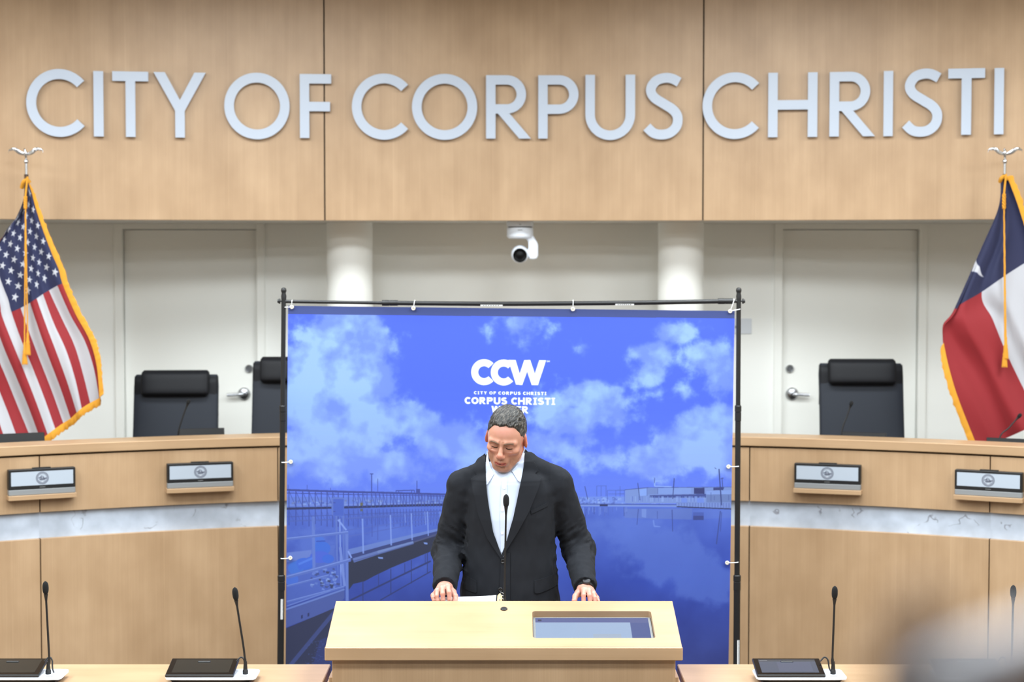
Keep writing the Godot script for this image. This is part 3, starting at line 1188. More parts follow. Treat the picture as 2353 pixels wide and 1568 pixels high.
	p.line(766, 1173, 771, 1173, 2, dk)
	for q in [[773, 1184, 776, 1330, 4, md], [781, 1190, 784, 1345, 3, lt], [789, 1184, 791, 1320, 4, md], [797, 1218, 798, 1380, 7, rgb8(122, 140, 216)]]:
		p.line(q[0], q[1], q[2], q[3], q[4], q[5])
	p.line(777, 1192, 796, 1216, 4, lt)
	p.line(782, 1255, 792, 1345, 6, rgb8(140, 156, 226))
	p.line(800, 1264, 808, 1280, 4, lt)
	p.line(770, 1258, 776, 1330, 3, rgb8(60, 84, 190))
	# front deck, valves and pipes
	p.poly([659, 1270, 770, 1250, 790, 1350, 659, 1390], rgb8(110, 130, 214), 0.6)
	p.poly([659, 1268, 716, 1262, 716, 1280, 659, 1290], rgb8(138, 152, 220), 0.7)
	for q in [[733, 1240, 14, 10], [740, 1258, 20, 16], [736, 1278, 24, 14], [700, 1294, 22, 14], [680, 1304, 18, 16], [670, 1330, 16, 14], [754, 1282, 14, 10]]:
		var e := []
		for k in 16:
			e.append(q[0] + cos(TAU * k / 16) * q[2])
			e.append(q[1] + sin(TAU * k / 16) * q[3])
		p.poly(e, rgb8(70 + r.randi() % 20, 112 + r.randi() % 16, 226))
	p.line(684, 1300, 722, 1284, 20, rgb8(76, 118, 228))
	p.line(686, 1295, 720, 1280, 5, rgb8(104, 146, 244), 0.8)
	p.line(727, 1242, 748, 1241, 3, rgb8(64, 92, 190))
	for i in 46:
		var xx := 714.0 + r.randf() * 60.0
		var yy := 1302.0 + r.randf() * 50.0
		p.poly([xx, yy, xx + 3 + r.randf() * 7, yy + 1, xx + 2 + r.randf() * 6, yy + 6, xx - 1, yy + 4], [rgb8(165, 180, 236), rgb8(72, 82, 140), rgb8(120, 138, 212), rgb8(58, 62, 100), rgb8(140, 158, 230)][r.randi() % 5], 0.85)
	p.line(720, 1185, 722, 1318, 7, rgb8(120, 138, 216))
	p.line(718, 1186, 724, 1215, 4, md)
	for q in [[659, 1237, 800, 1221, 6.5], [659, 1325, 806, 1284, 8], [659, 1346, 756, 1320, 5], [659, 1382, 792, 1346, 5], [659, 1392, 760, 1356, 3]]:
		p.line(q[0], q[1], q[2], q[3], q[4], rgb8(108, 126, 204))
		p.line(q[0], q[1] - q[4] * 0.25, q[2], q[3] - q[4] * 0.25, q[4] * 0.3, lt, 0.8)
	# trough side, dark water below, brace
	p.poly([655, 1398, 792, 1350, 792, 1372, 770, 1396, 655, 1442], rgb8(90, 102, 172))
	p.line(655, 1400, 792, 1352, 4, rgb8(128, 144, 214))
	p.poly([655, 1444, 772, 1394, 800, 1380, 800, 1640, 655, 1640], rgb8(52, 56, 88))
	p.poly([735, 1470, 800, 1440, 1170, 1440, 1170, 1640, 690, 1640], rgb8(58, 68, 132), 0.75)
	p.line(666, 1530, 776, 1396, 9, rgb8(74, 82, 138))
	for i in 120:
		var xx := 700.0 + r.randf() * 70.0
		var yy := 1470.0 + r.randf() * 90.0
		p.poly([xx, yy, xx + 2 + r.randf() * 5, yy, xx + 2, yy + 2], rgb8(86, 100, 168), 0.6)
	for q in [[692, 1413], [707, 1408]]:
		p.poly([q[0], q[1], q[0] + 4, q[1] - 2, q[0] + 4, q[1] + 6, q[0], q[1] + 8], dk2)

func print_far_shore(p: Paint) -> void:
	var r := RandomNumberGenerator.new()
	r.seed = 12
	var z := func(a: Array) -> Array:      # measured on an enlargement of this corner
		var o := []
		for i in range(0, a.size(), 2):
			o.append(1340.0 + a[i] / 6.536)
			o.append(1050.0 + a[i + 1] / 6.536)
		return o
	# low works, left
	p.poly(z.call([-160, 590, 630, 580, 630, 700, -160, 700]), rgb8(142, 162, 238), 0.75)
	for i in 170:
		var x := -150.0 + r.randf() * 1550.0
		var y := 585.0 + r.randf() * 95.0
		var w := 8.0 + r.randf() * 30.0
		var h := 8.0 + r.randf() * 34.0
		p.poly(z.call([x, y, x + w, y, x + w, y + h, x, y + h]), [rgb8(172, 190, 248), rgb8(98, 116, 198), rgb8(150, 168, 235), rgb8(186, 200, 248), rgb8(120, 138, 214)][r.randi() % 5], 0.7)
	for q in [[205, 425, 205, 580], [270, 420, 270, 580], [345, 420, 345, 580], [205, 425, 350, 425], [365, 490, 630, 490], [365, 490, 365, 660], [380, 545, 620, 545], [490, 490, 490, 580], [555, 430, 555, 580], [620, 490, 620, 660]]:
		p.line(1340 + q[0] / 6.536, 1050 + q[1] / 6.536, 1340 + q[2] / 6.536, 1050 + q[3] / 6.536, 1.2, rgb8(92, 108, 190), 0.9)
	# sheds
	p.poly(z.call([630, 485, 960, 452, 1660, 446, 2240, 440, 2240, 685, 630, 685]), rgb8(147, 163, 222))
	p.poly(z.call([850, 475, 960, 462, 960, 570, 850, 575]), rgb8(160, 184, 250))
	p.poly(z.call([970, 460, 1120, 456, 1120, 545, 970, 552]), rgb8(138, 152, 208))
	p.poly(z.call([1125, 456, 1620, 452, 1620, 540, 1125, 545]), rgb8(154, 172, 234))
	p.poly(z.call([1665, 455, 1822, 452, 1822, 545, 1665, 545]), rgb8(55, 60, 122))
	p.poly(z.call([1955, 450, 2120, 446, 2100, 485, 1955, 490]), rgb8(60, 66, 128))
	p.poly(z.call([1850, 500, 2240, 484, 2240, 545, 1850, 552]), rgb8(158, 176, 238))
	p.poly(z.call([1850, 555, 2240, 548, 2240, 670, 1850, 670]), rgb8(128, 142, 196))
	p.poly(z.call([1000, 565, 1845, 545, 1845, 600, 1000, 600]), rgb8(72, 84, 154))
	for i in 60:
		var x := 640.0 + r.randf() * 1200.0
		p.poly(z.call([x, 580, x + 12, 578, x + 12, 660, x, 662]), [rgb8(176, 192, 246), rgb8(110, 126, 204), rgb8(160, 176, 236)][r.randi() % 3], 0.7)
	p.line(1340 + 625 / 6.536, 1050 + 484 / 6.536, 1340 + 960 / 6.536, 1050 + 450 / 6.536, 1.3, rgb8(72, 82, 150))
	p.line(1340 + 960 / 6.536, 1050 + 450 / 6.536, 1681, 1050 + 440 / 6.536, 1.2, rgb8(80, 92, 160))
	for q in [[1920, 520, 650], [1970, 570, 640], [2185, 560, 640], [1120, 460, 545], [960, 455, 575]]:
		p.line(1340 + q[0] / 6.536, 1050 + q[1] / 6.536, 1340 + q[0] / 6.536, 1050 + q[2] / 6.536, 1.2, rgb8(92, 104, 168))
	for q in [[1475, 605, 1560, 680], [1710, 605, 1815, 680]]:
		p.poly(z.call([q[0], q[1] + 10, q[0] + 15, q[1], q[2] - 15, q[1], q[2], q[1] + 10, q[2], q[3], q[0], q[3]]), rgb8(134, 154, 236))
	# duct on the roof
	p.poly(z.call([1065, 360, 1090, 342, 1175, 342, 1175, 360, 1100, 362, 1085, 380, 1085, 420, 1330, 428, 1330, 440, 1075, 438, 1062, 420]), rgb8(168, 188, 250))
	# quay and rail
	p.poly(z.call([-160, 690, 1400, 700, 1400, 712, -160, 704]), rgb8(70, 84, 160))
	p.poly(z.call([-160, 708, 1410, 714, 1410, 738, -160, 730]), rgb8(150, 164, 222))
	p.poly(z.call([250, 704, 370, 704, 370, 732, 250, 732]), rgb8(50, 56, 104))
	p.poly(z.call([1400, 675, 2240, 680, 2240, 760, 1400, 736]), rgb8(128, 142, 206))
	var x := 1410.0
	while x < 2230:
		p.poly(z.call([x, 680, x + 9, 680, x + 9, 750, x, 748]), rgb8(170, 186, 242), 0.9)
		x += 42.0
	p.line(1340 + 1405 / 6.536, 1050 + 736 / 6.536, 1681, 1050 + 770 / 6.536, 2.4, rgb8(48, 52, 92))
	# poles and masts
	for q in [[25, 430, 70, 630, 1.4], [820, 380, 852, 640, 1.5], [1368, 310, 1345, 620, 1.9], [1075, 300, 1070, 380, 1.1], [2040, 170, 2078, 715, 2.6], [2085, 300, 2098, 490, 1.6], [2065, 318, 2112, 305, 1.2], [1975, 150, 2000, 170, 1.2]]:
		p.line(1340 + q[0] / 6.536, 1050 + q[1] / 6.536, 1340 + q[2] / 6.536, 1050 + q[3] / 6.536, q[4], rgb8(62, 72, 136))
	# the shore mirrored in the water
	p.poly(z.call([625, 770, 1640, 765, 1630, 930, 620, 905]), rgb8(132, 146, 204), 0.5)
	p.poly(z.call([880, 770, 950, 770, 945, 905, 880, 890]), rgb8(158, 176, 238), 0.6)
	p.poly(z.call([1640, 780, 2240, 790, 2240, 900, 1640, 930]), rgb8(122, 140, 212), 0.35)
	p.poly(z.call([1650, 820, 1812, 820, 1812, 940, 1650, 940]), rgb8(72, 86, 166), 0.55)
	p.poly(z.call([1652, 872, 1810, 872, 1810, 935, 1652, 935]), rgb8(56, 64, 128), 0.7)
	p.poly(z.call([1045, 940, 1065, 935, 1075, 1020, 1160, 1030, 1160, 1045, 1060, 1040]), rgb8(150, 170, 240), 0.7)
	for q in [[830, 770, 808, 1010, 1.5], [1335, 780, 1345, 1110, 1.9], [2062, 800, 2002, 1300, 2.6], [2080, 820, 2060, 1110, 1.4], [48, 770, 30, 920, 1.2], [165, 740, 165, 850, 1.4], [615, 740, 615, 880, 1.6], [1115, 800, 1115, 920, 1.0]]:
		p.line(1340 + q[0] / 6.536, 1050 + q[1] / 6.536, 1340 + q[2] / 6.536, 1050 + q[3] / 6.536, q[4], rgb8(66, 78, 148), 0.85)
	for i in 30:
		var xx := -140.0 + r.randf() * 800.0
		p.line(1340 + xx / 6.536, 1050 + 745 / 6.536, 1340 + xx / 6.536, 1050 + (780 + r.randf() * 110) / 6.536, 1.6, [rgb8(160, 178, 242), rgb8(92, 108, 188)][r.randi() % 2], 0.5)

# ring sector as a polygon in photograph measure
func ring_sector(cx: float, cy: float, ro: float, ri: float, a0: float, a1: float, n := 28) -> Array:
	var o := []
	for i in n + 1:
		var a := deg_to_rad(lerpf(a0, a1, float(i) / n))
		o.append_array([cx + cos(a) * ro, cy - sin(a) * ro])
	for i in n + 1:
		var a := deg_to_rad(lerpf(a1, a0, float(i) / n))
		o.append_array([cx + cos(a) * ri, cy - sin(a) * ri])
	return o

func print_logo(p: Paint) -> void:
	var white := rgb8(246, 251, 255)
	var blue := rgb8(66, 96, 234)
	var z := func(a: Array) -> Array:
		var o := []
		for i in range(0, a.size(), 2):
			o.append(1040.0 + a[i] / 9.05)
			o.append(800.0 + a[i + 1] / 9.05)
		return o
	var c1 := Vector2(1040 + 655 / 9.05, 800 + 492 / 9.05)
	var c2 := Vector2(1040 + 1063 / 9.05, 800 + 498 / 9.05)
	p.poly(ring_sector(c1.x, c1.y, 29.7, 13.6, 43, 317), white)
	p.poly(ring_sector(c2.x, c2.y, 31.0, 13.2, 60, 300), blue)
	p.poly(ring_sector(c2.x, c2.y, 29.7, 13.6, 43, 317), white)
	p.poly(z.call([1160, 240, 1310, 240, 1395, 520, 1490, 240, 1615, 240, 1710, 520, 1800, 245, 1945, 245, 1775, 760, 1645, 757, 1550, 480, 1450, 755, 1320, 752, 1200, 375]), white)
	print_text(p, "SM", 1040 + 1955 / 9.05, 800 + 285 / 9.05, 1040 + 2020 / 9.05, 800 + 286 / 9.05, 3.6, 0.22, white)
	print_text(p, "CITY OF CORPUS CHRISTI", 1040 + 443 / 9.05, 800 + 950 / 9.05, 1040 + 1952 / 9.05, 800 + 967 / 9.05, 7.2, 0.25, white, 0.22)
	print_text(p, "CORPUS CHRISTI", 1040 + 250 / 9.05, 800 + 1150 / 9.05, 1040 + 2137 / 9.05, 800 + 1170 / 9.05, 16.2, 0.25, white, 0.10)
	print_text(p, "WATER", 1040 + 805 / 9.05, 800 + 1336 / 9.05, 1040 + 1577 / 9.05, 800 + 1344 / 9.05, 16.4, 0.25, white, 0.10)

# letters of the given cap height set along a line, fitted between its ends
func print_text(p: Paint, text: String, x0: float, y0: float, x1: float, y1: float, cap: float, wt: float, col: Color, track := 0.12) -> void:
	var total := 0.0
	for ch in text:
		total += (0.42 if ch == " " else glyph_width(ch, true) + track)
	total -= track
	var sx := (x1 - x0) / total
	var dir := Vector2(x1 - x0, y1 - y0) / (x1 - x0)
	var at := 0.0
	for ch in text:
		if ch == " ":
			at += 0.42
			continue
		for s in glyph(ch, wt, true):
			var n: int = s[0].size()
			var o := []
			for i in n:
				o.append_array([x0 + (at + s[0][i].x) * sx, y0 + dir.y * (at + s[0][i].x) * sx - s[0][i].y * cap])
			for i in range(n - 1, -1, -1):
				o.append_array([x0 + (at + s[1][i].x) * sx, y0 + dir.y * (at + s[1][i].x) * sx - s[1][i].y * cap])
			p.poly(o, col)
		at += glyph_width(ch, true) + track

func build_banner() -> void:
	var d := 9.0
	var tl := spot(662, 703, d)
	var tr := spot(1688, 715, d)
	var bl := spot(655.5, 1640, d)
	var br_ := spot(1672, 1640, d)
	var t := thing("backdrop_banner", "large blue printed banner of clouds over water with a white logo", "banner", Vector3(0, bl.y, -d))
	var b := B.new()
	var rows := []
	var uvs := []
	var back := []
	for i in 31:
		var row := []
		var ur := []
		var br := []
		for j in 49:
			var u := j / 48.0
			var v := i / 30.0
			var w := tl.lerp(tr, u).lerp(bl.lerp(br_, u), v)
			w.z += (0.006 * sin(u * TAU * 2.2) + 0.004 * sin(u * 17.0)) * (0.3 + 0.7 * v)     # slight waves between the eyelets
			row.append(w)
			br.append(w + Vector3(0, 0, -0.0012))
			ur.append(Vector2(u, v))
		rows.append(row)
		uvs.append(ur)
		back.append(br)
	b.grid(rows, false, Vector3.BACK, uvs)
	var m := mat(Color.WHITE, 0.62)
	m.albedo_texture = ImageTexture.create_from_image(banner_print())
	m.albedo_color = rgb8(230, 232, 244)
	m.texture_repeat = false
	part(t, "printed_cloth", b, m, true, "blue print of clouds, waterworks and far sheds with white lettering")
	b = B.new()
	b.grid(back, false, Vector3.FORWARD)
	part(t, "cloth_lining", b, mat(rgb8(225, 228, 235), 0.8), true)
	var ties := [[670.5, 706, 655, 706.5, 1], [670.5, 706, 671, 691, 0], [950, 709, 953, 691, 0], [1316.5, 711, 1317, 691, 0], [1678, 715.5, 1687, 689, 0], [1678, 715.5, 1700, 711, 1], [668, 1062, 648, 1063.5, 1], [667, 1283, 646, 1284.5, 1], [1674, 1073, 1697, 1072.5, 1], [1671, 1294, 1695.5, 1293, 1]]
	var done := {}
	for q in ties:
		var g := spot(q[0], q[1], d - 0.014)
		if not done.has(q[0]):
			done[q[0]] = true
			b = B.new()
			var ring := []
			for k in 19:
				var a := TAU * k / 18.0
				ring.append(g + Vector3(cos(a) * 0.0075, sin(a) * 0.0075, 0))
			b.tube(ring, 0.0032, 8, false)
			b.lathe(Transform3D(Basis(Vector3.RIGHT, PI / 2), g + Vector3(0, 0, -0.004)), [Vector2(0.008, 0.0), Vector2(0.0, 0.001)], 16)
			part(t, "eyelet", b, M.ivory, true, "small round ivory eyelet")
		b = B.new()
		var e := spot(q[2], q[3], d - 0.022)
		var mid := (g + e) / 2 + Vector3(0, 0, 0.006)
		b.tube(smooth_line([g, mid, e, e + (Vector3(0, 0, -0.03) if true else Vector3.ZERO)], 5), 0.0022, 6)
		part(t, "cable_tie", b, M.tie, true, "white cable tie")
	# the stand
	var s := thing("banner_stand", "black telescopic pipe stand that holds the blue banner", "stand", spot(1170, 1640, d) * Vector3(1, 0, 1))
	for q in [[652, 644.5, -1, 1375, 1422], [1697.5, 1692.5, 1, 1470, 1530]]:
		var hi := spot(q[0], 676, d)
		var lo := spot(q[1], 1527, d)
		var foot := hi + (lo - hi) * (hi.y / (hi.y - lo.y))
		var along := func(py: float) -> Vector3:
			return hi.lerp(lo, (py - 676.0) / (1527.0 - 676.0))
		b = B.new()
		b.tube([hi, along.call(930)], 0.0118, 14)
		b.tube([along.call(930), along.call(1340)], 0.0142, 14)
		b.tube([along.call(1340), foot + Vector3(0, 0.005, 0)], 0.0172, 14)
		var pole := part(s, "upright_pole", b, M.black, true)
		for y in [930, 1320]:
			b = B.new()
			var r0 := 0.0172 if y == 930 else 0.0195
			var a: Vector3 = along.call(y)
			b.lathe(Transform3D(Basis(), a - Vector3(0, 0.082, 0)), [Vector2(r0 - 0.003, 0), Vector2(r0 - 0.001, 0.003), Vector2(r0 - 0.001, 0.045), Vector2(r0 - 0.003, 0.047), Vector2(r0, 0.05), Vector2(r0, 0.077), Vector2(r0 - 0.004, 0.082), Vector2(0.01, 0.083)], 20)
			part(s, "locking_collar", b, M.black, true)
		b = B.new()
		b.lathe(Transform3D(Basis(), hi + Vector3(0, -0.03, 0)), [Vector2(0.0125, 0.0), Vector2(0.0135, 0.02), Vector2(0.0105, 0.035), Vector2(0.0125, 0.04), Vector2(0.0145, 0.048), Vector2(0.0125, 0.058), Vector2(0.006, 0.063), Vector2(0.0, 0.064)], 18, true)
		part(s, "ball_cap", b, M.black, true)
		b = B.new()
		var kx := spot(q[0] + q[2] * 11.0, 692.5, d)
		b.lathe(Transform3D(Basis(Vector3(0, 1, 0), Vector3(q[2], 0, 0), Vector3(0, 0, 1)).orthonormalized(), Vector3(hi.x, kx.y, -d)), [Vector2(0.004, 0), Vector2(0.004, 0.018), Vector2(0.0125, 0.018), Vector2(0.0135, 0.022), Vector2(0.0125, 0.026), Vector2(0.009, 0.026), Vector2(0.009, 0.032), Vector2(0.0, 0.032)], 18)
		part(s, "clamp_knob", b, M.black, true)
		b = B.new()
		for k in [-1, 1]:
			b.box(Transform3D(Basis(), Vector3(foot.x, 0.012, -d + k * 0.17)), Vector3(0.05, 0.024, 0.32), 0.006)
		part(s, "foot", b, M.black, true)
		b = B.new()
		var l0: Vector3 = along.call(q[3])
		var l1: Vector3 = along.call(q[4])
		b.face([l0 + Vector3(0.001, 0, 0.0175), l0 + Vector3(0.012, 0, 0.0135), l1 + Vector3(0.012, 0, 0.0135), l1 + Vector3(0.001, 0, 0.0175)], Vector3.BACK)
		part(s, "white_sticker", b, M.tie, true, "narrow white sticker on the pole")
		pole.set_meta("label", "black steel upright")
	b = B.new()
	var bar := [spot(655, 693, d), spot(780, 695, d), spot(895, 696.5, d)]
	b.tube(smooth_line(bar, 4), 0.0088, 12)
	b.tube(smooth_line([spot(895, 696.5, d), spot(1130, 698.5, d), spot(1316, 697.5, d), spot(1500, 695.5, d), spot(1660, 692.5, d)], 5), 0.0118, 12)
	b.tube([spot(1660, 692.5, d), spot(1697, 692.5, d)], 0.0088, 12)
	part(s, "crossbar", b, M.black, true, "black horizontal tube")
	for q in [[878, 914, 696.5], [1650, 1684, 692.5]]:
		b = B.new()
		var a := spot(q[0], q[2], d)
		var e := spot(q[1], q[2], d)
		b.tube([a, a + (e - a) * 0.46], 0.0152, 16)
		b.tube([a + (e - a) * 0.46, a + (e - a) * 0.5], 0.013, 16)
		b.tube([a + (e - a) * 0.5, e], 0.0148, 16)
		part(s, "locking_collar", b, M.black, true)
	for q in [[1104, 1155, 700.5], [1414, 1457, 698.5]]:
		b = B.new()
		var a := spot(q[0], q[2], d - 0.0125)
		var e := spot(q[1], q[2], d - 0.0125)
		b.face([a, e, e + Vector3(0, -0.008, -0.002), a + Vector3(0, -0.008, -0.002)], Vector3.BACK)
		var st := part(s, "white_sticker", b, M.tie, true, "narrow white sticker on the bar")
		b = B.new()
		for k in 7:
			var f := 0.12 + k * 0.11
			var o: Vector3 = a.lerp(e, f) + Vector3(0, -0.0025, 0.0004)
			b.face([o, o + Vector3(0.006, 0, 0), o + Vector3(0.006, -0.003, -0.0007), o + Vector3(0, -0.003, -0.0007)], Vector3.BACK)
		part(st, "print", b, M.black, true)

# ---------------------------------------------------------------- letters
const GLYPH_W := {"C": 0.87, "I": 0.15, "T": 0.55, "Y": 0.8, "O": 1.0, "F": 0.49, "R": 0.70, "P": 0.63, "U": 0.77, "S": 0.59, "H": 0.76, "W": 1.15, "A": 0.85, "E": 0.6, "M": 1.0}
const BOLD_W := {"C": 0.76, "I": 0.52, "T": 0.74, "Y": 0.84, "O": 0.92, "F": 0.66, "R": 0.84, "P": 0.78, "U": 0.86, "S": 0.76, "H": 0.88, "W": 1.25, "A": 0.9, "E": 0.68, "M": 1.05}

func glyph_width(ch: String, bold := false) -> float:
	return BOLD_W[ch] if bold else GLYPH_W[ch]

func g_bar(x0: float, y0: float, x1: float, y1: float) -> Array:
	return [[Vector2(x0, y1), Vector2(x1, y1)], [Vector2(x0, y0), Vector2(x1, y0)]]

func g_seg(x0: float, y0: float, x1: float, y1: float, h: float) -> Array:
	return [[Vector2(x0 - h, y0), Vector2(x1 - h, y1)], [Vector2(x0 + h, y0), Vector2(x1 + h, y1)]]

func g_arc(cx: float, cy: float, rx: float, ry: float, s: float, a0: float, a1: float, n := 24) -> Array:
	var o := []
	var i := []
	for k in n + 1:
		var a := deg_to_rad(lerpf(a0, a1, float(k) / n))
		o.append(Vector2(cx + cos(a) * rx, cy + sin(a) * ry))
		i.append(Vector2(cx + cos(a) * (rx - s), cy + sin(a) * (ry - s)))
	return [o, i]

# strokes of a capital letter, one unit tall: each a pair of edges that run side by side
func glyph(ch: String, s: float, bold := false) -> Array:
	var w := glyph_width(ch, bold)
	match ch:
		"I":
			if bold:
				return [g_bar(w / 2 - s / 2, 0, w / 2 + s / 2, 1), g_bar(0.03, 0, w - 0.03, 0.17), g_bar(0.03, 0.83, w - 0.03, 1)]
			return [g_bar(0, 0, w, 1)]
		"T":
			return [g_bar(0, 1 - s, w, 1), g_bar(w / 2 - s / 2, 0, w / 2 + s / 2, 1 - s)]
		"Y":
			var m := w / 2
			var g := s * 1.18
			var j := 0.41 + 0.59 * (g - s / 2) / (m - s / 2) * 0.92
			return [[[Vector2(0, 1), Vector2(m - s / 2, 0.41), Vector2(m - s / 2, 0)], [Vector2(g, 1), Vector2(m, j), Vector2(m, 0)]], [[Vector2(w, 1), Vector2(m + s / 2, 0.41), Vector2(m + s / 2, 0)], [Vector2(w - g, 1), Vector2(m, j), Vector2(m, 0)]]]
		"O":
			return [g_arc(w / 2, 0.5, w / 2, 0.5, s, 0, 360, 56)]
		"C":
			return [g_arc(0.5 * w / 0.87, 0.5, 0.5 * w / 0.87, 0.5, s, 42, 318, 44)]
		"F":
			return [g_bar(0, 0, s, 1), g_bar(s, 1 - s, w, 1), g_bar(s, 0.42, w * 0.96, 0.42 + s)]
		"E":
			return [g_bar(0, 0, s, 1), g_bar(s, 1 - s * 0.85, w, 1), g_bar(s, 0.5 - s * 0.4, w * 0.94, 0.5 + s * 0.4), g_bar(s, 0, w, s * 0.85)]
		"P":
			var c := w - 0.305
			return [g_bar(0, 0, s, 1), g_bar(s, 1 - s, c, 1), g_bar(s, 0.39, c, 0.39 + s), g_arc(c, 0.695, w - c, 0.305, s, 90, -90)]
		"R":
			var e := w * 0.89
			var c := e - 0.3
			return [g_bar(0, 0, s, 1), g_bar(s, 1 - s, c, 1), g_bar(s, 0.395, c, 0.395 + s), g_arc(c, 0.6975, e - c, 0.3025, s, 90, -90), g_seg(w * (0.44 if bold else 0.395), 0.395, w - s * 0.62, 0, s * 0.62)]
		"U":
			return [g_bar(0, 0.385, s, 1), g_bar(w - s, 0.385, w, 1), g_arc(w / 2, 0.385, w / 2, 0.395, s, 180, 360, 30)]
		"H":
			return [g_bar(0, 0, s, 1), g_bar(w - s, 0, w, 1), g_bar(s, 0.5 - s / 2, w - s, 0.5 + s / 2)]
		"W":
			var h := s * 0.52
			return [g_seg(h, 1, w * 0.28, 0, h), g_seg(w * 0.28, 0, w * 0.5, 1, h), g_seg(w * 0.5, 1, w * 0.72, 0, h), g_seg(w * 0.72, 0, w - h, 1, h)]
		"A":
			var h := s * 0.55
			return [g_seg(h, 0, w / 2, 1, h), g_seg(w - h, 0, w / 2, 1, h), g_bar(w * 0.25, 0.2, w * 0.75, 0.2 + s * 0.7)]
		"M":
			return [g_bar(0, 0, s, 1), g_bar(w - s, 0, w, 1), g_seg(s * 0.6, 1, w / 2, 0.2, s * 0.5), g_seg(w - s * 0.6, 1, w / 2, 0.2, s * 0.5)]
		"S":
			var raw := [1.0, 0.90, 0.78, 0.985, 0.51, 1.0, 0.22, 0.944, 0.0, 0.804, 0.05, 0.664, 0.45, 0.547, 0.85, 0.44, 1.0, 0.29, 0.93, 0.13, 0.69, 0.02, 0.42, 0.0, 0.15, 0.04, -0.07, 0.15]
			if not bold:
				raw = [1.03, 0.925, 0.78, 0.99, 0.51, 1.0, 0.22, 0.944, 0.06, 0.804, 0.165, 0.664, 0.50, 0.547, 0.82, 0.44, 0.98, 0.313, 0.945, 0.149, 0.72, 0.032, 0.42, 0.0, 0.15, 0.032, -0.07, 0.137]
			var pts := []
			for i in range(0, raw.size(), 2):
				pts.append(Vector2(s / 2 + (w - s) * raw[i], s / 2 + (1 - s) * raw[i + 1]))
			pts = smooth_line(pts, 5)
			var o := []
			var n := []
			for i in pts.size():
				var d: Vector2 = (pts[mini(i + 1, pts.size() - 1)] - pts[maxi(i - 1, 0)]).normalized()
				var p := Vector2(-d.y, d.x) * s / 2
				o.append(pts[i] + p)
				n.append(pts[i] - p)
			return [[o, n]]
	return []

func extrude_strips(b: B, strips: Array, xf: Transform3D, z0: float, z1: float, scale2: Vector2) -> void:
	for s in strips:
		var n: int = s[0].size()
		var o := []
		var i_ := []
		for k in n:
			o.append(s[0][k] * scale2)
			i_.append(s[1][k] * scale2)
		for k in n - 1:
			for z in [z0, z1]:
				b.face([xf * Vector3(o[k].x, o[k].y, z), xf * Vector3(o[k + 1].x, o[k + 1].y, z), xf * Vector3(i_[k + 1].x, i_[k + 1].y, z), xf * Vector3(i_[k].x, i_[k].y, z)], xf.basis.z * (1.0 if z == z1 else -1.0))
			for side in [[o, i_], [i_, o]]:
				var a: Vector2 = side[0][k]
				var c: Vector2 = side[0][k + 1]
				var away: Vector2 = (a + c) / 2 - (side[1][k] + side[1][k + 1]) / 2
				b.face([xf * Vector3(a.x, a.y, z0), xf * Vector3(c.x, c.y, z0), xf * Vector3(c.x, c.y, z1), xf * Vector3(a.x, a.y, z1)], xf.basis * Vector3(away.x, away.y, 0))
		for e in [[0, 1], [n - 1, n - 2]]:
			var a: Vector2 = o[e[0]]
			var c: Vector2 = i_[e[0]]
			var away: Vector2 = (a + c) / 2 - (o[e[1]] + i_[e[1]]) / 2
			b.face([xf * Vector3(a.x, a.y, z0), xf * Vector3(c.x, c.y, z0), xf * Vector3(c.x, c.y, z1), xf * Vector3(a.x, a.y, z1)], xf.basis * Vector3(away.x, away.y, 0))

func build_letters() -> void:
	var words := [["CITY", [["C", 61.5, 194.5, 159, 314], ["I", 216, 238.7, 164, 314], ["T", 259.4, 342, 165, 314.7], ["Y", 354, 474, 167, 316]]],
		["OF", [["O", 516, 666, 167.8, 320], ["F", 689.5, 761.6, 171, 317.5]]],
		["CORPUS", [["C", 809, 937.6, 169.7, 321.3], ["O", 947, 1096.6, 170.5, 321.8], ["R", 1117, 1220, 173.5, 319], ["P", 1236.8, 1329, 173.5, 319], ["U", 1345, 1459, 172.5, 321], ["S", 1480, 1569, 168.8, 321.2]]],
		["CHRISTI", [["C", 1614, 1743, 167, 320.5], ["H", 1764.6, 1877.5, 167.3, 316], ["R", 1905.5, 2010, 165.5, 314.5], ["I", 2029.5, 2051, 163.8, 313.5], ["S", 2074, 2165, 158.8, 315.3], ["T", 2177.5, 2261.7, 158, 310.8], ["I", 2283.6, 2305.5, 157, 309.3]]]]
	var nth := ["first", "second", "third", "fourth", "fifth", "sixth", "seventh"]
	for w in words:
		var k := 0
		for q in w[1]:
			var bl := on_arc(q[1], q[4], FASCIA_C, FASCIA_R - 0.02)
			var br := on_arc(q[2], q[4], FASCIA_C, FASCIA_R - 0.02)
			var tl := on_arc((q[1] + q[2]) / 2, q[3], FASCIA_C, FASCIA_R - 0.02)
			var h := tl.y - bl.y
			var x := br - bl
			x.y = 0
			var wd := x.length()
			x = x.normalized()
			var z := x.cross(Vector3.UP)
			var xf := Transform3D(Basis(x, Vector3.UP, z), Vector3(bl.x, bl.y, bl.z))
			var t := MeshInstance3D.new()
			var b := B.new()
			extrude_strips(b, glyph(q[0], 0.147), Transform3D(), -0.006, 0.016, Vector2(wd / glyph_width(q[0]), h))
			t.mesh = b.mesh(M.letter)
			t.name = numbered("sign_letter")
			add_child(t)
			t.transform = xf
			t.set_meta("label", "pale metal capital %s, %s letter of the word %s on the fascia" % [q[0], nth[k], w[0]])
			t.set_meta("category", "letter")
			t.set_meta("group", "raised letters on the maple fascia")
			k += 1

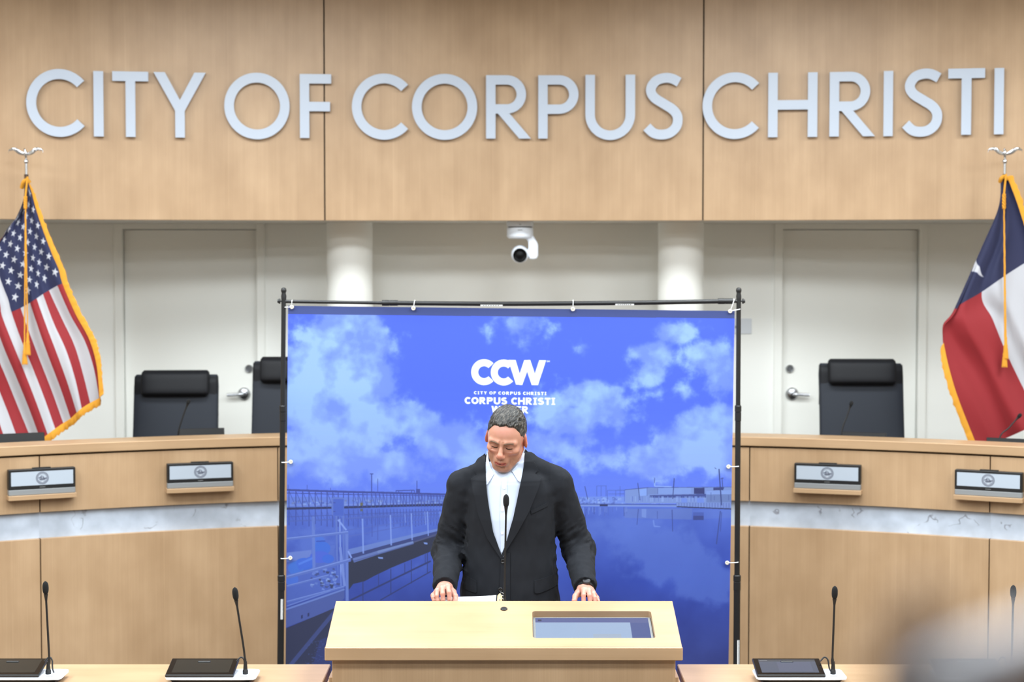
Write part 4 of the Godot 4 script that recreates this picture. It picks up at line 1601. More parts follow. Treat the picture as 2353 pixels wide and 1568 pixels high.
# ---------------------------------------------------------------- flags
func net_at(net: Array, us: Array, vs: Array, u: float, v: float) -> Vector2:
	var seg := func(ks: Array, x: float) -> Array:
		for i in ks.size() - 1:
			if x <= ks[i + 1] or i == ks.size() - 2:
				return [i, clampf((x - ks[i]) / (ks[i + 1] - ks[i]), 0, 1)]
		return [0, 0.0]
	var a: Array = seg.call(us, u)
	var e: Array = seg.call(vs, v)
	var col := []
	for k in range(-1, 3):
		var i := clampi(a[0] + k, 0, us.size() - 1)
		var pts := []
		for m in range(-1, 3):
			pts.append(net[i][clampi(e[0] + m, 0, vs.size() - 1)])
		col.append(pts[1].cubic_interpolate(pts[2], pts[0], pts[3], e[1]))
	return col[1].cubic_interpolate(col[2], col[0], col[3], a[1])

func star_pts(c: Vector2, r: float, turn := 0.0) -> PackedVector2Array:
	var o := PackedVector2Array()
	for i in 10:
		var a := turn - PI / 2 + TAU * i / 10.0
		o.append(c + Vector2(cos(a), sin(a)) * (r if i % 2 == 0 else r * 0.382))
	return o

func stripes_image() -> Image:
	var w := 1140
	var h := 624
	var im := Image.create(w, h, false, Image.FORMAT_RGB8)
	for i in 13:
		im.fill_rect(Rect2i(0, i * 48, w, 48), rgb8(178, 26, 38) if i % 2 == 0 else rgb8(232, 234, 238))
	im.fill_rect(Rect2i(0, 0, 456, 336), rgb8(30, 40, 92))
	var p := Paint.new()
	p.im = im
	for i in range(1, 10):
		for j in range(1, 12):
			if (i + j) % 2 == 0:
				p.fill([star_pts(Vector2(j * 38.0, i * 33.6), 19.0, PI / 2)], rgb8(236, 240, 246))
	return im

func flag_mesh(net: Array, us: Array, vs: Array, scale: Callable, depth: Callable, nu: int, nv: int) -> Array:
	var rows := []
	var uvs := []
	for i in nu + 1:
		var row := []
		var ur := []
		for j in nv + 1:
			var u := float(i) / nu
			var v := float(j) / nv
			var q: Vector2 = scale.call(net_at(net, us, vs, u, v))
			row.append(spot(q.x, q.y, 10.42 - depth.call(u, v)))
			ur.append(Vector2(u, v))
		rows.append(row)
		uvs.append(ur)
	return [rows, uvs]

func fringe_strip(b: B, edge: Array, inner: Array, wd: float) -> void:
	var r := RandomNumberGenerator.new()
	r.seed = 3
	var a := []
	var m := []
	var e := []
	for i in edge.size():
		var out: Vector3 = (edge[i] - inner[i])
		out.z = 0
		out = out.normalized() if out.length() > 1e-5 else Vector3.RIGHT
		var w := wd * (0.85 + 0.3 * r.randf())
		a.append(edge[i] - out * 0.006 + Vector3(0, 0, 0.006))
		m.append(edge[i] + out * w * 0.5 + Vector3(0, 0, 0.012 + 0.004 * sin(i * 2.4)))
		e.append(edge[i] + out * w + Vector3(0, -0.004, 0.003 + 0.004 * sin(i * 1.7)))
	b.grid([a, m, e], false, Vector3.BACK)
	var back := []
	for i in edge.size():
		back.append(edge[i] + (e[i] - edge[i]) * 0.5 + Vector3(0, 0, -0.012))
	b.grid([a, back, e], false, Vector3.FORWARD)

func flag_stand(t: Node3D, top: Vector3, foot_y: float) -> void:
	# pole, ball, eagle, floor base; top = middle of the ball under the eagle
	var b := B.new()
	b.tube([Vector3(top.x, foot_y, top.z), Vector3(top.x, top.y - 0.075, top.z)], 0.0125, 14)
	part(t, "pole", b, mat(rgb8(60, 40, 26), 0.4), true, "dark wooden pole")
	b = B.new()
	b.tube([Vector3(top.x, top.y - 0.085, top.z), Vector3(top.x, top.y, top.z)], 0.0085, 14)
	part(t, "ferrule", b, M.steel, true)
	b = B.new()
	b.lathe(Transform3D(Basis(), Vector3(top.x, foot_y, top.z)), [Vector2(0.14, 0), Vector2(0.14, 0.012), Vector2(0.11, 0.03), Vector2(0.04, 0.055), Vector2(0.022, 0.07), Vector2(0.022, 0.12), Vector2(0.0, 0.12)], 32)
	part(t, "floor_base", b, M.pole_steel, true)
	b = B.new()
	var rings := []
	for i in 9:
		var a := -PI / 2 + PI * i / 8.0
		rings.append(ellipse_ring(top + Vector3(0, sin(a) * 0.0145, 0), Vector3(maxf(cos(a), 0.02) * 0.0145, 0, 0), Vector3(0, 0, maxf(cos(a), 0.02) * 0.0145), 16))
	b.loft(rings)
	part(t, "finial_ball", b, M.steel, true)
	# eagle: legs, body, head, two spread wings
	var eg := Node3D.new()
	eg.name = "eagle_finial"
	t.add_child(eg, true)
	eg.position = top - t.position
	eg.set_meta("label", "small silver eagle with spread wings")
	b = B.new()
	b.tube([top + Vector3(0, 0.012, 0), top + Vector3(0, 0.024, 0)], 0.006, 10)
	b.tube(smooth_line([top + Vector3(0, 0.02, 0.0), top + Vector3(-0.001, 0.04, 0.004), top + Vector3(-0.003, 0.058, 0.006), top + Vector3(-0.006, 0.072, 0.01)], 4), [0.004, 0.006, 0.008, 0.0095, 0.0105, 0.011, 0.011, 0.0105, 0.009, 0.0075, 0.007, 0.0065, 0.005], 12)
	b.tube([top + Vector3(-0.006, 0.074, 0.012), top + Vector3(-0.007, 0.071, 0.022)], [0.0045, 0.001], 8)
	part(eg, "eagle_body", b, M.steel, true)
	for s in [-1.0, 1.0]:
		b = B.new()
		var spine := smooth_line([Vector3(0.006, 0.048, 0), Vector3(0.03, 0.06, 0.008), Vector3(0.055, 0.078, 0.012), Vector3(0.08, 0.080, 0.008), Vector3(0.102, 0.068, 0.0)], 4)
		var wide := [0.012, 0.014, 0.016, 0.0175, 0.0185, 0.019, 0.019, 0.0185, 0.0175, 0.0165, 0.0155, 0.0145, 0.0135, 0.012, 0.010, 0.008, 0.004]
		var rr := []
		for i in spine.size():
			var p: Vector3 = spine[i]
			var d: Vector3 = (spine[mini(i + 1, spine.size() - 1)] - spine[maxi(i - 1, 0)]).normalized()
			var dn := Vector3(d.y, -d.x, 0).normalized()
			var w: float = wide[i]
			var c: Vector3 = p + dn * w * 0.5
			rr.append(ellipse_ring(top + Vector3(c.x * s, c.y, c.z), Vector3(dn.x * s, dn.y, 0) * w * 0.62, Vector3(0, 0, 0.0035), 12))
		b.loft(rr)
		for f in 4:
			var i := 6 + f * 3
			if i < spine.size():
				var p: Vector3 = spine[i]
				b.tube([top + Vector3(p.x * s, p.y, p.z + 0.004), top + Vector3((p.x + 0.004) * s, p.y - 0.019, p.z + 0.004)], [0.002, 0.0012], 6)
		part(eg, "wing", b, M.steel, true)

func flag_cord(t: Node3D, px: float, knot: Array, lines: Array) -> void:
	var d := 10.31
	var b := B.new()
	for k in 3:
		var pts := []
		for i in 17:
			var f := i / 16.0
			var y := lerpf(knot[0], knot[1], f)
			var a := f * TAU * 1.5 + TAU * k / 3.0
			pts.append(spot(px + cos(a) * 2.6, y, d + 0.006 * sin(a)))
		b.tube(pts, 0.0052, 8)
	b.tube([spot(px + 5, knot[0] - 46, d - 0.0), spot(px + 2, knot[0] - 20, d), spot(px, knot[0], d)], 0.006, 8)
	part(t, "cord_knot", b, M.fringe, true, "twisted gold cord")
	for q in lines:
		b = B.new()
		var n := 26
		var pts := []
		for i in n + 1:
			var f := float(i) / n
			pts.append(spot(lerpf(px, q[0], f) + 0.3 * sin(f * 60.0), lerpf(knot[1] - 4, q[1], f), d + 0.002 * cos(f * 60.0)))
		b.tube(pts, 0.0042, 8)
		part(t, "cord", b, M.fringe, true)
		b = B.new()
		var top := spot(q[0], q[1] - 3, d)
		b.lathe(Transform3D(Basis(), top), [Vector2(0.0, 0.0), Vector2(0.007, -0.004), Vector2(0.0075, -0.03), Vector2(0.0085, -0.046), Vector2(0.012, -0.058), Vector2(0.010, -0.068), Vector2(0.0115, -0.08), Vector2(0.0155, -0.125), Vector2(0.014, -0.13), Vector2(0.0, -0.128)], 16, true)
		for i in 12:
			var a := TAU * i / 12.0
			b.tube([top + Vector3(cos(a) * 0.0105, -0.07, sin(a) * 0.0105), top + Vector3(cos(a) * 0.0155, -0.134, sin(a) * 0.0155)], 0.0022, 5)
		part(t, "tassel", b, M.fringe, true, "gold tassel")

func build_flags() -> void:
	var to_us := func(q: Vector2) -> Vector2: return Vector2(q.x / 2.177, 320.0 + q.y / 2.177)
	var to_tx := func(q: Vector2) -> Vector2: return Vector2(2120.0 + q.x / 2.176, 320.0 + q.y / 2.176)
	# striped flag
	var canton := {0.0: [137, 205, 134, 212, 128, 230, 124, 250, 121, 275, 119, 300, 118, 310], 0.0333: [158, 262, 148, 271, 133, 303, 118, 335, 102, 362, 84, 392, 74, 405],
		0.1: [180, 340, 165, 353, 132, 383, 92, 417, 43, 450, 18, 474, 30, 470], 0.1667: [206, 419, 188, 433, 151, 461, 100, 492, 52, 524, -5, 555, -35, 572], 0.2333: [235, 498, 215, 512, 173, 540, 130, 571, 70, 602, 13, 632, -15, 648],
		0.3: [265, 572, 243, 587, 195, 616, 159, 648, 102, 680, 42, 712, 12, 728], 0.3667: [299, 649, 273, 664, 221, 694, 184, 725, 141, 755, 75, 788, 42, 805]}
	var star_rows := [0.0, 1.0, 3.0, 5.0, 7.0, 9.0, 10.0]
	var us := []
	var vs := []
	for k in 14:
		vs.append(k / 13.0)
	var net := []
	for u in canton:
		us.append(u)
		var pts := pts2(canton[u])
		var row := []
		for k in 14:
			var i := minf(k, 7.0) * 10.0 / 7.0
			var m := 0
			while m < 5 and star_rows[m + 1] < i:
				m += 1
			var q: Vector2 = pts[m].lerp(pts[m + 1], (i - star_rows[m]) / (star_rows[m + 1] - star_rows[m]))
			if k > 7:
				q += Vector2(-42, 21) * clampf((u - 0.12) * 5.0, 0.0, 1.0) * (k - 7)
			row.append(q)
		net.append(row)
	for q in [[0.4, [318, 720, 287, 733, 245, 757, 215, 775, 183, 797, 150, 818, 103, 845, 57, 865, 10, 885, -30, 905, -70, 925, -110, 945, -150, 960, -190, 980]],
			[0.55, [382, 870, 352, 880, 308, 895, 268, 918, 233, 938, 196, 958, 152, 982, 106, 1004, 62, 1020, 18, 1040, -25, 1060, -66, 1080, -112, 1095, -156, 1112]],
			[0.7, [452, 1000, 425, 1012, 372, 1032, 330, 1055, 285, 1075, 245, 1095, 203, 1117, 161, 1139, 119, 1158, 76, 1178, 32, 1197, -20, 1215, -72, 1230, -122, 1245]],
			[0.85, [488, 1130, 470, 1150, 415, 1175, 376, 1200, 338, 1222, 302, 1245, 262, 1268, 220, 1290, 180, 1315, 140, 1335, 96, 1355, 44, 1378, -10, 1400, -66, 1420]],
			[1.0, [502, 1290, 497, 1300, 452, 1325, 410, 1352, 385, 1374, 355, 1402, 318, 1426, 278, 1454, 240, 1482, 205, 1510, 170, 1535, 110, 1560, 50, 1580, -10, 1600]]]:
		us.append(q[0])
		net.append(Array(pts2(q[1])))
	var ball := spot(60, 371.5, 10.42)
	var t := thing("striped_flag", "flag of red and white stripes with white stars on blue, gold fringe", "flag", Vector3(ball.x, 0.3, ball.z))
	flag_stand(t, ball, 0.3)
	var fold := func(u: float, v: float) -> float:
		return 0.065 + 0.022 * sin(v * 19.0 + 0.6 + u * 2.0) * (0.35 + 0.65 * u) + 0.012 * sin(v * 43.0 - u * 3.0) * (1.0 - 0.6 * u) + 0.010 * sin(u * 9.0 + v * 5.0) * u - 0.05 * clampf(v - 0.6, 0, 1)
	var f := flag_mesh(net, us, vs, to_us, fold, 90, 78)
	var b := B.new()
	b.grid(f[0], false, Vector3.BACK, f[1])
	var m := mat(Color.WHITE, 0.75)
	m.albedo_texture = ImageTexture.create_from_image(stripes_image())
	m.texture_repeat = false
	m.albedo_color = rgb8(190, 188, 190)
	m.rim_enabled = true
	m.rim = 0.3
	m.backlight_enabled = true
	m.backlight = Color(0.15, 0.15, 0.15)
	part(t, "cloth", b, m, true, "stars and stripes cloth hanging in folds")
	b = B.new()
	var e0 := []
	var i0 := []
	for i in f[0].size():
		e0.append(f[0][i][0])
		i0.append(f[0][i][2])
	fringe_strip(b, e0, i0, 0.03)
	fringe_strip(b, f[0][-1], f[0][-3], 0.034)
	part(t, "fringe", b, M.fringe, true, "gold fringe along two edges")
	b = B.new()
	b.tube(smooth_line([spot(50, 432, 10.36), spot(54, 419, 10.34), spot(62, 414, 10.34), spot(68, 420, 10.35)], 5), 0.012, 8)
	part(t, "fringe_gather", b, M.fringe, true)
	flag_cord(t, 58.5, [452, 480], [[56.5, 789], [63.5, 767]])
	# lone-star flag
	us = [0.0, 0.1, 0.2, 0.333, 0.55, 0.75, 1.0]
	vs = [0.0, 0.25, 0.5, 0.75, 0.9, 1.0]
	net = []
	for q in [[425, 185, 415, 188, 405, 190, 397, 194, 390, 198, 392, 210], [470, 300, 440, 310, 412, 325, 392, 332, 380, 338, 386, 345], [512, 430, 455, 450, 390, 500, 335, 520, 300, 530, 306, 545],
			[560, 590, 430, 672, 296, 765, 215, 812, 161, 845, 172, 850], [640, 830, 500, 870, 352, 905, 210, 950, 110, 955, 100, 968], [720, 1050, 570, 1080, 432, 1098, 300, 1150, 205, 1200, 150, 1230], [820, 1350, 680, 1400, 590, 1420, 430, 1490, 335, 1525, 270, 1545]]:
		net.append(Array(pts2(q)))
	ball = spot(2309, 371, 10.42)
	t = thing("lone_star_flag", "flag of blue, white and red with one white star, gold fringe", "flag", Vector3(ball.x, 0.3, ball.z))
	flag_stand(t, ball, 0.3)
	fold = func(u: float, v: float) -> float:
		return 0.065 + 0.025 * sin(v * 17.0 + 1.0 + u * 3.0) * (0.3 + 0.7 * u) + 0.012 * sin(v * 31.0 + u * 7.0) * u + 0.014 * sin(u * 15.0 + v * 9.0) * u * v
	f = flag_mesh(net, us, vs, to_tx, fold, 80, 70)
	var im := Image.create(900, 600, false, Image.FORMAT_RGB8)
	im.fill(rgb8(28, 36, 84))
	im.fill_rect(Rect2i(300, 0, 600, 300), rgb8(228, 231, 236))
	im.fill_rect(Rect2i(300, 300, 600, 300), rgb8(176, 26, 38))
	var p := Paint.new()
	p.im = im
	# the star shows at the turned edge of the cloth: find its corners there
	var ring := PackedVector2Array()
	for sp in [[322, 493], [286, 570], [272, 596], [285, 640], [306, 688], [262, 665], [238, 655], [200, 640], [215, 590], [250, 540], [296, 505]]:
		var best := Vector2.ZERO
		var bd := 1e9
		for i in 61:
			for j in 61:
				var u := i / 60.0 * 0.34
				var v := 0.4 + j / 60.0 * 0.6
				var dd := net_at(net, us, vs, u, v).distance_squared_to(Vector2(sp[0], sp[1]))
				if dd < bd:
					bd = dd
					best = Vector2(u, v)
		ring.append(Vector2(best.x * 900.0, best.y * 600.0))
	p.fill([ring], rgb8(236, 239, 245))
	b = B.new()
	b.grid(f[0], false, Vector3.BACK, f[1])
	m = m.duplicate()
	m.albedo_texture = ImageTexture.create_from_image(im)
	part(t, "cloth", b, m, true, "blue, white and red cloth hanging in folds")
	b = B.new()
	e0 = []
	i0 = []
	for i in f[0].size():
		e0.append(f[0][i][0])
		i0.append(f[0][i][2])
	fringe_strip(b, e0, i0, 0.03)
	e0 = []
	i0 = []
	for i in range(48, f[0].size()):
		e0.append(f[0][i][-1])
		i0.append(f[0][i][-3])
	fringe_strip(b, e0, i0, 0.03)
	part(t, "fringe", b, M.fringe, true, "gold fringe along two edges")
	b = B.new()
	b.tube(smooth_line([spot(2298, 418, 10.36), spot(2301, 410, 10.34), spot(2308, 406, 10.34), spot(2315, 412, 10.35)], 5), 0.012, 8)
	part(t, "fringe_gather", b, M.fringe, true)
	flag_cord(t, 2307, [446, 480], [[2309, 795], [2311.5, 776]])

# ---------------------------------------------------------------- chairs
func rounded_slab(b: B, secs: Array, pw := 5.0, seg := 28) -> void:
	# secs: [y, x middle, z middle, half width, half depth]
	var rings := []
	for s in secs:
		rings.append(ellipse_ring(Vector3(s[1], s[0], s[2]), Vector3(s[3], 0, 0), Vector3(0, 0, s[4]), seg, pw))
	b.loft(rings)

func make_chair(label: String, top: Vector3, turn: float, hw: float, flare: float) -> void:
	# local: x across, z towards the room; top = upper edge of the backrest
	var t := thing("executive_chair", label, "chair", Vector3(top.x, 0.3, top.z), "high-backed chairs behind the dais")
	t.rotation.y = turn
	var h := top.y - 0.3
	var b := B.new()
	var secs := []
	for i in 15:
		var f := i / 14.0
		var y := lerpf(h - 0.86, h - 0.02, f)
		var w := hw + flare * (1.0 - f) - 0.004 * sin(f * PI)
		var zz := 0.05 - 0.13 * f + 0.012 * sin(f * PI)
		var cap := 1.0 if f < 0.93 else sqrt(maxf(1.0 - pow((f - 0.93) / 0.07, 2) * 0.5, 0.0))
		secs.append([y, 0.0, zz, w * (0.985 if f > 0.96 else 1.0), 0.045 * cap])
	secs.append([h - 0.008, 0.0, -0.08, hw * 0.955, 0.022])
	rounded_slab(b, secs, 6.0, 36)
	part(t, "backrest", b, M.leather_lit)
	b = B.new()
	secs = []
	var hh := 0.158
	for i in 13:
		var f := i / 12.0
		var e := pow(maxf(1.0 - pow(absf(f * 2.0 - 1.0), 4.0), 0.0), 0.4)
		secs.append([h + 0.022 - hh + hh * f, 0.0, 0.0 - 0.035 * f, hw * (0.80 + 0.005 * f) * (0.93 + 0.07 * e), 0.012 + 0.042 * e])
	rounded_slab(b, secs, 5.0, 36)
	part(t, "headrest", b, M.leather, false, "padded black leather headrest")
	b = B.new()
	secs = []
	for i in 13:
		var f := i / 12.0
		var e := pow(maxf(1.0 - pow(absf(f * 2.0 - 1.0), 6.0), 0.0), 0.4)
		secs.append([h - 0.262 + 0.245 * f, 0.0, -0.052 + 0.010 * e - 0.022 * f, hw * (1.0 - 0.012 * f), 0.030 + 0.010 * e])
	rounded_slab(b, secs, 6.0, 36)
	part(t, "shade_panel", b, M.leather)  # dark panel stands in for the shade below the headrest
	b = B.new()
	secs = []
	for i in 7:
		var f := i / 6.0
		var e := pow(maxf(1.0 - pow(absf(f * 2.0 - 1.0), 4.0), 0.0), 0.3)
		secs.append([h - 0.90 + 0.1 * f, 0.0, 0.22, hw * (0.9 + 0.1 * e), 0.24 * (0.9 + 0.1 * e)])
	rounded_slab(b, secs, 6.0, 36)
	part(t, "seat", b, M.leather)
	for s in [-1.0, 1.0]:
		b = B.new()
		b.tube(smooth_line([Vector3(s * (hw + 0.02), h - 0.84, 0.02), Vector3(s * (hw + 0.045), h - 0.78, 0.0), Vector3(s * (hw + 0.045), h - 0.76, 0.18), Vector3(s * (hw + 0.03), h - 0.82, 0.3)], 6), 0.018, 10)
		part(t, "armrest", b, M.black)
	b = B.new()
	b.lathe(Transform3D(Basis(), Vector3(0, 0.1, 0.2)), [Vector2(0.03, 0), Vector2(0.03, maxf(h - 1.02, 0.05)), Vector2(0.0, maxf(h - 1.0, 0.06))], 18)
	part(t, "gas_column", b, M.steel)
	for k in 5:
		b = B.new()
		var a := TAU * k / 5.0
		var e := Vector3(cos(a) * 0.3, 0.07, 0.2 + sin(a) * 0.3)
		b.tube([Vector3(0, 0.12, 0.2), e], [0.03, 0.018], 10)
		var leg := part(t, "base_leg", b, M.black)
		b = B.new()
		b.lathe(Transform3D(Basis(Vector3.FORWARD, PI / 2), e + Vector3(-0.015, -0.04, 0)), [Vector2(0.0, 0), Vector2(0.03, 0), Vector2(0.03, 0.03), Vector2(0.0, 0.03)], 16)
		part(leg, "caster", b, M.black)

func build_chairs() -> void:
	var w1 := (spot(498, 900, 10.85).x - spot(305, 900, 10.85).x) / 2
	make_chair("high-backed black leather chair behind the dais, in front of the lever door", spot(402, 860, 10.85), 0.05, w1, 0.012)
	make_chair("black leather chair half hidden behind the banner pole", spot(675, 829, 10.85), 0.03, w1, 0.012)
	make_chair("high-backed black leather chair behind the dais, between banner and lone-star flag", spot(1982, 834, 10.85), -0.03, w1, 0.006)

# ---------------------------------------------------------------- things on and behind the dais
func seal_image() -> Image:
	var w := 512
	var h := 116
	var im := Image.create(w, h, false, Image.FORMAT_RGB8)
	im.fill(rgb8(203, 214, 227))
	var p := Paint.new()
	p.im = im
	p.ox = 0
	p.oy = 0
	p.k = 1.0
	var c := Vector2(256, 58)
	var dark := rgb8(92, 96, 112)
	var ring := func(ro: float, ri: float, col: Color, al: float) -> void:
		p.poly(ring_sector(c.x, c.y, ro, ri, 0, 360, 60), col, al)
	ring.call(53.0, 50.0, dark, 1.0)
	ring.call(50.0, 37.0, rgb8(170, 178, 192), 1.0)
	ring.call(37.0, 35.5, dark, 1.0)
	for i in 40:      # the rim carries lettering too small to read: short strokes
		var a := TAU * i / 40.0
		p.line(c.x + cos(a) * 40.0, c.y + sin(a) * 40.0, c.x + cos(a + 0.05) * 47.0, c.y + sin(a + 0.05) * 47.0, 2.4, dark, 0.8)
	ring.call(52.0, 44.0, rgb8(110, 115, 130), 0.25)
	# a boat with sails over waves, a low shore behind
	p.poly([228, 62, 284, 60, 277, 74, 236, 75], dark, 0.9)
	p.poly([250, 30, 253, 60, 232, 59], dark, 0.8)
	p.poly([257, 34, 275, 58, 257, 59], dark, 0.7)
	p.poly([264, 58, 292, 54, 292, 66, 262, 70], dark, 0.8)
	for i in 5:
		p.line(226, 78 + i * 3.4, 286, 77 + i * 3.4, 1.2, dark, 0.55)
	p.poly([222, 52, 240, 46, 246, 52, 238, 58, 222, 60], dark, 0.7)
	p.poly([244, 84, 268, 84, 262, 92, 250, 92], rgb8(225, 230, 238), 1.0)
	return im

func build_dais_things() -> void:
	var seal := ImageTexture.create_from_image(seal_image())
	var scr := mat(rgb8(20, 22, 26), 0.3)
	scr.albedo_color = rgb8(216, 216, 216)
	scr.albedo_texture = seal
	scr.texture_repeat = false
	var spots := [[97, 1073, 1147, 155, "name display with a round seal, below the striped flag"], [460.5, 1060, 1131, 153, "name display with a round seal, below the first black chair"], [1901, 1063, 1135, 154, "name display with a round seal, below the chair near the lone-star flag"], [2271, 1079, 1152, 157, "name display with a round seal, below the lone-star flag"]]
	for q in spots:
		var a := on_arc(q[0], q[1] + 4, DAIS_C, DAIS_R - 0.045)
		var e := on_arc(q[0], q[2], DAIS_C, DAIS_R - 0.045)
		var l := on_arc(q[0] - q[3] / 2.0, q[2], DAIS_C, DAIS_R - 0.045)
		var r := on_arc(q[0] + q[3] / 2.0, q[2], DAIS_C, DAIS_R - 0.045)
		var w := Vector2(r.x - l.x, r.z - l.z).length()
		var ang := asin(e.x / DAIS_R)
		var h := a.y - e.y
		var t := thing("name_display", q[4], "display", Vector3(e.x, e.y, e.z), "name displays on the dais front")
		t.rotation.y = -ang
		# local: z towards the room, y from the bottom of the shelf
		var b := B.new()
		b.box(Transform3D(Basis(), Vector3(0, 0.013, -0.012)), Vector3(w + 0.004, 0.026, 0.066), 0.002)
		part(t, "shelf", b, M.maple_top, false, "small maple shelf")
		var y1 := 0.026
		var gh := (h - 0.026) * 0.22
		b = B.new()
		b.box(Transform3D(Basis(), Vector3(0, y1 + gh / 2, -0.012)), Vector3(w * 0.985, gh, 0.046), 0.003)
		part(t, "speaker_bar", b, M.grey, false, "plain grey lower bar")
		var bh := h - y1 - gh
		b = B.new()
		b.box(Transform3D(Basis(), Vector3(0, y1 + gh + bh / 2, -0.012)), Vector3(w * 0.99, bh, 0.044), 0.003)
		b.box(Transform3D(Basis(), Vector3(0, y1 + gh + bh + 0.002, -0.015)), Vector3(w * 0.27, 0.008, 0.02), 0.001)
		part(t, "bezel", b, M.black)
		b = B.new()
		var sw := w * 0.92 / 2
		var sy0 := y1 + gh + bh * 0.19
		var sy1 := y1 + gh + bh * 0.88
		b.face([Vector3(-sw, sy0, 0.0108), Vector3(sw, sy0, 0.0108), Vector3(sw, sy1, 0.0108), Vector3(-sw, sy1, 0.0108)], Vector3.BACK, [Vector2(0, 1), Vector2(1, 1), Vector2(1, 0), Vector2(0, 0)])
		part(t, "screen", b, scr, false, "pale screen with a round city seal")
		b = B.new()
		for k in 5:
			b.box(Transform3D(Basis(), Vector3((k - 2) * 0.006, y1 + gh + bh * 0.09, 0.0102)), Vector3(0.0035, 0.004, 0.0006), 0.0)
		part(t, "maker_mark", b, M.grey)
	# monitors standing on the desk behind the upstand
	var shelf := on_arc(640, 1004, DAIS_C, DAIS_R).y - 0.265
	for q in [[45, 996, 114, "black monitor top seen over the dais below the striped flag"], [464, 985, 103, "black monitor top seen over the dais before the first chair"], [1985, 994, 101, "black monitor top seen over the dais before the chair near the lone-star flag"], [2322, 1008, 110, "black monitor top seen over the dais below the lone-star flag"]]:
		var dd := 10.0
		for k in 12:
			var at_x := spot(q[0], q[1], dd).x
			dd = -DAIS_C.z + sqrt(pow(DAIS_R + 0.33, 2) - at_x * at_x)
		var a := spot(q[0], q[1], dd)
		var w: float = q[2] * dd / FOCAL
		var t := thing("desk_monitor", q[3], "monitor", Vector3(a.x, shelf, a.z), "monitors on the dais desk")
		t.rotation.y = -asin(a.x / DAIS_R) * 0.9
		var h := a.y - shelf
		var b := B.new()
		b.box(Transform3D(Basis(Vector3.RIGHT, -0.12), Vector3(0, h - 0.1, 0.0)), Vector3(w, 0.2, 0.018), 0.003)
		part(t, "panel", b, M.black)
		b = B.new()
		b.box(Transform3D(Basis(), Vector3(0, h * 0.35, -0.03)), Vector3(0.04, h * 0.7, 0.02), 0.003)
		b.box(Transform3D(Basis(), Vector3(0, 0.006, -0.03)), Vector3(0.16, 0.012, 0.14), 0.003)
		part(t, "stand", b, M.black)
	for q in [[408, 1005, 419, 962, 435, 918, 10.3, "thin gooseneck microphone on the dais before the first black chair"], [1934, 996, 1946, 958, 1958, 922, 10.32, "thin gooseneck microphone on the dais before the chair near the lone-star flag"], [2296, 1010, 2318, 984, 2347, 951, 10.02, "thin gooseneck microphone on the dais below the lone-star flag"]]:
		var d: float = q[6]
		var lo := spot(q[0], q[1], d)
		var hi := spot(q[4], q[5], d)
		var md := spot(q[2], q[3], d)
		var base := Vector3(lo.x + (lo.x - md.x) * 0.4, shelf, -d)
		base.z = minf(base.z, DAIS_C.z - sqrt(pow(DAIS_R + 0.14, 2) - base.x * base.x))
		var top := hi + (md - hi).normalized() * 0.03
		var t := thing("dais_microphone", q[7], "microphone", base, "microphones on the dais")
		mic_parts(t, base, [lo, md, top], top, hi, 0.011)

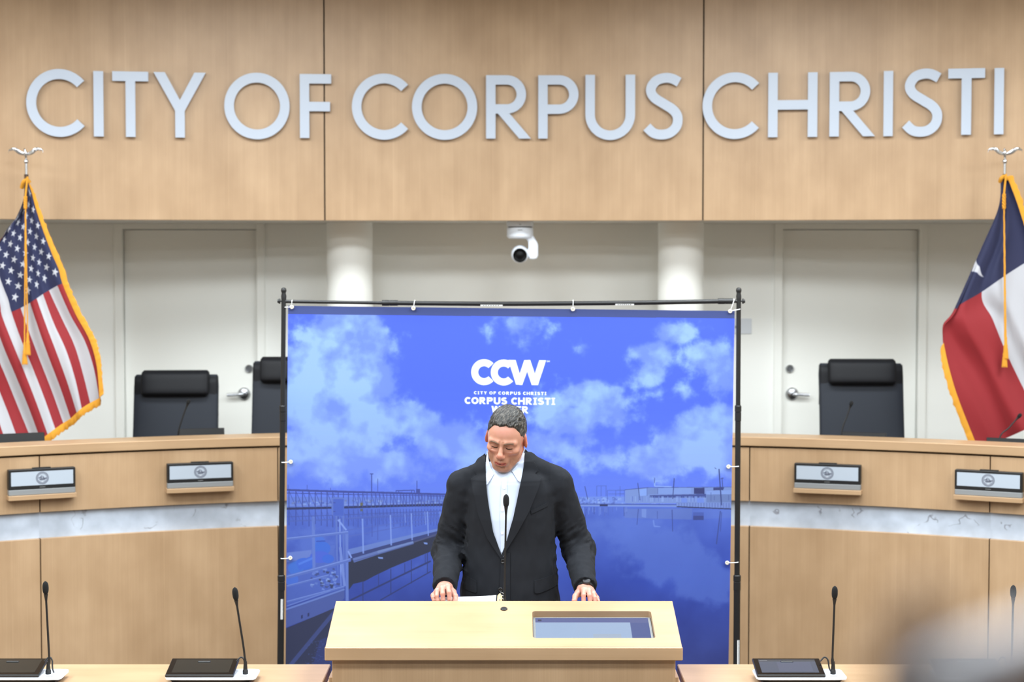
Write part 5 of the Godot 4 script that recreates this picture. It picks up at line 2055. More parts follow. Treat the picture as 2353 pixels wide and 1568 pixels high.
# ---------------------------------------------------------------- microphone units on the staff tables
func build_conference_units() -> void:
	var ty := spot(380, 1527, 7.17).y
	# base right end, mic foot, mic stem kink, mic head, label, painted tablet reflection
	var units := [[150, 113, 113, 104, 1336, "microphone unit with tablet at the table end below the striped flag", 0], [593, 565, 563, 539, 1350, "microphone unit with tablet on the table beside the lectern, near the banner", 0],
		[1940, 1913, 1913, 1918.5, 1347, "microphone unit with a bluish reflection painted on its tablet, on the table, below the chair near the lone-star flag", 1], [2350, 2326, 2325, 2328.5, 1345, "microphone unit with tablet behind the blurred raised hand", 0]]
	for q in units:
		var d := 6.885
		var xr := spot(q[0], 1545, d).x
		var w := 0.355
		var t := thing("conference_unit", q[5], "microphone", Vector3(xr - w / 2, ty, -d), "microphone units on the staff tables")
		var b := B.new()
		# pale tray with slanting sides on a black foot
		b.box(Transform3D(Basis(), Vector3(0, 0.005, 0.0)), Vector3(w - 0.05, 0.01, 0.13), 0.001)
		part(t, "rubber_foot", b, M.black)
		b = B.new()
		b.loft([ellipse_ring(Vector3(0, 0.010, 0), Vector3(w / 2 - 0.022, 0, 0), Vector3(0, 0, 0.066), 40, 14.0), ellipse_ring(Vector3(0, 0.020, 0), Vector3(w / 2 - 0.012, 0, 0), Vector3(0, 0, 0.072), 40, 16.0)])
		part(t, "tray_underside", b, M.black)
		b = B.new()
		b.loft([ellipse_ring(Vector3(0, 0.020, 0), Vector3(w / 2 - 0.001, 0, 0), Vector3(0, 0, 0.0765), 40, 18.0), ellipse_ring(Vector3(0, 0.027, 0), Vector3(w / 2, 0, 0), Vector3(0, 0, 0.077), 40, 18.0), ellipse_ring(Vector3(0, 0.029, 0), Vector3(w / 2 - 0.002, 0, 0), Vector3(0, 0, 0.075), 40, 18.0)])
		part(t, "tray", b, M.unit_grey, false, "pale grey tray")
		b = B.new()
		b.box(Transform3D(Basis(), Vector3(-0.012, 0.0292, 0.066)), Vector3(0.027, 0.0012, 0.006), 0.0)
		b.box(Transform3D(Basis(), Vector3(w / 2 - 0.05, 0.0292, 0.05)), Vector3(0.03, 0.0008, 0.012), 0.0)
		part(t, "button", b, M.grey)
		# tablet tilted to the seat
		var tilt := Transform3D(Basis(Vector3.RIGHT, 0.21), Vector3(-0.042, 0.050, -0.004))
		b = B.new()
		b.box(tilt, Vector3(0.268, 0.011, 0.155), 0.003)
		var tab := part(t, "tablet", b, M.black, false, "black tablet computer")
		b = B.new()
		var n := tilt.basis.y
		var fc := func(x: float, z: float, y: float) -> Vector3: return tilt * Vector3(x, y, z)
		b.face([fc.call(-0.131, 0.072, 0.0058), fc.call(0.131, 0.072, 0.0058), fc.call(0.131, -0.074, 0.0058), fc.call(-0.131, -0.074, 0.0058)], n)
		part(tab, "glass", b, M.black_gloss)
		b = B.new()
		b.face([fc.call(-0.112, 0.056, 0.0061), fc.call(0.112, 0.056, 0.0061), fc.call(0.112, -0.064, 0.0061), fc.call(-0.112, -0.064, 0.0061)], n, [Vector2(0, 1), Vector2(1, 1), Vector2(1, 0), Vector2(0, 0)])
		var sm := mat(rgb8(34, 34, 32), 0.1)
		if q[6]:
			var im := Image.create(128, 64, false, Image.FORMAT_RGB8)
			im.fill(rgb8(112, 126, 158))  # bluish reflection in the tablet glass, painted in as a glow
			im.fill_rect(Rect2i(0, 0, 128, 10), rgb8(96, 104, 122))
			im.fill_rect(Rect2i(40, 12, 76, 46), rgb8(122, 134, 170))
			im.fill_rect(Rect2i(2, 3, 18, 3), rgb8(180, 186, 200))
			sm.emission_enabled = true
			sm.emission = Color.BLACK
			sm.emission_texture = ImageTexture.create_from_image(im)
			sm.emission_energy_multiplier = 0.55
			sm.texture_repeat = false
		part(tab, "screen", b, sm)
		b = B.new()
		b.box(Transform3D(Basis(), Vector3(-0.042, 0.048, -0.045)), Vector3(0.05, 0.04, 0.012), 0.002)
		part(t, "tablet_stand", b, M.black)
		# cable loop between tablet and microphone
		var mx := spot(q[1], 1550, d).x - (xr - w / 2)
		b = B.new()
		b.tube(smooth_line([Vector3(0.088, 0.07, -0.03), Vector3(0.105, 0.085, -0.035), Vector3(0.118, 0.075, -0.03), Vector3(0.122, 0.045, -0.02), Vector3(0.130, 0.03, -0.01)], 5), 0.0032, 8)
		part(t, "cable", b, M.black)
		var fz := -d - 0.0 + 0.012
		var foot := Vector3(xr - w / 2 + mx, ty + 0.029, fz)
		var hi := spot(q[3], q[4], -fz)
		var neck := spot(lerpf(q[1], q[3], 0.86), q[4] + 30, -fz)
		var kink := spot(q[2] - (q[1] - q[3]) * 0.12, 1490, -fz)
		var mic := Node3D.new()
		mic.name = "gooseneck_microphone"
		t.add_child(mic, true)
		mic.position = foot - t.position
		mic_parts(mic, foot, [spot(q[2], 1520, -fz), kink, (kink + neck) / 2, neck], neck, hi, 0.0122)

# ---------------------------------------------------------------- camera and plate on the back wall
func build_wall_things() -> void:
	var d := 11.2
	var a := spot(1195, 512, d)
	var sf := on_arc(1180, 507.5, FASCIA_C, FASCIA_R).y + 0.004
	var k := d / FOCAL
	var t := thing("ceiling_camera", "white pan-and-tilt camera hanging under the maple fascia", "camera", Vector3(a.x, sf, -d))
	var px := func(x: float, y: float) -> Vector2:        # measured on an enlargement: metres from the mount
		var q := spot(1100.0 + x / 11.2, 490.0 + y / 11.2, d)
		return Vector2(q.x - a.x, q.y - sf)
	var r: float = 340.0 / 11.2 * k
	var y0: float = px.call(0, 352).y
	var y1: float = px.call(0, 388).y
	var y2: float = px.call(0, 590).y
	var y3: float = px.call(0, 655).y
	var b := B.new()
	b.lathe(Transform3D(), [Vector2(r * 0.9, y0), Vector2(r, y0 + 0.004), Vector2(r, -0.006), Vector2(r * 0.94, 0.0)], 40)
	part(t, "mount_base", b, M.white_plastic)
	b = B.new()
	b.lathe(Transform3D(), [Vector2(r * 0.90, y1), Vector2(r * 0.90, y0)], 40)
	part(t, "shadow_gap", b, M.black)  # black ring paints the shade in the gap under the mount
	b = B.new()
	b.lathe(Transform3D(), [Vector2(0.0, y3), Vector2(r * 0.80, y3), Vector2(r * 0.93, y3 + 0.006), Vector2(r, y2), Vector2(r, y1 + 0.003), Vector2(r * 0.97, y1), Vector2(0.0, y1)], 40)
	part(t, "turntable", b, M.white_plastic)
	b = B.new()
	var o := PackedVector2Array()
	for q in [[1180, 600], [1390, 560], [1430, 630], [1500, 750], [1525, 830], [1525, 1090], [1490, 1170], [1400, 1190], [1310, 1180], [1270, 1120], [1285, 830], [1270, 730], [1240, 680], [1190, 655]]:
		o.append(px.call(q[0], q[1]))
	b.prism(o, -0.03, 0.03, Transform3D(), 0.006)
	part(t, "arm", b, M.white_plastic)
	var hc: Vector2 = px.call(1060, 1075)
	var hr := 205.0 / 11.2 * k
	b = B.new()
	var fw := Basis(Vector3.RIGHT, PI / 2 + 0.10)
	b.lathe(Transform3D(fw, Vector3(hc.x, hc.y + 0.004, 0)), [Vector2(0.0, -0.085), Vector2(hr * 0.6, -0.08), Vector2(hr * 0.95, -0.06), Vector2(hr * 1.08, -0.03), Vector2(hr * 1.08, 0.02), Vector2(hr * 1.0, 0.045), Vector2(hr * 0.9, 0.052), Vector2(hr * 0.86, 0.052)], 36, true)
	b.tube([Vector3(hc.x + hr * 0.7, hc.y + 0.01, 0), Vector3(hc.x + hr * 1.5, hc.y + 0.01, 0)], 0.028, 20)
	part(t, "camera_head", b, M.white_plastic)
	b = B.new()
	b.lathe(Transform3D(fw, Vector3(hc.x, hc.y + 0.002, 0)), [Vector2(hr * 0.88, 0.040), Vector2(hr * 0.88, 0.054), Vector2(hr * 0.8, 0.055), Vector2(hr * 0.55, 0.046), Vector2(hr * 0.5, 0.044), Vector2(0.0, 0.050)], 36)
	part(t, "lens", b, mat(rgb8(8, 8, 9), 0.45, 0.0, 0.3), false, "dark round lens")
	b = B.new()
	b.box(Transform3D(Basis(), Vector3(0, px.call(0, 298).y, r + 0.0005)), Vector3(0.012, 0.004, 0.001), 0.0)
	b.box(Transform3D(Basis(), Vector3(0, px.call(0, 440).y, r + 0.0005)), Vector3(0.03, 0.004, 0.001), 0.0)
	part(t, "maker_mark", b, M.grey)
	# switch plate between banner and door
	var c := spot(1706, 750, 12.0)
	t = thing("wall_plate", "pale wall plate beside the banner stand", "wall plate", Vector3(c.x, c.y - 0.05, -12.0))
	b = B.new()
	b.box(Transform3D(Basis(), Vector3(0, 0.05, 0.004)), Vector3(0.125, 0.105, 0.008), 0.003)
	part(t, "plate", b, mat(rgb8(214, 218, 224), 0.4))
	b = B.new()
	b.box(Transform3D(Basis(), Vector3(-0.045, 0.045, 0.009)), Vector3(0.012, 0.018, 0.006), 0.001)
	b.box(Transform3D(Basis(), Vector3(-0.018, 0.045, 0.009)), Vector3(0.006, 0.012, 0.003), 0.001)
	part(t, "switch", b, M.grey)

# ---------------------------------------------------------------- bodies: distance fields meshed as surface nets
class Field:
	var kind := PackedInt32Array()          # 0 tapered capsule, 1 ellipsoid
	var pa := PackedVector3Array()
	var pb := PackedVector3Array()           # capsule: vector a to b; ellipsoid: radii
	var ra := PackedFloat32Array()
	var rb := PackedFloat32Array()           # capsule: 1 / length squared
	var rc := PackedFloat32Array()
	var kk := PackedFloat32Array()
	var cut := PackedByteArray()
	var turn: Array[Basis] = []
	var bc := PackedVector3Array()           # a ball round each piece
	var br := PackedFloat32Array()
	var extra: Callable

	func cap(a: Vector3, b: Vector3, r0: float, r1: float, k := 0.02, sub := false) -> void:
		kind.append(0)
		pa.append(a)
		pb.append(b - a)
		ra.append(r0)
		rc.append(r1 - r0)
		rb.append(1.0 / maxf((b - a).length_squared(), 1e-12))
		kk.append(k)
		cut.append(1 if sub else 0)
		turn.append(Basis())
		bc.append((a + b) / 2)
		br.append(a.distance_to(b) / 2 + maxf(r0, r1))

	func ell(c: Vector3, r: Vector3, k := 0.02, sub := false, bs := Basis()) -> void:
		kind.append(1)
		pa.append(c)
		pb.append(r)
		ra.append(0)
		rb.append(0)
		rc.append(0)
		kk.append(k)
		cut.append(1 if sub else 0)
		turn.append(bs)
		bc.append(c)
		br.append(maxf(r.x, maxf(r.y, r.z)))

	func at(p: Vector3) -> float:
		var d := 1.0
		for i in kind.size():
			var k := kk[i]
			var near := p.distance_to(bc[i]) - br[i]
			if near > (d + k if cut[i] == 0 else k - d):
				continue
			var q := p - pa[i]
			var s: float
			if kind[i] == 0:
				var ab := pb[i]
				var t := clampf(q.dot(ab) * rb[i], 0.0, 1.0)
				s = (q - ab * t).length() - ra[i] - rc[i] * t
			else:
				var r := pb[i]
				q = turn[i] * q
				var e := q / r
				var k0 := e.length()
				var k1 := (e / r).length()
				s = k0 * (k0 - 1.0) / k1 if k1 > 1e-6 else -minf(r.x, minf(r.y, r.z))
			if cut[i] == 0:
				var h := k - absf(d - s)
				d = minf(d, s)
				if h > 0.0 and k > 0.0:
					d -= h * h / (4.0 * k)
			else:
				var h := k - absf(d + s)
				d = maxf(d, -s)
				if h > 0.0 and k > 0.0:
					d += h * h / (4.0 * k)
		if extra.is_valid():
			d = extra.call(p, d)
		return d

# appends the zero surface of f inside lo..hi to b; xf takes its points to their place; tint: colour at a point of the field
func nets(f: Callable, lo: Vector3, hi: Vector3, h: float, b: B, xf := Transform3D(), tint = null) -> void:
	var nx := int(ceil((hi.x - lo.x) / h)) + 1
	var ny := int(ceil((hi.y - lo.y) / h)) + 1
	var nz := int(ceil((hi.z - lo.z) / h)) + 1
	var val := PackedFloat32Array()
	val.resize(nx * ny * nz)
	val.fill(9.0)
	var bs := 4
	var reach := bs * h * 0.87 * 1.35
	var sy := nx
	var sz := nx * ny
	for bz in range(0, nz, bs):
		for by in range(0, ny, bs):
			for bx in range(0, nx, bs):
				var m: float = f.call(lo + Vector3(bx + bs * 0.5, by + bs * 0.5, bz + bs * 0.5) * h)
				if absf(m) > reach:
					if m < 0:
						for z in range(bz, mini(bz + bs, nz)):
							for y in range(by, mini(by + bs, ny)):
								for x in range(bx, mini(bx + bs, nx)):
									val[x + y * sy + z * sz] = -9.0
					continue
				for z in range(bz, mini(bz + bs, nz)):
					for y in range(by, mini(by + bs, ny)):
						for x in range(bx, mini(bx + bs, nx)):
							val[x + y * sy + z * sz] = f.call(lo + Vector3(x, y, z) * h)
	var cell := PackedInt32Array()
	cell.resize(nx * ny * nz)
	cell.fill(-1)
	var off := PackedInt32Array([0, 1, sy, sy + 1, sz, sz + 1, sz + sy, sz + sy + 1])
	var ea := PackedInt32Array([0, 2, 4, 6, 0, 1, 4, 5, 0, 1, 2, 3])
	var eb := PackedInt32Array([1, 3, 5, 7, 2, 3, 6, 7, 4, 5, 6, 7])
	for z in nz - 1:
		for y in ny - 1:
			var base := y * sy + z * sz
			for x in nx - 1:
				var i := base + x
				var v0 := val[i]
				var inside := 1 if v0 < 0 else 0
				var cnt := inside
				for c in range(1, 8):
					if val[i + off[c]] < 0:
						cnt += 1
				if cnt == 0 or cnt == 8:
					continue
				var acc := Vector3.ZERO
				var n := 0
				for e in 12:
					var a := val[i + off[ea[e]]]
					var d := val[i + off[eb[e]]]
					if (a < 0) != (d < 0):
						a = clampf(a, -h * 2, h * 2)
						d = clampf(d, -h * 2, h * 2)
						var t := a / (a - d)
						var ca := ea[e]
						var p := Vector3(ca & 1, (ca >> 1) & 1, ca >> 2)
						if e < 4:
							p.x += t
						elif e < 8:
							p.y += t
						else:
							p.z += t
						acc += p
						n += 1
				acc /= n
				var q := lo + (Vector3(x, y, z) + acc) * h
				var g := Vector3.ZERO
				for c in 8:
					var w := clampf(val[i + off[c]], -h * 2, h * 2)
					g += Vector3(w if c & 1 else -w, w if c & 2 else -w, w if c & 4 else -w)
				if tint != null:
					b.tint = tint.call(q, g.normalized())
				cell[i] = b.put(xf * q, (xf.basis * g).normalized(), Vector2(q.x, q.y))
	for z in range(1, nz - 1):
		for y in range(1, ny - 1):
			for x in range(1, nx - 1):
				var i := x + y * sy + z * sz
				if cell[i] < 0 and val[i] > 5.0:
					continue
				var s := val[i] < 0
				for ax in 3:
					var st := 1 if ax == 0 else (sy if ax == 1 else sz)
					if (val[i + st] < 0) == s:
						continue
					var o1 := sy if ax == 0 else (sz if ax == 1 else 1)
					var o2 := sz if ax == 0 else (1 if ax == 1 else sy)
					var c0 := cell[i]
					var c1 := cell[i - o1]
					var c2 := cell[i - o1 - o2]
					var c3 := cell[i - o2]
					if c0 < 0 or c1 < 0 or c2 < 0 or c3 < 0:
						continue
					b.tri_fix(c0, c1, c2)
					b.tri_fix(c0, c2, c3)

# where a sight along -z from z0 meets the surface of f
func drop(f: Callable, x: float, y: float, z0: float) -> float:
	var z := z0
	for i in 48:
		var d: float = f.call(Vector3(x, y, z))
		if d < 0.0004:
			break
		z -= d * 0.9
		if z < z0 - 0.6:
			break
	return maxf(z, z0 - 0.34)

# a piece of cloth of given outline (front view, metres) lying on the surface of f
func shell(b: B, f: Callable, outline: PackedVector2Array, z0: float, lift: float, thick: float, step := 0.006, grow = null) -> void:
	var box := Rect2(outline[0], Vector2.ZERO)
	for p in outline:
		box = box.expand(p)
	var memo := {}
	var lifted := func(p: Vector2) -> Vector3:
		var key := Vector2i(int(round(p.x * 1e5)), int(round(p.y * 1e5)))
		if not memo.has(key):
			var e: float = lift if grow == null else lift + grow.call(p)
			memo[key] = Vector3(p.x, p.y, drop(f, p.x, p.y, z0) + e)
		return memo[key]
	var nx := int(ceil(box.size.x / step))
	var ny := int(ceil(box.size.y / step))
	var ids := {}
	for j in ny:
		for i in nx:
			var c := PackedVector2Array([box.position + Vector2(i, j) * step, box.position + Vector2(i + 1, j) * step, box.position + Vector2(i + 1, j + 1) * step, box.position + Vector2(i, j + 1) * step])
			for piece in Geometry2D.intersect_polygons(c, outline):
				var tr := Geometry2D.triangulate_polygon(piece)
				for k in range(0, tr.size(), 3):
					var id := []
					for m in 3:
						var p := piece[tr[k + m]]
						var key := Vector2i(int(round(p.x * 1e5)), int(round(p.y * 1e5)))
						if not ids.has(key):
							var w: Vector3 = lifted.call(p)
							var o := w - Vector3(0, 0, lift)
							var d0: float = f.call(o)
							var g := Vector3(f.call(o + Vector3(0.004, 0, 0)) - d0, f.call(o + Vector3(0, 0.004, 0)) - d0, f.call(o + Vector3(0, 0, 0.004)) - d0)
							ids[key] = b.put(w, g.normalized() if g.z > 0 else Vector3(g.x, g.y, 0.001).normalized(), p)
						id.append(ids[key])
					b.tri_fix(id[0], id[1], id[2])
	# rim
	var rim := []
	for i in outline.size():
		var a := outline[i]
		var d := outline[(i + 1) % outline.size()]
		var n := maxi(1, int(ceil(a.distance_to(d) / step)))
		for k in n:
			rim.append(a.lerp(d, float(k) / n))
	var cw := Geometry2D.is_polygon_clockwise(outline)
	for i in rim.size():
		var a: Vector2 = rim[i]
		var d: Vector2 = rim[(i + 1) % rim.size()]
		var o := Vector2(d.y - a.y, a.x - d.x) * (-1.0 if cw else 1.0)
		var wa: Vector3 = lifted.call(a)
		var wd: Vector3 = lifted.call(d)
		b.face([wa, wd, wd - Vector3(0, 0, thick), wa - Vector3(0, 0, thick)], Vector3(o.x, o.y, 0))

func lin(r: int, g: int, bl: int) -> Color:
	return rgb8(r, g, bl).srgb_to_linear()

# ---------------------------------------------------------------- the speaker
func build_speaker() -> void:
	var dm := 7.48
	var w := func(px: float, py: float, d: float) -> Vector3: return spot(px, py, d)
	var cx := spot(1172, 1200, dm).x
	var foot := Vector3(cx, 0.0, -dm)
	var t := thing("person", "man in a charcoal suit and open white collar, head bowed, both hands on the lectern", "person", foot)
	# joints
	var sh := [w.call(1063, 1122, dm), w.call(1282, 1118, dm)]
	var el := [w.call(1031, 1266, 7.53), w.call(1329, 1263, 7.53)]
	var wr := [w.call(1022, 1350, 7.25), w.call(1344, 1350, 7.25)]
	var nk := [w.call(1130, 1078, dm), w.call(1212, 1072, dm)]
	var head_at := spot(1163, 1008, 7.40)
	var hb := Basis(Vector3.UP, deg_to_rad(-11)) * Basis(Vector3.RIGHT, deg_to_rad(22))
	hb = Basis(Vector3.BACK, deg_to_rad(-7)) * hb
	var hx := Transform3D(hb, head_at)
	var hinv := hx.affine_inverse()
	var hip_y := 0.93
	# --- jacket
	var ys := []
	var aw := []
	for q in [[1560, 0.232], [1470, 0.226], [1382, 0.214], [1310, 0.200], [1245, 0.190], [1185, 0.193], [1130, 0.196], [1098, 0.165], [1070, 0.10]]:
		ys.append(spot(1172, q[0], dm).y)
		aw.append(q[1])
	var torso := func(p: Vector3) -> float:
		var i := 0
		while i < ys.size() - 2 and p.y > ys[i + 1]:
			i += 1
		var f: float = (p.y - ys[i]) / (ys[i + 1] - ys[i])
		var g := clampf(f, 0.0, 1.0)
		var a: float = lerpf(aw[i], aw[i + 1], g * g * (3.0 - 2.0 * g) * 0.5 + g * 0.5)
		var bd := a * 0.68
		if p.y > 1.3:
			bd = minf(bd, 0.132 - (p.y - 1.3) * 0.10)
		var e := Vector2((p.x - cx) / a, (p.z + dm) / bd)
		var d := (pow(pow(absf(e.x), 2.4) + pow(absf(e.y), 2.4), 1.0 / 2.4) - 1.0) * bd
		return maxf(d, p.y - ys[-1] - 0.02)
	var fa := Field.new()
	for s in 2:
		fa.cap(nk[s], sh[s] + Vector3(0.008 * (s * 2 - 1), 0.027, 0), 0.054, 0.049, 0.035)
		fa.cap(sh[s], el[s], 0.066, 0.066, 0.03)
	var roll_line := [spot(1114, 1082, 7.44), spot(1108, 1062, 7.49), spot(1130, 1046, 7.55), spot(1164, 1040, 7.57), spot(1200, 1042, 7.55), spot(1217, 1052, 7.49), spot(1208, 1074, 7.44)]
	for i in 6:
		fa.cap(roll_line[i], roll_line[i + 1], 0.017, 0.017, 0.02)
	var fl := []
	for s in 2:
		var q := Field.new()
		q.cap(el[s], wr[s] + (wr[s] - el[s]).normalized() * 0.04, 0.066, 0.047, 0.0)
		fl.append(q)
	var dirs := [(wr[0] - el[0]).normalized(), (wr[1] - el[1]).normalized()]
	var noise := FastNoiseLite.new()
	noise.seed = 21
	noise.frequency = 1.0
	noise.fractal_octaves = 2
	var jacket_plain := func(p: Vector3) -> float:
		var d: float = torso.call(p)
		var a := fa.at(p)
		var h := 0.018 - absf(d - a)
		d = minf(d, a)
		if h > 0:
			d -= h * h / 0.072
		for s in 2:
			if p.distance_squared_to(el[s]) < 0.25 and (p.x < cx) == (s == 0):
				var e: float = maxf(fl[s].at(p), (p - wr[s]).dot(dirs[s]))
				var k := 0.03 - absf(d - e)
				d = minf(d, e)
				if k > 0:
					d -= k * k / 0.12
		return d
	var jacket := func(p: Vector3) -> float:
		var d: float = jacket_plain.call(p)
		if absf(d) > 0.03:
			return d
		# creases: across the sleeves round the elbow, soft pulls over the body
		for s in 2:
			if absf(p.x - cx) > 0.17 and (p.x < cx) == (s == 0):
				var q: Vector3 = p - el[s]
				var m := clampf(1.0 - q.length() / 0.20, 0.0, 1.0)
				var sg := 1.0 if s == 0 else -1.0
				d += 0.016 * m * (absf(noise.get_noise_3d(q.x * 6.0 * sg, q.y * 15.0 + q.x * 9.0 * sg, q.z * 8.0)) * 2.0 - 0.4)
				d += 0.004 * noise.get_noise_3d(q.x * 16.0, q.y * 12.0 + 5.0, q.z * 16.0)
		d += 0.003 * noise.get_noise_3d(p.x * 16.0, p.y * 7.0, p.z * 14.0 + 3.0)
		# a soft pull towards the closed button
		return maxf(d, 0.80 - p.y)
	var b := B.new()
	nets(jacket, Vector3(cx - 0.40, 0.78, -dm - 0.24), Vector3(cx + 0.40, 1.60, -dm + 0.30), 0.0068, b)
	var suit := mat(rgb8(27, 29, 34), 0.85, 0.0, 0.3)
	suit.rim_enabled = true
	suit.rim = 0.08
	var jk := part(t, "jacket", b, suit, true, "charcoal two-button suit jacket")
	# --- pieces lying on the jacket front
	var df := 7.355
	var xy := func(a: Array) -> PackedVector2Array:
		var o := PackedVector2Array()
		for i in range(0, a.size(), 2):
			var q := spot(a[i], a[i + 1], df)
			o.append(Vector2(q.x, q.y))
		return o
	var z0 := -dm + 0.32
	var shirt := mat(rgb8(186, 197, 216), 0.7)
	shirt.rim_enabled = true
	shirt.rim = 0.2
	b = B.new()
	shell(b, jacket_plain, xy.call([1112, 1068, 1207, 1056, 1204, 1100, 1190, 1170, 1174, 1230, 1157, 1280, 1150, 1274, 1128, 1222, 1116, 1150, 1112, 1100]), z0, 0.003, 0.004, 0.006, func(p: Vector2) -> float: return 0.0016 * noise.get_noise_2d(p.x * 30.0, p.y * 14.0))
	var sf := part(t, "shirt", b, shirt, true, "pale blue-white dress shirt, collar open")
	b = B.new()
	shell(b, jacket_plain, xy.call([1153, 1100, 1166, 1094, 1163, 1180, 1158, 1274, 1151, 1268, 1149, 1180]), z0, 0.006, 0.004)
	part(sf, "placket", b, shirt, true)
	for q in [[1159, 1122], [1154.5, 1173], [1154, 1225]]:
		var c := spot(q[0], q[1], df)
		b = B.new()
		b.lathe(Transform3D(Basis(Vector3.RIGHT, PI / 2), Vector3(c.x, c.y, drop(jacket_plain, c.x, c.y, z0) + 0.006)), [Vector2(0.0055, 0.0), Vector2(0.0055, 0.0018), Vector2(0.0035, 0.0024), Vector2(0.0, 0.0018)], 14)
		part(sf, "shirt_button", b, mat(rgb8(236, 240, 246), 0.25), true)
	for q in [[1114, 1050, 1117, 1115, 1121, 1150, 1133, 1222, 1156, 1285, 1150, 1282, 1119, 1237, 1098, 1182, 1081, 1106, 1095, 1096, 1089, 1087, 1098, 1062], [1207, 1041, 1216, 1048, 1230, 1070, 1238, 1086, 1230, 1091, 1243, 1104, 1237, 1124, 1216, 1175, 1191, 1220, 1165, 1262, 1155, 1282, 1152, 1275, 1162, 1250, 1180, 1187, 1196, 1112, 1204, 1075]]:
		b = B.new()
		var left: bool = q[0] < 1150
		var roll := func(p: Vector2) -> float:
			return 0.004 * clampf((p.y - 1.17) / 0.25, 0.0, 1.0)
		shell(b, jacket_plain, xy.call(q), z0, 0.009 if left else 0.011, 0.011, 0.006, roll)
		part(jk, "lapel", b, suit, true)
	for q in [[1067.5, 1328, 1095, 1338, 1095.5, 1361, 1092, 1364, 1068, 1360, 1065, 1356], [1228, 1335, 1281, 1324, 1283, 1351, 1240, 1364, 1231, 1364, 1228, 1360]]:
		b = B.new()
		shell(b, jacket, xy.call(q), z0, 0.004, 0.006, 0.006)
		part(jk, "pocket_flap", b, suit, true)
	b = B.new()
	shell(b, jacket, xy.call([1220, 1174, 1258, 1158, 1260, 1166, 1221, 1182]), z0, 0.0035, 0.005, 0.006)
	part(jk, "breast_pocket", b, suit, true)
	b = B.new()
	shell(b, jacket, xy.call([1151, 1278, 1172, 1270, 1172, 1420, 1146, 1420, 1149, 1340]), z0, 0.003, 0.005, 0.006)
	part(jk, "front_overlap", b, suit, true)
	for q in [[1156, 1289], [1150, 1354]]:
		var c := spot(q[0], q[1], df)
		b = B.new()
		b.lathe(Transform3D(Basis(Vector3.RIGHT, PI / 2), Vector3(c.x, c.y, drop(jacket, c.x, c.y, z0) + 0.004)), [Vector2(0.0095, 0.0), Vector2(0.0095, 0.003), Vector2(0.0075, 0.004), Vector2(0.006, 0.0025), Vector2(0.0, 0.0025)], 18)
		part(jk, "jacket_button", b, mat(rgb8(24, 24, 26), 0.3), true)
	# --- head, neck, hands and the rest of the body
	var hf := head_field()
	var hr := func(p: Vector3) -> float: return hf.at(p)
	b = B.new()
	nets(hr, Vector3(-0.105, -0.145, -0.13), Vector3(0.105, 0.145, 0.15), 0.0026, b, hx, skin_tint)
	var body := Field.new()
	var neck_lo := spot(1164, 1110, dm + 0.01)
	var neck_hi: Vector3 = hx * Vector3(0, -0.05, -0.035)
	body.cap(neck_lo, neck_hi, 0.066, 0.060, 0.02)
	body.cap(Vector3(cx, 1.40, -dm), neck_lo, 0.07, 0.062, 0.03)
	body.ell(Vector3(cx, 1.32, -dm), Vector3(0.165, 0.17, 0.10), 0.04)
	body.ell(Vector3(cx, 1.05, -dm), Vector3(0.165, 0.20, 0.105), 0.04)
	for s in 2:
		var sg := s * 2 - 1
		body.cap(sh[s], el[s], 0.048, 0.042, 0.03)
		body.cap(el[s], wr[s], 0.042, 0.029, 0.02)
		body.cap(Vector3(cx + sg * 0.095, 0.92, -dm), Vector3(cx + sg * 0.10, 0.50, -dm + 0.01), 0.085, 0.058, 0.03)
		body.cap(Vector3(cx + sg * 0.10, 0.50, -dm + 0.01), Vector3(cx + sg * 0.105, 0.09, -dm), 0.055, 0.038, 0.02)
	nets(func(p: Vector3) -> float: return body.at(p), Vector3(cx - 0.36, 0.06, -dm - 0.16), Vector3(cx + 0.36, 1.62, -dm + 0.30), 0.012, b, Transform3D(), func(_p: Vector3, _n: Vector3) -> Color: return lin(205, 150, 122))
	for s in 2:
		var hand := hand_field(s, wr[s], dirs[s])
		nets(func(p: Vector3) -> float: return hand.at(p), wr[s] + Vector3(-0.075, -0.075, -0.07), wr[s] + Vector3(0.075, 0.05, 0.16), 0.003, b, Transform3D(), hand_tint)
	var skin := mat(Color.WHITE, 0.42, 0.0, 0.5)
	skin.albedo_color = rgb8(232, 228, 226)
	skin.vertex_color_use_as_albedo = true
	skin.subsurf_scatter_enabled = true
	skin.subsurf_scatter_strength = 0.12
	part(t, "body", b, skin, true, "fair skin of face, neck and hands")
	# --- eyebrows and lashes follow the skin
	for s in [-1.0, 1.0]:
		for q in [["eyebrow", 0.0125, 0.049, 9], ["eyelashes", 0.0185, 0.0435, 8]]:
			var line := []
			var rad := []
			for i in q[3] + 1:
				var f: float = float(i) / q[3]
				var ax := lerpf(q[1], q[2], f)
				var y: float = 0.0195 + 0.0065 * f - 0.008 * f * f * f if q[0] == "eyebrow" else -0.0070 + 0.0028 * pow(f * 2.0 - 1.0, 2)
				line.append(hx * Vector3(s * ax, y, drop(hr, s * ax, y, 0.14) + (-0.0006 if q[0] == "eyebrow" else 0.0003)))
				rad.append((0.0030 if q[0] == "eyebrow" else 0.0013) * (0.55 + 0.45 * sin(PI * (0.15 + 0.75 * f))))
			var eb := B.new()
			eb.tube(line, rad, 8)
			part(t, q[0], eb, mat(rgb8(96, 74, 58) if q[0] == "eyebrow" else rgb8(28, 22, 20), 0.9), true)
	# --- hair
	b = B.new()
	var hn := FastNoiseLite.new()
	hn.seed = 8
	hn.frequency = 1.0
	hn.fractal_octaves = 3
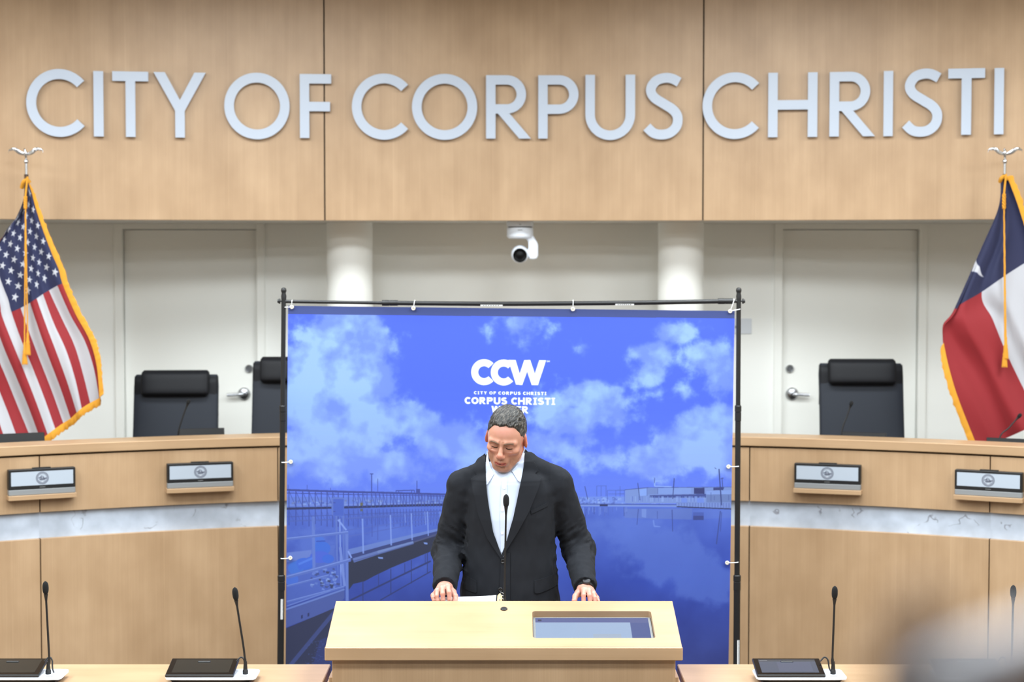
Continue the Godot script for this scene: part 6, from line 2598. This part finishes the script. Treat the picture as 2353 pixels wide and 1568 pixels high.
	var hair := func(p: Vector3) -> float:
		var q := (p - Vector3(0, 0.037, -0.018))
		var r := Vector3(0.0815, 0.098, 0.103)
		var e := q / r
		var k0 := e.length()
		var d := k0 * (k0 - 1.0) / maxf((e / r).length(), 1e-5)
		if absf(d) < 0.02:
			d -= 0.0028 * hn.get_noise_3d(p.x * 120.0 + p.z * 40.0, p.y * 45.0, p.z * 34.0) + 0.003 * hn.get_noise_3d(p.x * 30.0, p.y * 20.0, p.z * 14.0)
			d -= 0.004 * clampf((p.y - 0.07) / 0.05, 0.0, 1.0)
		# hairline: front edge, temples, sideburns, nape
		var fr := 0.103 + 0.010 * hn.get_noise_3d(p.x * 60.0, 2.0, 0.0) - 0.012 * exp(-pow((p.x + 0.012) / 0.016, 2)) + 0.012 * exp(-pow((absf(p.x) - 0.043) / 0.012, 2))
		var edge := fr + 1.75 * (p.z - 0.070)
		edge = minf(edge, fr + 0.35 * (p.z - 0.02))
		if p.z < 0.030:
			edge = minf(edge, -0.018 + (p.z - 0.012) * 4.0)
		var lowest := -0.055 - (p.z + 0.05) * 0.3
		edge = maxf(edge, lowest if p.z < -0.01 else -0.03)
		var ct := (edge - p.y) * 0.5
		var k := 0.006 - absf(d - ct)
		d = maxf(d, ct)
		if k > 0:
			d += k * k / 0.024
		return d
	nets(hair, Vector3(-0.10, -0.09, -0.14), Vector3(0.10, 0.155, 0.115), 0.0024, b, hx, func(p: Vector3, _n: Vector3) -> Color:
		var g := 0.5 + 0.9 * hn.get_noise_3d(p.x * 190.0 + p.z * 50.0, p.y * 40.0, p.z * 36.0)
		var grey := clampf((absf(p.x) - 0.055) / 0.03, 0.0, 1.0) * clampf((0.06 - p.y) / 0.06, 0.0, 1.0)
		var c := lin(15, 14, 13).lerp(lin(92, 87, 80), smoothstep(0.35, 0.95, g) * 0.75)
		return c.lerp(lin(138, 134, 128), grey * 0.6))
	var hm := mat(Color.WHITE, 0.55)
	hm.vertex_color_use_as_albedo = true
	part(t, "hair", b, hm, true, "short dark hair greying at the sides")
	# --- shirt collar: stand round the neck, two leaves in front
	b = B.new()
	var rows := []
	var axis: Vector3 = (neck_hi - neck_lo).normalized()
	for i in 7:
		var row := []
		for j in 41:
			var a := TAU * j / 40.0
			var fz := cos(a)                         # 1 in front
			var c: Vector3 = neck_lo + axis * 0.025
			var y_top := lerpf(0.052, 0.004, (fz + 1.0) / 2.0) - 0.03 * pow(maxf(fz, 0.0), 14.0)
			var y_low := -0.055
			var f := i / 6.0
			var rr := 0.0735 + 0.003 * sin(f * PI) + (1.0 - f) * 0.008
			row.append(c + Vector3(sin(a) * rr * 1.02, lerpf(y_low, y_top, f), cos(a) * rr + 0.006))
		rows.append(row)
	b.grid(rows, false)
	var inner := []
	for r in rows:
		var row := []
		for p in r:
			var c: Vector3 = neck_lo + axis * 0.025
			row.append(c + Vector3((p.x - c.x) * 0.95, p.y - c.y, (p.z - c.z) * 0.95))
		inner.append(row)
	b.grid(inner, false)
	b.grid([rows[-1], inner[-1]], false, Vector3.UP)
	part(sf, "collar_stand", b, shirt, true)
	for q in [[1118, 1042, 1115, 1080, 1114, 1117, 1120, 1114, 1135, 1092, 1128, 1080, 1122, 1062], [1207, 1038, 1206, 1070, 1196, 1109, 1190, 1105, 1176, 1085, 1190, 1070, 1201, 1050]]:
		b = B.new()
		var full := func(p: Vector3) -> float:
			var c: Vector3 = neck_lo + axis * 0.025
			var v := Vector2(p.x - c.x, p.z - c.z - 0.004)
			var nd := maxf(v.length() - 0.081, p.y - c.y - 0.06)
			return minf(jacket_plain.call(p), nd)
		shell(b, full, xy.call(q), z0, 0.009, 0.008, 0.005)
		part(sf, "collar_leaf", b, shirt, true)
	# --- cuff of the watch wrist
	b = B.new()
	var wc: Vector3 = wr[1] + dirs[1] * 0.012
	var side: Vector3 = dirs[1].cross(Vector3.UP).normalized()
	var upw: Vector3 = side.cross(dirs[1]).normalized()
	var ring := []
	for k in 5:
		var f: Vector3 = dirs[1] * (k * 0.005 - 0.008)
		ring.append(ellipse_ring(wc + f, side * 0.037, upw * 0.034, 28))
	b.grid(ring, true)
	var strap := part(t, "wristwatch", b, mat(rgb8(16, 16, 18), 0.4), true, "black wristwatch strap")
	b = B.new()
	b.lathe(Transform3D(Basis(side, upw, side.cross(upw)), wc + upw * 0.032 + side * -0.004), [Vector2(0.017, 0.0), Vector2(0.017, 0.006), Vector2(0.015, 0.009), Vector2(0.0, 0.009)], 24)
	part(strap, "watch_case", b, mat(rgb8(70, 70, 74), 0.3, 0.8), true)
	# --- trousers and shoes behind the lectern
	var tf := Field.new()
	for s in 2:
		var sg := s * 2 - 1
		tf.cap(Vector3(cx + sg * 0.085, 0.93, -dm), Vector3(cx + sg * 0.10, 0.50, -dm + 0.01), 0.115, 0.082, 0.04)
		tf.cap(Vector3(cx + sg * 0.10, 0.50, -dm + 0.01), Vector3(cx + sg * 0.105, 0.13, -dm), 0.082, 0.07, 0.02)
	tf.ell(Vector3(cx, 0.95, -dm), Vector3(0.185, 0.14, 0.12), 0.04)
	b = B.new()
	nets(func(p: Vector3) -> float: return tf.at(p), Vector3(cx - 0.26, 0.03, -dm - 0.16), Vector3(cx + 0.26, 1.12, -dm + 0.18), 0.014, b)
	part(t, "trousers", b, suit, true)
	for s in 2:
		var sg := s * 2 - 1
		var sf2 := Field.new()
		var a := Vector3(cx + sg * 0.105, 0.045, -dm - 0.05)
		sf2.cap(a, a + Vector3(sg * 0.01, -0.005, 0.20), 0.045, 0.040, 0.02)
		sf2.cap(a + Vector3(0, 0.01, 0.03), a + Vector3(0, 0.05, 0.03), 0.045, 0.042, 0.03)
		sf2.extra = func(p: Vector3, d: float) -> float: return maxf(d, 0.002 - p.y)
		b = B.new()
		nets(func(p: Vector3) -> float: return sf2.at(p), a + Vector3(-0.08, -0.06, -0.08), a + Vector3(0.08, 0.12, 0.28), 0.009, b)
		part(t, "shoe", b, mat(rgb8(20, 18, 18), 0.25), true)

func head_field() -> Field:
	var f := Field.new()
	f.ell(Vector3(0, 0.034, -0.018), Vector3(0.0765, 0.092, 0.097), 0.0)
	f.ell(Vector3(0, -0.002, 0.026), Vector3(0.067, 0.088, 0.060), 0.03)
	f.ell(Vector3(0, -0.060, 0.022), Vector3(0.060, 0.052, 0.058), 0.03)
	f.cap(Vector3(-0.058, -0.045, -0.005), Vector3(-0.022, -0.103, 0.055), 0.016, 0.018, 0.03)
	f.cap(Vector3(0.058, -0.045, -0.005), Vector3(0.022, -0.103, 0.055), 0.016, 0.018, 0.03)
	f.ell(Vector3(0, -0.104, 0.064), Vector3(0.026, 0.018, 0.020), 0.025)
	for s in [-1.0, 1.0]:
		f.ell(Vector3(s * 0.043, -0.022, 0.058), Vector3(0.024, 0.019, 0.024), 0.02)
		f.cap(Vector3(s * 0.050, 0.017, 0.068), Vector3(s * 0.014, 0.019, 0.0855), 0.0095, 0.0095, 0.015)
		f.ell(Vector3(s * 0.030, 0.000, 0.093), Vector3(0.024, 0.0155, 0.018), 0.013, true)
		f.ell(Vector3(s * 0.0305, -0.001, 0.0700), Vector3(0.0165, 0.0125, 0.0135), 0.006)
		f.cap(Vector3(s * 0.043, -0.0065, 0.079), Vector3(s * 0.020, -0.0065, 0.084), 0.0016, 0.0016, 0.004, true)
		f.ell(Vector3(s * 0.0135, -0.039, 0.0985), Vector3(0.0085, 0.0075, 0.0105), 0.008)
		f.ell(Vector3(s * 0.052, -0.062, 0.072), Vector3(0.010, 0.018, 0.010), 0.03, true)
		f.cap(Vector3(s * 0.018, -0.017, 0.088), Vector3(s * 0.042, -0.0155, 0.080), 0.0010, 0.0010, 0.007, true)
		# folds from the nose to the mouth, brow furrow
		f.cap(Vector3(s * 0.021, -0.040, 0.097), Vector3(s * 0.036, -0.072, 0.082), 0.0034, 0.0038, 0.010, true)
		f.cap(Vector3(s * 0.006, 0.010, 0.098), Vector3(s * 0.008, 0.026, 0.094), 0.0024, 0.0016, 0.006, true)
		# ears
		var bs := Basis(Vector3.UP, s * 0.35) * Basis(Vector3.BACK, s * 0.10)
		f.ell(Vector3(s * 0.0815, -0.004, -0.012), Vector3(0.0085, 0.033, 0.019), 0.008, false, bs.inverse())
		f.ell(Vector3(s * 0.0905, 0.004, -0.008), Vector3(0.006, 0.017, 0.0095), 0.006, true, bs.inverse())
	f.cap(Vector3(0, 0.014, 0.083), Vector3(0, -0.028, 0.1075), 0.0075, 0.0105, 0.008)
	f.ell(Vector3(0, -0.032, 0.1085), Vector3(0.0125, 0.0115, 0.0125), 0.01)
	for s in [-1.0, 1.0]:
		f.ell(Vector3(s * 0.0065, -0.043, 0.108), Vector3(0.004, 0.003, 0.005), 0.003, true)
	f.ell(Vector3(0, -0.068, 0.076), Vector3(0.030, 0.022, 0.021), 0.02)
	f.cap(Vector3(-0.023, -0.071, 0.086), Vector3(0, -0.0665, 0.0965), 0.0035, 0.0055, 0.006)
	f.cap(Vector3(0.023, -0.071, 0.086), Vector3(0, -0.0665, 0.0965), 0.0035, 0.0055, 0.006)
	f.cap(Vector3(-0.018, -0.077, 0.087), Vector3(0.018, -0.077, 0.087), 0.0050, 0.0050, 0.008)
	f.cap(Vector3(-0.006, -0.0785, 0.0935), Vector3(0.006, -0.0785, 0.0935), 0.0055, 0.0055, 0.008)
	f.cap(Vector3(-0.024, -0.0725, 0.093), Vector3(0.024, -0.0725, 0.093), 0.0016, 0.0016, 0.004, true)
	f.cap(Vector3(0, -0.0725, 0.103), Vector3(0, -0.0725, 0.095), 0.002, 0.002, 0.004, true)
	f.cap(Vector3(-0.012, -0.0895, 0.088), Vector3(0.012, -0.0895, 0.088), 0.004, 0.004, 0.01, true)
	return f

var skin_noise: FastNoiseLite
func skin_tint(p: Vector3, _n: Vector3) -> Color:
	if skin_noise == null:
		skin_noise = FastNoiseLite.new()
		skin_noise.seed = 3
		skin_noise.frequency = 1.0
		skin_noise.fractal_octaves = 3
	var c := lin(204, 154, 130)
	var m := 0.5 + 0.5 * skin_noise.get_noise_3d(p.x * 55.0, p.y * 55.0, p.z * 55.0)
	c = c.lerp(lin(192, 132, 110), m * 0.6)
	var ax := absf(p.x)
	var blob := func(x: float, y: float, rx: float, ry: float) -> float:
		return exp(-pow((ax - x) / rx, 2) - pow((p.y - y) / ry, 2))
	if p.z > 0.03:
		c = c.lerp(lin(212, 150, 138), 0.55 * blob.call(0.0, 0.07, 0.05, 0.022))         # forehead
		c = c.lerp(lin(194, 108, 90), 0.6 * blob.call(0.0, -0.034, 0.016, 0.014))        # nose
		c = c.lerp(lin(190, 112, 92), 0.45 * blob.call(0.042, -0.028, 0.02, 0.018))     # cheeks
		# shaved beard
		var beard: float = clampf((-0.048 - p.y) / 0.02, 0.0, 1.0) * clampf((0.075 - ax) / 0.02, 0.0, 1.0)
		beard = maxf(beard, blob.call(0.0, -0.056, 0.024, 0.006))
		c = c.lerp(lin(142, 104, 80), 0.55 * beard * (0.5 + m))
		# lips
		if p.z > 0.078:
			var lip := exp(-pow((p.y + 0.0715 + ax * 0.03) / 0.0068, 4)) * clampf((0.0255 - ax) / 0.004, 0.0, 1.0)
			c = c.lerp(lin(164, 70, 64), 0.9 * lip)
			var gap := exp(-pow((p.y + 0.0725) / 0.0016, 2)) * clampf((0.022 - ax) / 0.004, 0.0, 1.0)
			c = c.lerp(lin(92, 36, 34), 0.85 * gap)
		# eyebrows and lashes
		var bx := (ax - 0.030) / 0.019
		var brow := exp(-pow((p.y - 0.0225 + 0.004 * bx * bx - 0.0012 * bx) / 0.0046, 2)) * clampf((1.2 - absf(bx)) / 0.25, 0.0, 1.0)
		brow *= 0.6 + 0.4 * skin_noise.get_noise_3d(p.x * 500.0, p.y * 260.0, 0.0)
		c = c.lerp(lin(52, 40, 32), 1.0 * clampf(brow, 0.0, 1.0))
		var lx := (ax - 0.031) / 0.0135
		var lash := exp(-pow((p.y + 0.0065 - 0.0022 * lx * lx) / 0.0021, 2)) * clampf((1.08 - absf(lx)) / 0.15, 0.0, 1.0)
		c = c.lerp(lin(40, 28, 24), 0.95 * lash)
		c = c.lerp(lin(140, 88, 70), 0.4 * blob.call(0.031, 0.006, 0.016, 0.005))
	elif ax > 0.072:
		c = c.lerp(lin(208, 120, 100), 0.6)                                              # ears
	return c

func hand_tint(p: Vector3, n: Vector3) -> Color:
	if skin_noise == null:
		skin_tint(p, n)
	var m := 0.5 + 0.5 * skin_noise.get_noise_3d(p.x * 70.0, p.y * 70.0, p.z * 70.0)
	return lin(218, 166, 148).lerp(lin(202, 134, 118), m * 0.7)

# s: 0 the hand on the binder, 1 the hand with the watch
func hand_field(s: int, wrist: Vector3, dir: Vector3) -> Field:
	var f := Field.new()
	var g := 1.0 if s == 0 else -1.0            # which way the thumb lies (+x for the first)
	f.cap(wrist - dir * 0.06, wrist + dir * 0.01, 0.029, 0.027, 0.0)
	var kn: Array     # knuckles, little finger first, then the joints of each finger
	var ps: Array
	if s == 0:
		kn = [[996.5, 1368, 7.175], [1005, 1358, 7.168], [1016.5, 1351, 7.165], [1029, 1347, 7.168]]
		ps = [[[995, 1374, 7.155], [997, 1380, 7.15], [1000, 1384, 7.152]], [[1004, 1370, 7.145], [1006, 1380, 7.14], [1009, 1384, 7.144]], [[1017, 1365, 7.138], [1018, 1379, 7.135], [1019, 1384, 7.14]], [[1032, 1362, 7.14], [1033, 1378, 7.135], [1033, 1384, 7.14]]]
	else:
		kn = [[1370, 1374, 7.175], [1363, 1364, 7.168], [1352.5, 1357, 7.165], [1341, 1355, 7.168]]
		ps = [[[1374, 1381, 7.15], [1375, 1390, 7.14], [1374, 1401, 7.138]], [[1366, 1374, 7.135], [1367, 1388, 7.125], [1366, 1401, 7.125]], [[1355, 1369, 7.128], [1356, 1386, 7.12], [1355, 1401, 7.12]], [[1341, 1368, 7.13], [1341, 1386, 7.12], [1341, 1400, 7.12]]]
	var rad := [0.0082, 0.0094, 0.0099, 0.0098]
	for i in 4:
		var k := spot(kn[i][0], kn[i][1], kn[i][2])
		var a := spot(ps[i][0][0], ps[i][0][1], ps[i][0][2])
		var c := spot(ps[i][1][0], ps[i][1][1], ps[i][1][2])
		var e := spot(ps[i][2][0], ps[i][2][1], ps[i][2][2])
		f.cap(wrist + dir * 0.005 + Vector3((i - 1.5) * 0.010 * g, 0.002, 0), k - Vector3(0, 0.004, 0), 0.017, 0.0125, 0.012)
		f.ell(k, Vector3(0.0105, 0.0095, 0.0105), 0.008)
		f.cap(k - Vector3(0, 0.001, 0), a, 0.0098, rad[i], 0.004)
		f.cap(a, c, rad[i], rad[i] * 0.92, 0.003)
		f.cap(c, e, rad[i] * 0.92, rad[i] * 0.8, 0.003)
	# thumb leaves the side of the palm
	var tp := [[1040, 1362, 7.20], [1046, 1371, 7.165], [1046, 1379, 7.155], [1043, 1383, 7.15]] if s == 0 else [[1329, 1364, 7.20], [1322, 1371, 7.165], [1320, 1381, 7.145], [1324, 1397, 7.135]]
	var q := []
	for v in tp:
		q.append(spot(v[0], v[1], v[2]))
	f.cap(wrist, q[0], 0.022, 0.015, 0.015)
	f.cap(q[0], q[1], 0.0145, 0.012, 0.008)
	f.cap(q[1], q[2], 0.0118, 0.0105, 0.004)
	f.cap(q[2], q[3], 0.0105, 0.009, 0.004)
	return f

# ---------------------------------------------------------------- someone close to the lens, far out of focus
func build_near_person() -> void:
	var d := 0.5
	var ft := Vector3(0.62, 0.55, -0.05)
	var t := thing("person", "out-of-focus raised hand of a person close by, holding a pale grey device", "person", ft)
	var f := Field.new()
	var q := func(px: float, py: float, dd := 0.5) -> Vector3: return spot(px, py, dd)
	var palm: Vector3 = q.call(2330, 1800)
	var wrist: Vector3 = palm + Vector3(0.035, -0.055, 0.03)
	f.cap(wrist, palm, 0.026, 0.028, 0.0)
	f.cap(palm + Vector3(-0.02, -0.005, 0), palm + Vector3(0.02, 0.0, 0), 0.024, 0.024, 0.015)
	# index finger crooked over the end of the device, the others below it, thumb on the near side
	f.cap(palm + Vector3(-0.022, 0.01, 0), q.call(2110, 1690), 0.012, 0.0095, 0.012)
	f.cap(q.call(2110, 1690), q.call(2062, 1560), 0.0085, 0.0072, 0.004)
	f.cap(q.call(2062, 1560), q.call(2126, 1408), 0.0080, 0.0070, 0.004)
	f.cap(palm + Vector3(-0.010, 0.014, -0.008), q.call(2215, 1690, 0.515), 0.012, 0.009, 0.010)
	f.cap(q.call(2215, 1690, 0.515), q.call(2262, 1640, 0.515), 0.009, 0.008, 0.004)
	f.cap(palm + Vector3(0.006, 0.014, -0.010), q.call(2330, 1670, 0.515), 0.012, 0.009, 0.010)
	f.cap(q.call(2330, 1670, 0.515), q.call(2372, 1600, 0.515), 0.009, 0.008, 0.004)
	f.cap(palm + Vector3(0.018, 0.010, -0.008), q.call(2440, 1680, 0.515), 0.011, 0.008, 0.010)
	f.cap(q.call(2440, 1680, 0.515), q.call(2480, 1590, 0.515), 0.008, 0.007, 0.004)
	f.cap(palm + Vector3(0.02, 0.0, 0.012), q.call(2480, 1640, 0.47), 0.014, 0.011, 0.012)
	f.cap(q.call(2480, 1640, 0.47), q.call(2420, 1540, 0.465), 0.011, 0.009, 0.004)
	var tone := func(_p: Vector3, _n: Vector3) -> Color: return lin(88, 60, 40)
	var b := B.new()
	nets(func(p: Vector3) -> float: return f.at(p), palm + Vector3(-0.07, -0.09, -0.06), palm + Vector3(0.08, 0.09, 0.07), 0.003, b, Transform3D(), tone)
	var body := Field.new()
	var sh := Vector3(0.46, 2.0, -0.12)
	var el := Vector3(0.34, 1.93, -0.40)
	body.cap(wrist + (wrist - el).normalized() * 0.005, el, 0.027, 0.042, 0.0)
	body.cap(el, sh, 0.044, 0.055, 0.03)
	body.cap(sh, Vector3(0.62, 2.02, -0.05), 0.06, 0.07, 0.05)
	body.cap(Vector3(0.62, 2.0, -0.05), Vector3(0.80, 1.98, -0.03), 0.07, 0.055, 0.05)
	body.ell(Vector3(0.63, 1.85, -0.04), Vector3(0.17, 0.22, 0.11), 0.05)
	body.ell(Vector3(0.63, 1.58, -0.04), Vector3(0.16, 0.22, 0.115), 0.05)
	body.cap(Vector3(0.80, 1.96, -0.03), Vector3(0.86, 1.68, -0.02), 0.055, 0.045, 0.03)
	body.cap(Vector3(0.86, 1.68, -0.02), Vector3(0.82, 1.46, -0.12), 0.042, 0.03, 0.02)
	body.ell(Vector3(0.82, 1.40, -0.15), Vector3(0.03, 0.055, 0.03), 0.02)
	body.cap(Vector3(0.63, 2.03, -0.04), Vector3(0.63, 2.14, -0.06), 0.055, 0.052, 0.03)
	body.ell(Vector3(0.63, 2.22, -0.07), Vector3(0.075, 0.115, 0.095), 0.02)
	body.ell(Vector3(0.63, 2.20, -0.165), Vector3(0.013, 0.018, 0.018), 0.012)
	for s in [-1, 1]:
		body.ell(Vector3(0.63 + s * 0.077, 2.215, -0.06), Vector3(0.009, 0.03, 0.018), 0.006)
		body.cap(Vector3(0.63 + s * 0.09, 1.48, -0.04), Vector3(0.63 + s * 0.10, 1.04, -0.05), 0.085, 0.06, 0.03)
		body.cap(Vector3(0.63 + s * 0.10, 1.04, -0.05), Vector3(0.63 + s * 0.10, 0.63, -0.03), 0.055, 0.04, 0.02)
		body.cap(Vector3(0.63 + s * 0.10, 0.59, -0.0), Vector3(0.63 + s * 0.11, 0.585, -0.19), 0.036, 0.03, 0.03)
	nets(func(p: Vector3) -> float: return body.at(p), Vector3(0.10, 0.54, -0.55), Vector3(1.0, 2.36, 0.16), 0.018, b, Transform3D(), tone)
	var skin := mat(Color.WHITE, 0.55)
	skin.vertex_color_use_as_albedo = true
	part(t, "body", b, skin, true)
	var cl := Field.new()
	cl.cap(el, sh, 0.052, 0.066, 0.03)
	cl.cap(sh, Vector3(0.62, 2.0, -0.05), 0.068, 0.08, 0.05)
	cl.cap(Vector3(0.62, 2.0, -0.05), Vector3(0.80, 1.96, -0.03), 0.08, 0.066, 0.05)
	cl.ell(Vector3(0.63, 1.85, -0.04), Vector3(0.19, 0.23, 0.125), 0.05)
	cl.ell(Vector3(0.63, 1.58, -0.04), Vector3(0.18, 0.20, 0.13), 0.05)
	cl.cap(Vector3(0.80, 1.96, -0.03), Vector3(0.86, 1.70, -0.02), 0.066, 0.056, 0.03)
	b = B.new()
	nets(func(p: Vector3) -> float: return cl.at(p), Vector3(0.24, 1.34, -0.50), Vector3(1.0, 2.14, 0.16), 0.016, b)
	part(t, "shirt", b, mat(rgb8(70, 66, 62), 0.9), true)
	# the pale device in that hand
	var a: Vector3 = q.call(2095, 1590, 0.495)
	var e: Vector3 = q.call(2580, 1436, 0.495)
	var ax := (e - a).normalized()
	var up := Vector3.BACK.cross(ax).normalized()
	var o := thing("handheld_device", "out-of-focus pale grey bar-shaped device held in the raised hand", "device", (a + e) / 2)
	b = B.new()
	b.box(Transform3D(Basis(ax, up, ax.cross(up)), (a + e) / 2), Vector3(a.distance_to(e), 0.0165, 0.016), 0.003)
	part(o, "casing", b, mat(rgb8(178, 178, 183), 0.5), true)
	b = B.new()
	b.box(Transform3D(Basis(ax, up, ax.cross(up)), (a + e) / 2 + ax.cross(up) * 0.0083), Vector3(a.distance_to(e) * 0.7, 0.003, 0.001), 0.0)
	part(o, "trim_line", b, mat(rgb8(120, 120, 125), 0.5), true)
